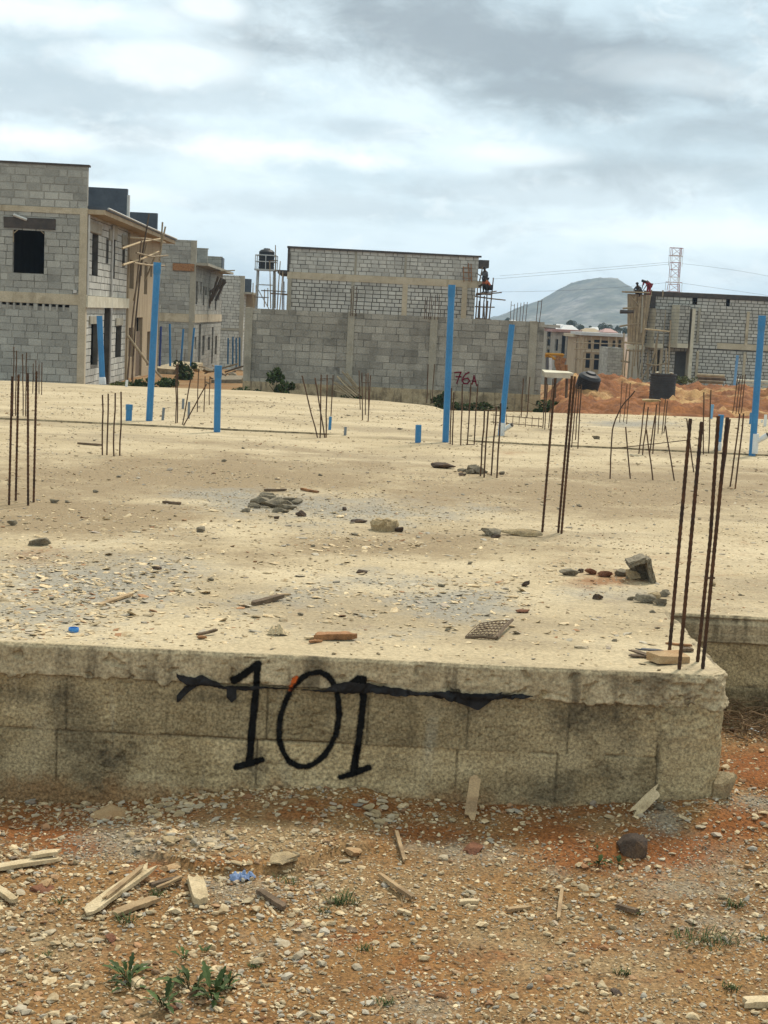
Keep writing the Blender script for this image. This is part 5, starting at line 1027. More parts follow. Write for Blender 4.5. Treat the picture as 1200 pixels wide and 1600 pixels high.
def tree(label, px, ytop, wpx, Y, seed, tall=1.0):
    t = ony(px, ytop, Y); r = wpx * Y / F / 2; zb = float(gz(t[0], Y)); o = thing('tree', label, 'tree', (t[0], Y, zb), 'trees among the far houses'); h = t[2] - zb
    mb = MB(); mb.tube([(t[0], Y, zb - .3), (t[0] + .2, Y, zb + h * .4), (t[0], Y, t[2] - r * .6)], [r * .09, r * .06, r * .02], 7); mb.build('trunk', MT['bark'], o)
    for k in range(4): mb = MB(); mb.tube([(t[0], Y, zb + h * .45), (t[0] + r * .5 * math.cos(k * 1.6), Y + r * .5 * math.sin(k * 1.6), t[2] - r * .8)], [r * .04, r * .015], 5); mb.build('limb', MT['bark'], o)
    leafcloud((t[0], Y, t[2] - r * .85 * tall), (r, r, r * .95 * tall), 1400, r * .11, seed, MT['tree_leaf'], 'crown', o, 9)
for k, a in enumerate((('far round tree above the steep white roof', 893.5, 500.5, 15, 380), ('far low spreading tree right of the tallest one', 907.5, 505.5, 15, 400), ('far dark tree beside the boundary wall end', 866, 507, 13, 410), ('far broad tree over the pale long roof', 943, 503, 18, 400), ('far pointed tree by the big right house', 964, 506.5, 10, 360), ('far tiny tree between two broader ones', 922, 508.5, 5, 430), ('far low tree just left of the big right house', 974, 512, 14, 380), ('far tree peeping over the boundary wall left of its bars', 792, 496.5, 10, 420), ('far bushy tree low behind the pink roof', 955, 513, 16, 450), ('far tree low over the wall before the hill foot', 832, 503, 14, 430))):
    tree(a[0], *a[1:], seed=400 + k, tall=1.5 if k == 4 else 1)

# ------------------------------------------------------------------ pylon and its wires
Yp = 420; pt_ = ony(1057, 387.5, Yp); zb = float(gz(pt_[0], Yp)); py_ = thing('pylon', 'red and white lattice pylon rising behind the right house', 'pylon', (pt_[0], Yp, zb)); H = pt_[2]
def pw(z): return 1.25 + max(0, (H - 9 - z)) * .095
lv = [zb, zb + 5, zb + 10, zb + 14.5] + list(np.linspace(zb + 18, H, 9))
for i in range(len(lv) - 1):
    z0_, z1_ = lv[i], lv[i + 1]; w0, w1 = pw(z0_), pw(z1_); mt = MT['pylon_red' if i % 3 != 1 else 'pylon_white']
    q0 = [np.array([pt_[0] + sx * w0, Yp + sy * w0, z0_]) for sx, sy in ((-1, -1), (1, -1), (1, 1), (-1, 1))]; q1 = [np.array([pt_[0] + sx * w1, Yp + sy * w1, z1_]) for sx, sy in ((-1, -1), (1, -1), (1, 1), (-1, 1))]
    for k in range(4):
        for nm, A, B, rr in (('leg', q0[k], q1[k], .08), ('brace', q0[k], q1[(k + 1) % 4], .055), ('brace', q0[(k + 1) % 4], q1[k], .055), ('cross_bar', q1[k], q1[(k + 1) % 4], .055)):
            if k > 1 and nm in ('brace',): continue
            mb = MB(); mb.tube([A, B], rr, 4); mb.build(nm, mt, py_)
for z, hw in ((H, 1.9), (H - 2.2, 1.9), (H - 9.5, 2.3)):
    mb = MB(); mb.tube([(pt_[0] - hw, Yp, z), (pt_[0] + hw, Yp, z)], .1, 4); mb.build('cross_arm', MT['pylon_red'], py_)
    for s in (-1, 1): mb = MB(); mb.tube([(pt_[0] + s * hw, Yp, z), (pt_[0] + s * hw, Yp, z - 2.9)], .05, 4); mb.build('insulator', MT['beam_grey'], py_)
GW = 'power lines from the pylon'
for k, (a, lb) in enumerate((((1066, 412, 1140, 421, 1205, 432.5), 'upper wire right of the pylon'), ((1063, 442, 1140, 453, 1205, 462.5), 'lower wire right of the pylon'), ((1048, 409.5, 920, 420, 780, 431), 'upper wire left of the pylon'), ((1045, 441, 920, 452, 780, 456), 'lower wire left of the pylon'), ((1047, 412.5, 920, 424, 770, 436), 'second wire left of the pylon'))):
    P = [ony(a[2 * i], a[2 * i + 1], Yp + (0, 5, 12)[i]) for i in range(3)]; t = np.linspace(0, 1, 20)[:, None]; Q = (1 - t) * (1 - 2 * t) * P[0] + 4 * t * (1 - t) * P[1] + t * (2 * t - 1) * P[2]
    mb = MB(); mb.tube(list(Q), .032, 4); tag(mb.build('power_line', MT['cloth_grey'], loc=P[0]), 'thin sagging ' + lb + ' against the clouds', 'power line', GW)

# ------------------------------------------------------------------ hill
HP = ((560, 504), (700, 502), (760, 499.5), (785, 494), (800, 488), (830, 475), (850, 467.5), (870, 456), (890, 445), (905, 440), (920, 436.7), (945, 435.5), (960, 437.5), (972, 444), (985, 457), (1000, 470), (1030, 484), (1070, 495), (1120, 503), (1200, 511), (1350, 518))
Yh = 1900; hx = [ony(a, b, Yh)[0] for a, b in HP]; hz = [ony(a, b, Yh)[2] for a, b in HP]
X, Y = np.meshgrid(np.arange(hx[0], hx[-1], 3.2), np.concatenate([np.arange(1350, 1860, 14), np.arange(1860, 1960, 4), np.arange(1960, 2500, 18)]))
rd = np.interp(X, hx, hz); prof = np.where(Y < Yh, np.exp(-((Y - Yh) / 260) ** 2), np.exp(-((Y - Yh) / 250) ** 2))
base = np.interp(Y, GY, GZ) - 2
Z = base + (rd - base) * prof * (1 + .10 * fbm(X * .012, Y * .012, 4, 221) * (1 - np.exp(-((Y - Yh) / 60) ** 2))) + fbm(X * .035, Y * .035, 5, 223) * 5.0 + np.maximum(0, fbm(X * .16, Y * .16, 3, 227)) * 3.0 * np.exp(-((Y - Yh) / 40) ** 2) * (rd > 6)
tag(npmesh('hill', np.stack([X, Y, Z], -1).reshape(-1, 3), gridfaces(*X.shape), MT['hill']), 'round hazy hill', 'hill', kind='structure')

# ------------------------------------------------------------------ yellow machine behind the end of the boundary wall
o = thing('site_machine', 'yellow site machine frame with rusty arm beyond the boundary wall end', 'machine', ony(866, 582, 78)); Yq = 78
for a in ((852, 553, 861, 553, 858, 561, 853, 560), (872, 556, 882, 553.5, 878, 562, 874, 561)):
    P = [ony(a[i], a[i + 1], Yq) for i in range(0, 8, 2)]; mb = MB(); Bk = [q + np.array([0, .35, 0]) for q in P]; mb.face(P[::-1]); mb.face(Bk)
    for i in range(4): mb.face([P[i], P[(i + 1) % 4], Bk[(i + 1) % 4], Bk[i]])
    mb.build('side_plate', MT['yellow'], o)
for a, r, mt in (((852, 553.3, 880, 554), .08, 'yellow'), ((858, 556, 868, 561, 876, 560), .09, 'yellow'), ((860, 559, 860, 580), .10, 'pvc_white'), ((855, 558, 855, 580), .08, 'cloth_grey'), ((877, 558, 874, 568, 877, 581), .30, 'wood_brown'), ((884, 570, 885, 584), .1, 'wood_brown')): pole(o, 'arm' if r > .2 else 'bar', mt, Yq, a, r)

# ------------------------------------------------------------------ workers
def skin_mesh(name, nodes, edges, radii, mat, parent, sub=1):
    o0 = wloc(parent); me = bpy.data.meshes.new(name); me.from_pydata([tuple(np.array(n) - o0) for n in nodes], edges, [])
    o = bpy.data.objects.new(name, me); COL.objects.link(o); bm = bmesh.new(); bm.from_mesh(me); ly = bm.verts.layers.skin.verify(); bm.verts.ensure_lookup_table()
    for v, r in zip(bm.verts, radii): v[ly].radius = (r, r)
    bm.verts[0][ly].use_root = True; bm.to_mesh(me); bm.free()
    o.modifiers.new('skin', 'SKIN').use_smooth_shade = True; ss = o.modifiers.new('sub', 'SUBSURF'); ss.levels = ss.render_levels = sub
    dg = bpy.context.evaluated_depsgraph_get(); m2 = bpy.data.meshes.new_from_object(o.evaluated_get(dg)); bpy.data.objects.remove(o); m2.materials.clear(); m2.materials.append(mat); m2.name = name
    for p_ in m2.polygons: p_.use_smooth = True
    o = bpy.data.objects.new(name, m2); COL.objects.link(o); o.parent = parent; return o
def person(label, base, pose, shirt, trousers, rot=0., s=1.0):
    o = thing('person', label, 'person', base, 'workers up on the houses'); ca, sa = math.cos(rot), math.sin(rot)
    T = lambda p: np.array(base) + s * np.array([p[0] * ca - p[1] * sa, p[0] * sa + p[1] * ca, p[2]])
    J = pose; names = ['pelvis', 'belly', 'chest', 'neck', 'head', 'crown']; idx = {}; nodes = []; rad = []; edges = []
    RD = dict(pelvis=.13, belly=.125, chest=.145, neck=.055, head=.095, crown=.075, sho=.065, elb=.043, wri=.030, palm=.036, hip=.095, knee=.062, ank=.040, toe=.036)
    def add(k, p, par=None, r=None):
        idx[k] = len(nodes); nodes.append(T(p)); rad.append((r or RD[k.rstrip('LR')]) * s)
        if par: edges.append((idx[par], idx[k]))
    prev = None
    for k in names: add(k, J[k], prev); prev = k
    for sd in 'LR':
        for k, par in (('sho', 'chest'), ('elb', 'sho'), ('wri', 'elb'), ('palm', 'wri')): add(k + sd, J[k + sd], par + sd if par != 'chest' else par)
        w_, p_ = np.array(J['wri' + sd]), np.array(J['palm' + sd]); d = unit(p_ - w_); side = unit(np.cross(d, [0.2, 1, .1]))
        for q, (off, ln) in enumerate(((-.036, .055), (-.014, .085), (.008, .092), (.028, .086), (.045, .066))):
            st_ = p_ + side * off * .7 + d * (.0 if q == 0 else .03); add('fing%d%s' % (q, sd), st_ + (d + side * (.9 if q == 0 else .08) * (-1 if q == 0 else 1)) * ln * .7 , 'palm' + sd, .009)
            add('tip%d%s' % (q, sd), np.array(st_) + d * ln + np.array([0, -.012, -.02]), 'fing%d%s' % (q, sd), .008)
        for k, par in (('hip', 'pelvis'), ('knee', 'hip'), ('ank', 'knee'), ('toe', 'ank')): add(k + sd, J[k + sd], par + sd if par != 'pelvis' else par)
    skin_mesh('body', nodes, edges, rad, MT['skin'], o)
    def sub(nm, keys, eds, mat, g=1.22):
        ii = {k: i for i, k in enumerate(keys)}; skin_mesh(nm, [T(J[k]) for k in keys], [(ii[a], ii[b]) for a, b in eds], [RD[k.rstrip('LR')] * g * s for k in keys], mat, o)
    sub('shirt', ['belly', 'chest', 'pelvis', 'shoL', 'elbL', 'shoR', 'elbR'], [('pelvis', 'belly'), ('belly', 'chest'), ('chest', 'shoL'), ('shoL', 'elbL'), ('chest', 'shoR'), ('shoR', 'elbR')], MT[shirt])
    sub('trousers', ['pelvis', 'hipL', 'kneeL', 'ankL', 'hipR', 'kneeR', 'ankR'], [('pelvis', 'hipL'), ('hipL', 'kneeL'), ('kneeL', 'ankL'), ('pelvis', 'hipR'), ('hipR', 'kneeR'), ('kneeR', 'ankR')], MT[trousers], 1.25)
    hd, cr = np.array(J['head']), np.array(J['crown']); mb = MB(); lathe(mb, T(hd + (cr - hd) * .35), [(.112 * s, -.01), (.108 * s, .05 * s), (.08 * s, .09 * s), (.01, .108 * s)], 12, unit(T(cr) - T(hd))); mb.build('hair', MT['cloth_black'], o, smooth=True)
    fw = unit(np.array(J['toeL']) - np.array(J['ankL'])); fw = unit(fw * np.array([1, 1, 0]))
    mb = MB(); q = hd + fw * .095; mb.tube([T(q + UP * .03), T(q + fw * .025 - UP * .01)], [.008 * s, .016 * s], 5); mb.build('nose', MT['skin'], o)
    for k in (-1, 1):
        sdv = np.cross(fw, UP) * k; mb = MB(); lathe(mb, T(hd + fw * .088 + sdv * .034 + UP * .03), [(.001, -.004), (.011 * s, 0), (.001, .006)], 6, fw); mb.build('eye', MT['cloth_black'], o); mb = MB(); lathe(mb, T(hd + sdv * .1), [(.004, -.01), (.028 * s, 0), (.004, .012)], 8, sdv); mb.build('ear', MT['skin'], o)
    return o
BEND = dict(pelvis=(0, .12, .86), belly=(0, -.03, .97), chest=(0, -.24, 1.06), neck=(0, -.40, 1.10), head=(0, -.50, 1.10), crown=(0, -.58, 1.07), shoL=(-.18, -.27, 1.03), elbL=(-.20, -.36, .76), wriL=(-.15, -.44, .55), palmL=(-.14, -.46, .48), shoR=(.18, -.27, 1.03), elbR=(.21, -.34, .77), wriR=(.14, -.46, .57), palmR=(.12, -.48, .50), hipL=(-.10, .12, .82), kneeL=(-.11, .03, .45), ankL=(-.11, .08, .07), toeL=(-.11, -.12, .03), hipR=(.10, .12, .82), kneeR=(.12, .05, .45), ankR=(.12, .12, .07), toeR=(.12, -.08, .03))
CROUCH = dict(pelvis=(0, .12, .34), belly=(0, .04, .48), chest=(0, -.12, .68), neck=(0, -.22, .80), head=(0, -.27, .90), crown=(0, -.30, .99), shoL=(-.18, -.13, .67), elbL=(-.22, -.32, .50), wriL=(-.12, -.48, .42), palmL=(-.09, -.54, .40), shoR=(.18, -.13, .67), elbR=(.22, -.32, .50), wriR=(.12, -.48, .40), palmR=(.09, -.54, .37), hipL=(-.10, .10, .33), kneeL=(-.17, -.26, .48), ankL=(-.14, -.02, .08), toeL=(-.16, -.20, .03), hipR=(.10, .10, .33), kneeR=(.17, -.26, .46), ankR=(.14, -.02, .08), toeR=(.16, -.20, .03))
STAND = dict(pelvis=(0, .03, .90), belly=(0, .01, 1.05), chest=(0, -.04, 1.28), neck=(0, -.07, 1.44), head=(0, -.10, 1.54), crown=(0, -.11, 1.63), shoL=(-.19, -.04, 1.32), elbL=(-.30, -.12, 1.08), wriL=(-.34, -.30, 1.18), palmL=(-.35, -.37, 1.21), shoR=(.19, -.04, 1.32), elbR=(.25, -.02, 1.04), wriR=(.22, -.18, .86), palmR=(.21, -.22, .79), hipL=(-.10, .03, .86), kneeL=(-.12, -.02, .47), ankL=(-.12, .05, .07), toeL=(-.13, -.14, .03), hipR=(.10, .03, .86), kneeR=(.12, -.01, .47), ankR=(.12, .06, .07), toeR=(.13, -.13, .03))
person('worker in red bending over on top of the big right house', tuple(ony(1012.5, 454, 109.2) - UP * .42), BEND, 'cloth_red', 'cloth_red', R(-60))
person('worker in black crouching at the formwork on the big right house', tuple(ony(998, 455.5, 108.6) - UP * .38), CROUCH, 'cloth_black', 'cloth_black', R(-40))
person('worker in orange crouching on the scaffold of the middle house', tuple(ony(762, 459, 91.4) + UP * .05), CROUCH, 'cloth_orange', 'cloth_black', R(-70), 1.02)
person('worker in dark clothes standing on the scaffold of the middle house', tuple(ony(756.5, 459, 91.8) + UP * .05), STAND, 'cloth_grey', 'cloth_black', R(-50), .95)

# ------------------------------------------------------------------ debris lying about
def spt(px, py, up=0): p = sp(px, py); p[2] += up; return p
def plank(name, label, cat, A, B, w, t, mat, group=None, rag=.35, warp=.003, up=UP, seed=1):
    rg = np.random.default_rng(seed); A, B = np.array(A, float), np.array(B, float); d = unit(B - A); sd = unit(np.cross(d, up)); n = np.cross(sd, d); L = np.linalg.norm(B - A); K = 12; mb = MB()
    rows = []; prof = [(-1, -1), (-.3, -1), (.35, -1), (1, -1), (1, 1), (.3, 1), (-.35, 1), (-1, 1)]; nP = len(prof); ej = rg.uniform(-1, 1, (2, 4))
    lane = [0, 1, 2, 3, 3, 2, 1, 0]
    for i in range(K):
        q = i / (K - 1); c = A + (B - A) * q + n * warp * math.sin(q * 3 + seed) + n * t / 2; r = []
        for j, (a, b) in enumerate(prof):
            e = ej[0 if i == 0 else 1, lane[j]] * w * rag * 1.1 if i in (0, K - 1) else 0
            tp = (1 - rag * .35) if i in (0, K - 1) else 1; jt = rg.normal(0, .03)
            r.append(c + sd * w / 2 * (a * tp + jt) + n * b * t / 2 * (1 - .5 * rag * (i in (0, K - 1)) + rg.normal(0, .06)) + d * e)
        rows.append(r)
    mb.v = [tuple(p) for r in rows for p in r]
    for i in range(K - 1):
        for j in range(nP): mb.f.append((i * nP + j, i * nP + (j + 1) % nP, i * nP + nP + (j + 1) % nP, i * nP + nP + j))
    for b0, flip in ((0, True), ((K - 1) * nP, False)):
        for qd in ((0, 1, 6, 7), (1, 2, 5, 6), (2, 3, 4, 5)): mb.f.append(tuple(b0 + z for z in (qd[::-1] if flip else qd)))
    mb.m = [0] * len(mb.f); tt_ = rg.uniform(.2, .8); mb.t = [tt_] * len(mb.f)
    return tag(mb.build(name, MT[mat], loc=(A + B) / 2), label, cat, group)
def gpl(name, label, cat, a, b, w, t, mat, za=0., zb=0., **k):
    A, B = gpt(*a), gpt(*b); A[2] += za; B[2] += zb; return plank(name, label, cat, A, B, w, t, mat, seed=int(a[0] * 3 + a[1]) % 9973, **k)
GS2 = 'broken timber on the ground before the wall'
gpl('plank', 'pale split plank at the left edge, longest of the broken boards', 'plank', (-24, 1366), (88, 1352), .045, .016, 'wood_pale', .012, .02, group=GS2)
gpl('plank', 'short pale board end lying on the long left plank', 'plank', (52, 1352), (92, 1349), .04, .014, 'wood_pale', .035, .04, group=GS2)
gpl('plank', 'broken board end sticking in from the left edge below the long plank', 'plank', (-8, 1394), (22, 1415), .032, .018, 'wood_pale', .01, .01, group=GS2)
gpl('plank', 'pale slanting plank broken to splinters beside a brown one', 'plank', (136, 1434), (232, 1371), .058, .016, 'wood_pale', .012, .035, group=GS2, rag=.5)
gpl('plank', 'thin splinter lying on the slanting plank', 'splinter', (165, 1418), (222, 1377), .02, .012, 'wood', .036, .058, group=GS2, rag=.8)
gpl('plank', 'brown weathered plank just below the pale slanting one', 'plank', (182, 1434), (243, 1411), .042, .016, 'wood', .008, .012, group=GS2)
gpl('plank', 'dark charred stick right of the slanting plank', 'stick', (236, 1392), (284, 1381), .022, .018, 'wood_dark', .01, .02, group=GS2)
gpl('plank', 'thin grey lath across the dark charred stick', 'stick', (244, 1396), (284, 1384), .014, .01, 'wood', .02, .03, group=GS2)
gpl('wood_block', 'short split block of pale wood with dark underside', 'wood block', (304, 1382), (314, 1414), .06, .034, 'wood_pale', .004, .002, group=GS2, rag=.5)
gpl('stick', 'grey bent stick in the middle, upper one of two', 'stick', (619, 1306), (632, 1350), .016, .014, 'wood', .012, .012, group=GS2)
gpl('stick', 'grey bent stick in the middle, lower one of two', 'stick', (592, 1374), (645, 1409), .018, .016, 'wood', .012, .012, group=GS2)
gpl('stick', 'thin upright-lying lath near the right half', 'stick', (878, 1394), (872, 1440), .014, .01, 'wood', .01, .01, group=GS2)
gpl('plank', 'short brown lath right of the centre', 'stick', (792, 1427), (826, 1420), .022, .012, 'wood', .006, .006, group=GS2)
gpl('stick', 'dark short stick on the right gravel', 'stick', (963, 1419), (994, 1430), .02, .016, 'wood_dark', .008, .008, group=GS2)
gpl('plank', 'pale board cut off by the lower right corner', 'plank', (1164, 1574), (1215, 1569), .05, .022, 'wood_pale', .004, .004, group=GS2)
gpl('stick', 'dark rotten stick left of centre', 'stick', (405, 1401), (444, 1424), .03, .022, 'wood_dark', .008, .008, group=GS2)
gpl('plank', 'small pale lath beside a red brick bit', 'plank', (716, 1415), (746, 1413), .026, .014, 'wood_pale', .006, .006, group=GS2)
gpl('plank', 'pale chip of board near the sticks', 'chip', (620, 1427), (642, 1431), .02, .01, 'wood_pale', .006, .006, group=GS2)
A, B = gpt(733, 1279), ony(743, 1211, YF - .035); plank('plank', 'weathered wooden offcut leaning upright against the block wall', 'plank', A - UP * .01, B, .052, .018, 'wood', GS2, .55, 0, np.array([0, -1., .2]), 5)
A, B = gpt(989, 1272), ony(1026, 1236, YF - .06); plank('plank', 'pale splintered offcut leaning in the corner of the pier', 'plank', A, B, .05, .022, 'wood_pale', GS2, .6, 0, np.array([0, -1., .4]), 8)
GR = 'single stones and lumps before the wall'
def grock(label, px, py, w, h, mat, name='stone', flat=None, seed=None, depth=None, round_=False):
    p = gpt(px, py + h * .35); s = np.linalg.norm(p - CAM) / F; W = w * s; Hh = h * s; D = depth or W * .8; zt = flat or Hh * .6
    p[2] += zt * .12; return rock(name, label, 'stone', p, (W, D, zt), mat, (px * 7.1) % 3, GR, seed or int(px + py), 2, .3 if not round_ else .12, round_=round_)
grock('round dark brown stone half set in the red soil', 988, 1315, 52, 44, 'stone_dark', seed=15, flat=.13, depth=.14, round_=True)
grock('dull red lump in the middle ground', 740, 1321, 36, 24, 'stone_red')
grock('pale mortar lump at the foot of the pier, right side', 1128, 1222, 48, 60, 'rubble_pale', 'mortar_lump', flat=.20, depth=.12)
grock('flat grey lump beside the dumped grey chippings', 1032, 1258, 26, 16, 'rubble')
grock('pale brick bit standing out at the right, left of a twin', 1140, 1336, 18, 34, 'brick', flat=.03)
grock('pale brick bit, right of a twin at the right edge', 1169, 1349, 18, 20, 'brick', flat=.03)
grock('yellowish rock at the wall foot, left', 178, 1262, 74, 26, 'brick', 'rock')
grock('buff rock step in the middle left', 440, 1332, 64, 24, 'rubble_pale', 'rock')
grock('buff rock with shaded side under the earth step', 262, 1342, 40, 22, 'brick', 'rock')
grock('buff rock near the centre under the wall', 553, 1325, 42, 28, 'brick', 'rock')
grock('red brown clod left of the plank heap', 60, 1385, 44, 22, 'stone_red', 'clod')
grock('tan clod beside the left planks', 72, 1374, 30, 22, 'brick', 'clod')
grock('reddish brick bit among the planks', 174, 1460, 26, 22, 'stone_red')
grock('reddish pebble under the big weed', 268, 1571, 22, 16, 'stone_red')
grock('dark stone on the right gravel', 962, 1546, 22, 18, 'stone_dark')
grock('small brown stone at the far right', 1063, 1516, 12, 11, 'stone_red')
grock('dark flat bit left of centre', 547, 1447, 26, 9, 'wood_dark')
grock('red brick bit on the pale lath', 742, 1405, 14, 10, 'stone_red')
rgm = np.random.default_rng(90)
for cx_, cy_, rx, ry, n_, sz0 in ((592, 1268, 30, 18, 16, 24), (276, 1262, 36, 10, 14, 22), (235, 1312, 46, 10, 12, 22), (355, 1352, 40, 8, 9, 20), (150, 1262, 60, 10, 10, 20), (335, 1318, 40, 12, 14, 16), (440, 1268, 60, 12, 12, 14), (700, 1262, 60, 8, 10, 14), (60, 1268, 60, 10, 9, 14), (120, 1450, 60, 26, 14, 16)):
    for k in range(n_):
        a, b = cx_ + rgm.normal(0, rx * .6), cy_ + rgm.normal(0, ry * .6); w = sz0 * rgm.uniform(.45, 1.2); p = gpt(a, max(b, 1250)); s_ = np.linalg.norm(p - CAM) / F; p[2] += w * s_ * .06
        if p[1] > YF - .02: p[1] = YF - .03 - rgm.uniform(0, .06)
        rock('mortar_flake', 'buff flake of broken mortar in the rubble along the wall foot', 'stone', p, (w * s_, w * s_ * rgm.uniform(.6, .9), w * s_ * rgm.uniform(.22, .4)), 'rubble_pale' if k % 3 else 'chip', a % 3, 'flakes of broken mortar', int(a * 5 + k), 1, .28)
GC = 'pale flakes of stone on the gravel'
for (a, b, w, h) in ((540, 1346, 20, 15), (490, 1301, 20, 13), (466, 1288, 13, 12), (502, 1386, 20, 11), (456, 1357, 18, 9), (487, 1375, 18, 12), (618, 1479, 22, 10), (535, 1493, 12, 9), (690, 1341, 20, 14), (785, 1346, 12, 9), (766, 1352, 9, 8), (483, 1491, 16, 9), (440, 1473, 40, 10), (468, 1455, 20, 8), (874, 1388, 16, 12), (926, 1398, 14, 8), (865, 1377, 12, 9), (894, 1493, 13, 10), (992, 1497, 11, 8), (140, 1538, 22, 13), (60, 1468, 22, 10), (40, 1382, 14, 10), (32, 1396, 20, 12), (76, 1458, 26, 12), (150, 1470, 26, 12), (138, 1462, 14, 9), (96, 1310, 14, 10), (55, 1312, 16, 10), (100, 1290, 12, 8), (600, 1255, 22, 14), (612, 1280, 18, 18), (575, 1275, 16, 12), (590, 1292, 14, 10), (533, 1263, 16, 12), (584, 1560, 14, 9), (716, 1590, 14, 14), (310, 1260, 26, 8), (262, 1250, 18, 8), (205, 1420, 12, 8), (330, 1313, 30, 8), (340, 1325, 24, 8), (365, 1308, 20, 8), (706, 1460, 12, 6), (440, 1506, 14, 9), (735, 1395, 18, 12), (650, 1385, 14, 8), (548, 1545, 10, 6), (790, 1330, 12, 6), (245, 1478, 16, 8), (1050, 1335, 12, 7), (965, 1290, 12, 8), (1096, 1300, 22, 8)):
    p = gpt(a, b); s = np.linalg.norm(p - CAM) / F; p[2] += h * s * .15; rock('stone_flake', 'pale flake of stone lying loose among the gravel', 'stone', p, (w * s, w * s * .7, h * s * .5), 'chip', a % 3, GC, a, 1)
def rag(name, label, cat, c, size, mat, seed, group=None, n=14):
    rg = np.random.default_rng(seed); u = np.linspace(-1, 1, n); X, Y = np.meshgrid(u, u); k = 1 - .35 * fbm(X * 1.5 + seed, Y * 1.5, 2, seed); Z = size[2] * (np.abs(fbm(X * 1.6, Y * 1.6, 3, seed + 1)) * 1.6 + .1) * (1 - .5 * (X * X + Y * Y))
    V = np.stack([X * k * size[0] / 2, Y * k * size[1] / 2 + .12 * size[0] * X * X, np.maximum(Z, .003)], -1).reshape(-1, 3) + np.array(c); F4 = gridfaces(n, n); keep = (fbm(X * 1.3, Y * 1.3, 2, seed + 5).ravel()[F4].mean(1) > -.45)
    return tag(npmesh(name, V, F4[keep], MT[mat], loc=c), label, cat, group)
rag('plastic_rag', 'crumpled blue plastic rag on the earth step', 'rag', gpt(378, 1374), (.10, .07, .05), 'plastic_rag', 4)
rag('plastic_rag', 'dirty white plastic scrap in the dry brush', 'rag', ony(1178, 1150, YS - .35), (.16, .10, .05), 'pvc_white', 9)

# ---- on the slab
def srock(label, px, py, w, h, mat, name='concrete_lump', group=None, flat=None, depth=None, seed=None, rot=None):
    p = spt(px, py + h * .4); s = np.linalg.norm(p - CAM) / F; W = w * s * 1.15; zt = flat or h * s * 1.15; D = depth or max(W * .55, zt); p[2] += zt * .36; return rock(name, label, 'concrete lump' if name == 'concrete_lump' else name.replace('_', ' '), p, (W, D, zt), mat, rot if rot is not None else RNG.uniform(-.4, .4), group, seed or int(px * 3 + py), 2, .42)
G1 = 'dark rubble heap on the left middle of the slab'
for k, a in enumerate(((405, 783, 32, 15), (428, 786, 36, 17), (456, 780, 30, 9), (415, 776, 22, 11), (449, 792, 28, 10), (436, 797, 26, 9), (425, 779, 18, 9), (445, 787, 20, 12), (398, 790, 20, 9), (462, 785, 18, 9))): srock('grey piece in the rubble heap left of the bowl-shaped lump', *a, 'rubble', group=G1)
srock('dark squarish lump below the right end of the left rubble heap', 471, 803, 18, 10, 'stone_dark', group=G1); srock('dark lump at the left end of the left rubble heap', 385, 797, 16, 8, 'rubble', group=G1); srock('small dark lump below the left rubble heap', 431, 808, 11, 6, 'stone_dark', group=G1)
G2 = 'loose lumps around the middle of the slab'
srock('dark flat stone left of the bowl-shaped lump', 560, 813, 25, 7, 'stone_dark', group=G2); srock('curved flat shard left of the bowl-shaped lump', 556, 833, 22, 7, 'rubble', group=G2, flat=.02); srock('small dark lump touching the bowl-shaped lump', 622, 827, 14, 9, 'stone_dark', group=G2)
srock('little dark stone between the left heap and the flat stone', 539, 795, 9, 6, 'stone_dark', group=G2); srock('squarish lump with a pale top alone on the left of the slab', 312, 828, 15, 9, 'rubble', group=G2); srock('dark flat stone above the middle of the near slab', 567, 893, 20, 6, 'stone_dark', group=G2); srock('dark flat stone in the left chippings', 243, 887, 16, 6, 'stone_dark', group=G2)
srock('small dark clod right of the chippings', 820, 913, 13, 10, 'stone_dark', group=G2); srock('pale little lump beside the corner bars', 1115, 913, 9, 8, 'rubble_pale', group=G2); srock('flat brown shard in front of the right chippings', 818, 955, 24, 6, 'stone_red', group=G2, flat=.02); srock('pale flake pile near the slab front', 905, 1010, 26, 6, 'chip', group=G2, flat=.015)
for k, (a, b, w) in enumerate(((85, 783, 14), (105, 784, 8), (20, 818, 16), (62, 846, 30), (150, 768, 9), (905, 790, 8), (625, 672, 8), (930, 686, 12), (735, 880, 9), (490, 853, 8), (610, 858, 8), (350, 720, 9), (500, 742, 7), (380, 700, 6), (185, 745, 7), (690, 915, 11), (1020, 955, 10), (960, 1000, 8), (700, 985, 9), (330, 905, 12), (200, 940, 10), (80, 935, 9), (470, 960, 9))): srock('small dark clod lying alone on the slab', a, b, w, w * .5, 'rubble', group='small clods scattered on the slab')
# bowl of set cement
p = spt(601, 828); mb = MB(); s = np.linalg.norm(p - CAM) / F; lathe(mb, p, [(20 * s, 0), (22 * s, 9 * s), (19 * s, 16 * s), (15 * s, 15 * s), (13 * s, 7 * s), (.01, 6 * s)], 22)
V = np.array(mb.v); n_ = fbm(V[:, 0] * 30, V[:, 1] * 30 + V[:, 2] * 20, 3, 77); V[:, :2] = p[:2] + (V[:, :2] - p[:2]) * (1 + .35 * n_[:, None]); V[:, 2] += .02 * n_ * (V[:, 2] > p[2] + .01); mb.v = [tuple(q) for q in V]
tag(mb.build('cement_bowl', MT['rubble_pale'], loc=p), 'bowl-shaped lump of set cement in the middle of the slab', 'concrete lump', G2)
G3 = 'long broken slab pieces beside the tall dark bars'
srock('long pale broken slab lying left of the tall dark bars', 811, 832, 62, 11, 'rubble_pale', group=G3, depth=.12, rot=.05); srock('grey lump left of the long broken slab', 772, 832, 36, 12, 'rubble', group=G3); srock('dark flat bit under the long broken slab', 776, 838, 17, 5, 'stone_dark', group=G3)
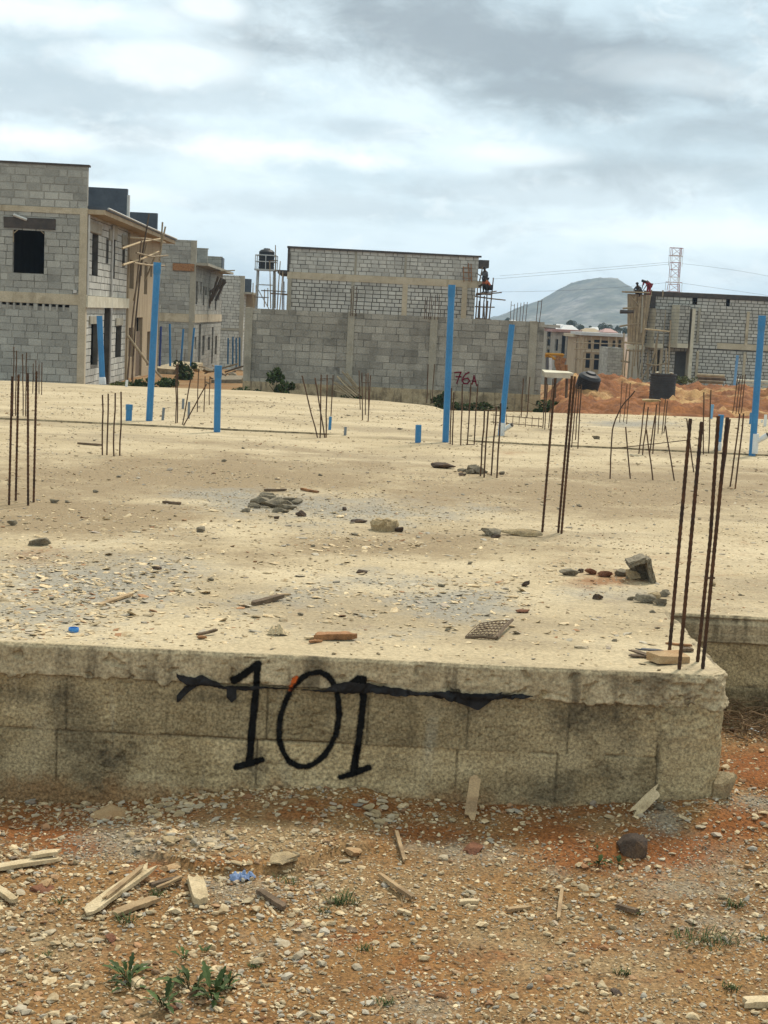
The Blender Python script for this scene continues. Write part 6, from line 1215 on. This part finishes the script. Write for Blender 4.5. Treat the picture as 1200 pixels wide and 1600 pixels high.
G4 = 'dark rubble by the four short bars in the middle right'
for a, lb in (((692, 728, 36, 9), 'long dark piece of concrete, leftmost in the middle right rubble'), ((745, 734, 26, 15), 'largest rounded lump in the middle right rubble'), ((724, 735, 16, 6), 'small lump next to the long dark piece'), ((734, 737, 16, 8), 'lump in the middle of the middle right rubble'), ((723, 741, 13, 5), 'flat dark bit at the front of the middle right rubble'), ((783, 739, 9, 6), 'little lump right of the four bars'), ((758, 737, 10, 6), 'small lump touching the largest rounded one')): srock(lb, *a, 'stone_dark' if a[0] in (692, 723) else 'rubble', group=G4)
G5 = 'rubble beside the broken hollow block'
for a, lb, mt in (((888, 893, 28, 14), 'grey lump at the left end of the red earth patch', 'rubble'), ((925, 893, 22, 10), 'reddish lump left of the broken block', 'stone_red'), ((907, 891, 10, 8), 'small dark lump between the grey and reddish ones', 'stone_dark'), ((945, 897, 22, 10), 'brown lump in the middle of the red earth patch', 'stone_red'), ((970, 895, 20, 13), 'dark lump against the broken block', 'rubble'), ((988, 899, 26, 15), 'pale lump inside the broken block', 'rubble_pale'), ((1010, 937, 34, 13), 'flat grey lump near the corner bars', 'rubble'), ((1032, 940, 22, 14), 'rounded grey lump touching the corner bars', 'rubble'), ((1024, 930, 22, 11), 'pale lump above the flat grey one', 'rubble_pale'), ((1040, 928, 18, 12), 'grey lump behind the corner bars', 'rubble'), ((935, 933, 17, 9), 'dark lump below the red earth patch', 'stone_dark'), ((985, 935, 14, 6), 'small flat lump left of the flat grey one', 'rubble')): srock(lb, *a, mt, group=G5)
# broken corner of a hollow block standing like a tent
bb = spt(1003, 911); o = thing('broken_block', 'broken hollow block corner standing like a tent', 'concrete block', bb); s = np.linalg.norm(bb - CAM) / F
def slabpiece(P, thick, nm):
    mb = MB(); P = [np.array(q) for q in P]; n = unit(np.cross(P[1] - P[0], P[2] - P[0])); dv = np.array([0, thick, 0.])
    N = 6; rows = []
    for side in (0, 1):
        for i in range(N + 1):
            for j in range(N + 1):
                u, v = i / N, j / N; q = (P[0] * (1 - u) + P[1] * u) * (1 - v) + (P[3] * (1 - u) + P[2] * u) * v; rows.append(q + dv * side + RNG.normal(0, .0035, 3))
    M_ = (N + 1) ** 2; mb.v = [tuple(q) for q in rows]; id_ = lambda sd, i, j: sd * M_ + i * (N + 1) + j
    for i in range(N):
        for j in range(N): mb.f += [(id_(0, i, j), id_(0, i + 1, j), id_(0, i + 1, j + 1), id_(0, i, j + 1)), (id_(1, i, j), id_(1, i, j + 1), id_(1, i + 1, j + 1), id_(1, i + 1, j))]
    for i in range(N): mb.f += [(id_(0, i, 0), id_(1, i, 0), id_(1, i + 1, 0), id_(0, i + 1, 0)), (id_(0, i, N), id_(0, i + 1, N), id_(1, i + 1, N), id_(1, i, N)), (id_(0, 0, i), id_(0, 0, i + 1), id_(1, 0, i + 1), id_(1, 0, i)), (id_(0, N, i), id_(1, N, i), id_(1, N, i + 1), id_(0, N, i + 1))]
    mb.m = [0] * len(mb.f); mb.t = [.5] * len(mb.f); mb.build(nm, MT['rubble'], o)
q = lambda a, b, dy=0: ony(a, b, bb[1] + dy)
slabpiece([q(1009, 874), q(1017, 874), q(1026, 912), q(1017, 912)], .15, 'web'); slabpiece([q(984, 886), q(983, 879), q(1010, 871), q(1010, 880)], .16, 'web')
slabpiece([q(984, 886, .12), q(1012, 880, .12), q(1020, 912, .12), q(978, 910, .12)], .03, 'back_wall')
o = thing('broken_brick', 'beige broken brick lying at the foot of the corner bars', 'brick', spt(1050, 1038)); a, b = spt(1028, 1040), spt(1077, 1036); mb = MB(); d = unit(b - a); d[2] = 0; sd = np.array([-d[1], d[0], 0])
mb.box((a + b) / 2 + UP * .022 + sd * .04, (np.linalg.norm(b - a), .085, .042), [d, sd, UP], jit=.011); mb.build('brick_body', MT['brick'], o)
GK = 'scraps on the near slab'
def spl(name, label, cat, a, b, w, t, mat, za=.003, zb=.003, **k):
    return plank(name, label, cat, spt(*a, za), spt(*b, zb), w, t, mat, GK, seed=int(a[0] * 3 + a[1]) % 9973, **k)
spl('wood_block', 'brown split wood block near the slab front', 'wood block', (492, 999), (552, 999), .06, .028, 'wood_brown', rag=.3)
spl('splinter', 'pale splinter left of the brown wood block', 'splinter', (478, 1000), (500, 996), .025, .01, 'wood_pale'); spl('splinter', 'orange splinter below the brown wood block', 'splinter', (484, 1006), (502, 1003), .02, .01, 'wood_brown')
spl('bark', 'dark strip of bark on the chippings', 'bark', (396, 946), (440, 938), .04, .022, 'wood_dark', .003, .012); spl('bark', 'brown lath above the dark bark strip', 'stick', (428, 934), (452, 931), .02, .01, 'wood')
spl('twig', 'brown forked twig near the slab front', 'twig', (308, 995), (338, 991), .018, .012, 'wood_dark', .004, .02); spl('twig', 'short brown twig under the forked one', 'twig', (308, 999), (322, 998), .02, .01, 'wood_brown')
spl('stick', 'dark stick beyond the left rubble heap', 'stick', (413, 768), (447, 767), .03, .02, 'wood_dark'); spl('stick', 'reddish stick beyond the left rubble heap', 'stick', (470, 766), (497, 770), .03, .02, 'wood_brown')
spl('stick', 'dark stick left of the left rubble heap', 'stick', (256, 787), (282, 789), .035, .02, 'wood_dark'); spl('stick', 'short dark stick on the left chippings', 'stick', (155, 948), (204, 932), .03, .012, 'wood'); spl('stick', 'dark sliver beside the far left bars', 'stick', (122, 694), (158, 697), .04, .02, 'wood_dark')
for k, (a, b) in enumerate((((984, 1027), (1022, 1028)), ((990, 1022), (1028, 1033)), ((1000, 1020), (1030, 1026)))): spl('shingle', ('dark splintered shingle left of the beige brick', 'dark shingle lying across the splintered one', 'greyish shingle on top of the dark ones')[k], 'splinter', a, b, .035, .008, 'wood_dark' if k < 2 else 'cloth_grey', .003 + .008 * k, .006 + .008 * k, rag=.6)
spl('splinter', 'brown splinter behind the corner bars', 'splinter', (1042, 1006), (1080, 1011), .02, .01, 'wood_brown'); spl('splinter', 'dark splinter right behind the beige brick', 'splinter', (1064, 1018), (1083, 1018), .04, .014, 'wood_dark')
rag('paper_scrap', 'twisted scrap of cement paper on the slab', 'scrap', spt(435, 992), (.10, .05, .07), 'wood_pale', 14, GK)
# blue bottle cap
p = spt(115, 987); mb = MB(); lathe(mb, p, [(.024, 0), (.026, .012), (.024, .020), (.021, .020), (.020, .006), (.01, .005)], 18); tag(mb.build('bottle_cap', MT['plastic_blue'], loc=p), 'bright blue plastic cap on the left of the slab', 'bottle cap', GK)
# mesh scrap: woven slats
o = thing('mesh_scrap', 'dark scrap of woven mesh curling at the slab front', 'mesh scrap', spt(765, 992)); a0, a1, a2, a3 = spt(727, 998, .004), spt(776, 1001, .01), spt(800, 980, .035), spt(752, 978, .01)
for k in range(7): t = k / 6; mb = MB(); A_ = a0 + (a3 - a0) * t; B_ = a1 + (a2 - a1) * t; mb.tube([A_, (A_ + B_) / 2 + UP * .006, B_], .0028 if k else .008, 5); mb.build('strand', MT['wood_dark'], o)
for k in range(9): t = k / 8; mb = MB(); A_ = a0 + (a1 - a0) * t; B_ = a3 + (a2 - a3) * t; mb.tube([A_ + UP * .003, (A_ + B_) / 2 + UP * .010, B_ + UP * .003], .0028 if k < 8 else .009, 5); mb.build('strand', MT['wood_dark'], o)

# ------------------------------------------------------------------ plants
def leafblade(mb, root, d, L, w, t, jag=5, droop=.3):
    d = unit(d); sd = unit(np.cross(d, UP)) if abs(d[2]) < .95 else np.array([1., 0, 0]); up = np.cross(sd, d); n = jag * 2; prev = None
    for i in range(n + 1):
        q = i / n; c = root + d * L * q - UP * L * droop * q * q + up * .0; ww = w * math.sin(math.pi * min(1, q * .93 + .07)) ** .8 * (1 if i % 2 else .55) * .5; l, r = c - sd * ww + UP * ww * .3, c + sd * ww + UP * ww * .3
        if prev is not None: mb.face([prev[0], prev[1], c, l], 0, t); mb.face([prev[1], prev[2], r, c], 0, t)
        prev = (l, c, r)
def weed(label, px, py, hpx, n, mat='leaf', name='weed', group='weeds in the gravel', spread=.9, w=.25, slab=None, Y=None, seed=1):
    rg = np.random.default_rng(seed); p = gpt(px, py) if Y is None else ony(px, py, Y); s = np.linalg.norm(p - CAM) / F; h = hpx * s; o = thing(name, label, 'weed' if h < .5 else 'shrub', p, group); mb = MB(); ms = MB()
    for k in range(n):
        a = rg.uniform(0, 2 * math.pi); el = rg.uniform(.25, 1.25); d = np.array([math.cos(a) * math.cos(el) * spread, math.sin(a) * math.cos(el) * spread, math.sin(el)]); L = h * rg.uniform(.5, 1.05); r0 = p + np.array([math.cos(a), math.sin(a), 0]) * h * .05; st = r0 + d * L * .25
        ms.tube([r0 - UP * .01, st], max(.0012, h * .012), 4)
        leafblade(mb, st, d, L * .75, L * w * rg.uniform(.8, 1.3), rg.uniform(0, 1), int(rg.integers(3, 6)), rg.uniform(.15, .75))
    mb.build('leaves', MT[mat], o); ms.build('stems', MT['stem'], o); return o
for k, (dx, dy, hp, n) in enumerate(((300, 1545, 66, 18), (255, 1572, 52, 14), (332, 1560, 64, 16), (200, 1530, 56, 15), (205, 1545, 42, 11), (288, 1500, 34, 6), (318, 1492, 28, 5), (352, 1545, 48, 12))): weed(('largest jagged weed in the lower left gravel', 'low jagged weed left below the largest', 'jagged weed right of the largest', 'jagged weed nearest the lower left planks', 'small jagged weed beside the left one', 'sprig above the largest weed', 'second sprig above the largest weed', 'right end sprig of the weed patch')[k], dx, dy, hp, n, seed=500 + k, w=.21)
weed('small dark weed left below the round dark stone', 935, 1352, 24, 9, seed=510, w=.4); weed('small weed right beside the round dark stone', 965, 1352, 22, 8, seed=511, w=.4); weed('sprig above the small dark weed', 932, 1322, 14, 5, seed=512, w=.4)
def tuft(label, px, py, hpx, wpx, n, seed, mat='leaf'):
    rg = np.random.default_rng(seed); p = gpt(px, py); s = np.linalg.norm(p - CAM) / F; mb = MB()
    for k in range(n):
        b = p + np.array([rg.normal(0, .5) * wpx * s / 2, rg.normal(0, .5) * wpx * s / 3, -.004]); a = rg.uniform(0, 6.28); e = b + np.array([math.cos(a) * .9, math.sin(a) * .9, rg.uniform(.3, .9)]) * hpx * s * rg.uniform(.35, .95); sd = np.array([math.sin(a), -math.cos(a), 0]) * .0018; m_ = (b + e) / 2 + UP * .15 * hpx * s; mb.face([b - sd, b + sd, m_ + sd * .8, m_ - sd * .8], 0, rg.uniform()); mb.face([m_ - sd * .8, m_ + sd * .8, e], 0, rg.uniform())
    tag(mb.build('grass_tuft', MT[mat], loc=p), label, 'grass tuft', 'grass tufts in the gravel')
for k, (a, b, h, w, n, lb) in enumerate(((1100, 1470, 22, 110, 190, 'wide grass strip on the right gravel'), (535, 1412, 30, 44, 90, 'grass tuft beside the pale flakes in the middle'), (505, 1425, 16, 22, 30, 'thin grass left of the middle tuft'), (1147, 1416, 20, 30, 50, 'grass tuft at the right edge, upper'), (570, 1484, 16, 20, 40, 'little grass tuft under the white flake'), (972, 1522, 16, 24, 40, 'little grass tuft above the dark stone'), (1140, 1545, 18, 26, 40, 'grass tuft low at the right'), (600, 1570, 20, 30, 40, 'faint grass low in the middle'), (245, 1402, 22, 26, 35, 'grass between the broken planks'), (95, 1410, 16, 22, 24, 'thin grass by the left clod'), (395, 1512, 14, 20, 30, 'grass tuft right of the weed patch'), (455, 1382, 20, 34, 40, 'dull grass left of the pale flakes'), (1195, 1470, 20, 24, 30, 'grass at the right edge, lower'), (195, 1440, 24, 30, 40, 'grass under the slanting planks'), (70, 1495, 14, 20, 24, 'thin grass on the left gravel'), (998, 1428, 16, 14, 20, 'grass right of the dark stick'))): tuft(lb, a, b, h, w, n, 530 + k)
def shrub(label, px, pyb, wpx, hpx, Y, n, seed, mat='leaf', leaf=.05, group='bushes at the foot of the walls'):
    p = ony(px, pyb, Y); s = Y / F; o = thing('shrub', label, 'shrub', p, group); w, h = wpx * s / 2, hpx * s; ms = MB(); rg = np.random.default_rng(seed)
    for k in range(6): ms.tube([p, p + np.array([rg.normal(0, .4) * w, rg.normal(0, .3) * w, h * .5]), p + np.array([rg.normal(0, .7) * w, rg.normal(0, .4) * w, h * rg.uniform(.7, 1)])], [.016, .012, .006], 5)
    ms.build('stems', MT['stem'], o); leafcloud(p + UP * h * .5, (w, w * .7, h * .6), n, leaf, seed, MT[mat], 'leaves', o, 14, .9, .55)
shrub('dark bush before the left bay of the boundary wall', 436, 622, 34, 40, 50.5, 700, 560, leaf=.07)
shrub('low green bush at the foot of the tallest blue pipe, behind it', 690, 642, 30, 24, 50.5, 500, 561, leaf=.07)
shrub('green bush at the right end of the boundary wall', 856, 650, 44, 26, 48, 700, 562, leaf=.08)
shrub('bushy green clump in the street before the second house', 287, 596, 34, 30, 64, 800, 563, leaf=.09)
shrub('dark green growth behind the tall scaffold pipe', 262, 610, 40, 18, 48, 700, 564, leaf=.07)
shrub('dark green growth before the rendered bay doors', 215, 611, 46, 18, 47, 700, 565, leaf=.06)
shrub('weeds along the boundary wall under 76A', 745, 645, 66, 18, 50.8, 500, 566, leaf=.06); shrub('weeds by the first pillar of the boundary wall', 392, 622, 24, 16, 50.8, 260, 567, leaf=.05)
shrub('weeds at the foot of the leaning sticks', 556, 630, 36, 12, 50.8, 260, 568, leaf=.05); shrub('dry weeds at the left drum of the red earth', 962, 604, 34, 12, 70, 300, 569, 'leaf_dry', .07); shrub('weeds right of the open drum', 1070, 603, 26, 16, 95, 300, 570, 'leaf_dry', .09)
shrub('weeds left of the first pillar by the rubble wall', 376, 616, 18, 12, 49, 200, 571, leaf=.05)
shrub('grass clump before the corner column of the left house', 185, 606, 30, 10, 45, 260, 572, 'leaf_dry', .05)
# dry brush in the recess right of the pier: one tangle nobody could count
rg = np.random.default_rng(77); mb = MB()
for k in range(520):
    x_ = rg.uniform(XR + .08, XR + 1.3); y_ = rg.uniform(YS - .55, YS - .02); z_ = float(gz(x_, y_)) + rg.uniform(0, .10) * (1 - abs(y_ - YS + .25)); a = rg.uniform(0, 6.28); L = rg.uniform(.04, .2); e = np.array([math.cos(a) * L, math.sin(a) * L * .6, rg.normal(.01, .04)]); p0 = np.array([x_, y_, z_]); mb.tube([p0, p0 + e * .5 + rg.normal(0, .012, 3), p0 + e], [.0035, .003, .0018], 4, t=rg.uniform())
tag(mb.build('dry_brush', MT['dry'], loc=(XR + .6, YS - .3, .2)), 'tangle of dry roots and twigs heaped in the recess of the foundation', 'brush', kind='stuff')
p = ony(1136, 1110, YS - .25); q = ony(1158, 1155, YS - .45); mb = MB(); mb.tube([p, p + np.array([.06, -.03, .0]), (p + q) / 2 + np.array([.05, 0, .03]), q], .006, 6); tag(mb.build('root', MT['wood'], loc=p), 'pale curved root standing out of the dry brush', 'root')
# fine splinters and crumbs of wood strewn on the ground
rg = np.random.default_rng(78); mb = MB()
for k in range(420):
    a_, b_ = rg.uniform(-20, 1220), rg.uniform(1262, 1640); p0 = gpt(a_, b_); a = rg.uniform(0, 6.28); L = rg.uniform(.012, .06); e = np.array([math.cos(a), math.sin(a), rg.normal(0, .1)]) * L; mb.tube([p0 + UP * .006, p0 + UP * .010 + e], [.0028, .0015], 4, t=rg.uniform())
tag(mb.build('wood_crumbs', MT['wood'], loc=(0, 5.5, 0)), 'fine splinters of wood strewn through the gravel', 'splinters', kind='stuff')

# ------------------------------------------------------------------ air
HZ = MB(); HZ.box((0, 1600, 28), (6600, 3500, 96)); hz_o = HZ.build('haze', bpy.data.materials.new('haze')); hm = hz_o.data.materials[0]; hm.use_nodes = True; nt_ = hm.node_tree; nt_.nodes.clear()
vo = nt_.nodes.new('ShaderNodeVolumePrincipled'); vo.inputs['Color'].default_value = (.52, .72, 1., 1); vo.inputs['Density'].default_value = .00026; vo.inputs['Anisotropy'].default_value = .1
ou = nt_.nodes.new('ShaderNodeOutputMaterial'); nt_.links.new(vo.outputs[0], ou.inputs['Volume']); tag(hz_o, 'thin pale haze', 'haze', kind='stuff')
# ------------------------------------------------------------------ camera, sky, sun
cam = bpy.data.cameras.new('camera'); cam.sensor_fit = 'VERTICAL'; cam.sensor_height = 36; cam.lens = F / 1600 * 36; cam.clip_start = .1; cam.clip_end = 20000
co = bpy.data.objects.new('camera', cam); COL.objects.link(co)
m = Matrix(((XC[0], YC[0], -FW[0], 0), (XC[1], YC[1], -FW[1], 0), (XC[2], YC[2], -FW[2], CZ), (0, 0, 0, 1))); co.matrix_world = m
scene.camera = co
SUN = unit((.45, .80, 1.25)); EL = math.asin(SUN[2]); AZ = math.atan2(SUN[0], SUN[1])
sl = bpy.data.lights.new('sun', 'SUN'); sl.energy = 2.1; sl.angle = R(9); sl.color = (1, .91, .78)
so = bpy.data.objects.new('sun', sl); COL.objects.link(so); so.rotation_euler = Vector(-SUN).to_track_quat('-Z', 'Y').to_euler(); so.location = (0, 0, 60)

w = bpy.data.worlds.new('World'); scene.world = w; w.use_nodes = True
N = w.node_tree.nodes; L = w.node_tree.links; N.clear()
out = N.new('ShaderNodeOutputWorld'); bg = N.new('ShaderNodeBackground'); bg.inputs[1].default_value = .1; L.new(bg.outputs[0], out.inputs[0])
sky = N.new('ShaderNodeTexSky'); sky.sky_type = 'NISHITA'; sky.sun_disc = False; sky.sun_elevation = EL; sky.sun_rotation = AZ
tc = N.new('ShaderNodeTexCoord').outputs['Generated']
sep = N.new('ShaderNodeSeparateXYZ'); L.new(tc, sep.inputs[0])
def mth(op, a, b=None, c=None):
    n = N.new('ShaderNodeMath'); n.operation = op
    for i, q in enumerate((a, b, c)):
        if q is None: continue
        if isinstance(q, (int, float)): n.inputs[i].default_value = q
        else: L.new(q, n.inputs[i])
    return n.outputs[0]
def mrange(v, a, b, c=0., d=1., sm=True):
    n = N.new('ShaderNodeMapRange'); L.new(v, n.inputs[0]); n.interpolation_type = 'SMOOTHSTEP' if sm else 'LINEAR'
    for i, q in zip((1, 2, 3, 4), (a, b, c, d)): n.inputs[i].default_value = q
    return n.outputs[0]
def mixc(f, A, B):
    n = N.new('ShaderNodeMix'); n.data_type = 'RGBA'
    if isinstance(f, (int, float)): n.inputs[0].default_value = f
    else: L.new(f, n.inputs[0])
    for i, q in ((6, A), (7, B)):
        if isinstance(q, tuple): n.inputs[i].default_value = (*q, 1)
        else: L.new(q, n.inputs[i])
    return n.outputs[2]
def nz_(scale, sx, sz, det=6, rough=.55, off=0., dist=0.):
    mp = N.new('ShaderNodeMapping'); mp.inputs['Scale'].default_value = (sx, sx, sz); mp.inputs['Location'].default_value = (off, off * .7, off * .3); L.new(tc, mp.inputs[0])
    n = N.new('ShaderNodeTexNoise'); n.inputs['Scale'].default_value = scale; n.inputs['Detail'].default_value = det; n.inputs['Roughness'].default_value = rough; n.inputs['Distortion'].default_value = dist
    L.new(mp.outputs[0], n.inputs[0]); return n.outputs[0]
def dirpx(px, py): return unit(ray(px, py))
# cloud masses: big ones sit in known directions, their edges billowed by noise
fray = mth('SUBTRACT', nz_(8, 1, 2.2, 9, .62, 2.0, .4), .5)
fray2 = mth('SUBTRACT', nz_(22, 1, 1.6, 9, .62, 5.0, .6), .5)
def mass(px, py, rx, ry, tilt=0., e0=1.15, e1=.35):
    d = dirpx(px, py); a = mth('MULTIPLY', mth('SUBTRACT', sep.outputs[0], float(d[0])), F / rx); b = mth('MULTIPLY', mth('SUBTRACT', sep.outputs[2], float(d[2])), F / ry)
    if tilt: b = mth('ADD', b, mth('MULTIPLY', a, tilt))
    r2 = mth('ADD', mth('MULTIPLY', a, a), mth('MULTIPLY', b, b)); r = mth('SQRT', r2)
    r = mth('ADD', r, mth('MULTIPLY', fray, 2.4)); r = mth('ADD', r, mth('MULTIPLY', fray2, 1.3))
    return mth('MULTIPLY', mrange(r, e0, e1), mrange(sep.outputs[1], 0., .2))
def masses(lst, *e):
    t = None
    for a in lst:
        q = mth('MULTIPLY', mass(*a[:5], *e), a[5]); t = q if t is None else mth('MAXIMUM', t, q)
    return t
dark = masses(((760, 60, 470, 100, .22, 1.), (640, 10, 400, 60, 0, .7), (900, 150, 290, 48, .12, .95), (1110, 205, 190, 50, 0, .6), (1050, 262, 250, 34, 0, .62)), 1.4, .05)
grey = masses(((60, 150, 230, 55, 0, .8), (40, 55, 160, 30, 0, .5), (235, 212, 170, 36, 0, .85), (500, 325, 330, 26, 0, .6), (850, 300, 320, 28, 0, .6), (330, 150, 200, 40, 0, .6), (560, 200, 170, 22, 0, .6)), 1.2, .3)
lite = masses(((430, 232, 250, 30, .12, 1.), (570, 250, 120, 22, 0, 1.), (250, 95, 130, 34, 0, .8), (50, 215, 120, 24, 0, 1.), (1060, 115, 120, 30, .3, .3), (60, 15, 220, 30, 0, .8), (790, 240, 130, 18, 0, .7), (330, 10, 60, 24, 0, .8), (1100, 365, 260, 24, 0, .6), (160, 300, 160, 18, 0, .6)), 1.2, .25)
wisp = nz_(11, 1, 2.6, 9, .62, 9., .5); base_n = nz_(5, 1, 2.8, 9, .6, 1.3, .3)
# overcast radiance (x10 because the background strength is 0.1)
c = mixc(mrange(base_n, .40, .62), (4.35, 5.3, 5.7), (5.6, 6.5, 6.8))
c = mixc(mth('MULTIPLY', grey, .7), c, (3.3, 3.85, 4.15))
c = mixc(mrange(wisp, .52, .66, 0, .34), c, (3.2, 3.7, 4.0))
c = mixc(mrange(nz_(19, 1, 2.0, 9, .62, 4., .4), .54, .66, 0, .35), c, (6.7, 7.2, 7.2))
c = mixc(mth('MULTIPLY', dark, .86), c, (2.0, 2.35, 2.55))
c = mixc(mth('MULTIPLY', lite, .85), c, (7.3, 7.9, 7.95))
c = mixc(.05, c, sky.outputs[0])
zen = mrange(sep.outputs[2], .22, .95, 1., 1.05)            # an overcast sky is brightest overhead
warm = mixc(mrange(sep.outputs[2], .22, .6), (1., 1., 1.), (1.06, .98, .86))     # upper sky, out of view, warmed so its light is less blue
cw = N.new('ShaderNodeVectorMath'); cw.operation = 'MULTIPLY'; L.new(c, cw.inputs[0]); L.new(warm, cw.inputs[1])
c2 = N.new('ShaderNodeVectorMath'); c2.operation = 'SCALE'; L.new(cw.outputs[0], c2.inputs[0]); L.new(zen, c2.inputs['Scale'])
L.new(c2.outputs[0], bg.inputs[0])
scene.view_settings.view_transform = 'Standard'; scene.view_settings.look = 'None'; scene.view_settings.exposure = .72; scene.view_settings.gamma = 1
scene.cycles.max_bounces = 6; scene.cycles.diffuse_bounces = 3; scene.cycles.transparent_max_bounces = 8; scene.cycles.volume_bounces = 1
try: scene.cycles.use_denoising = True
except Exception: pass
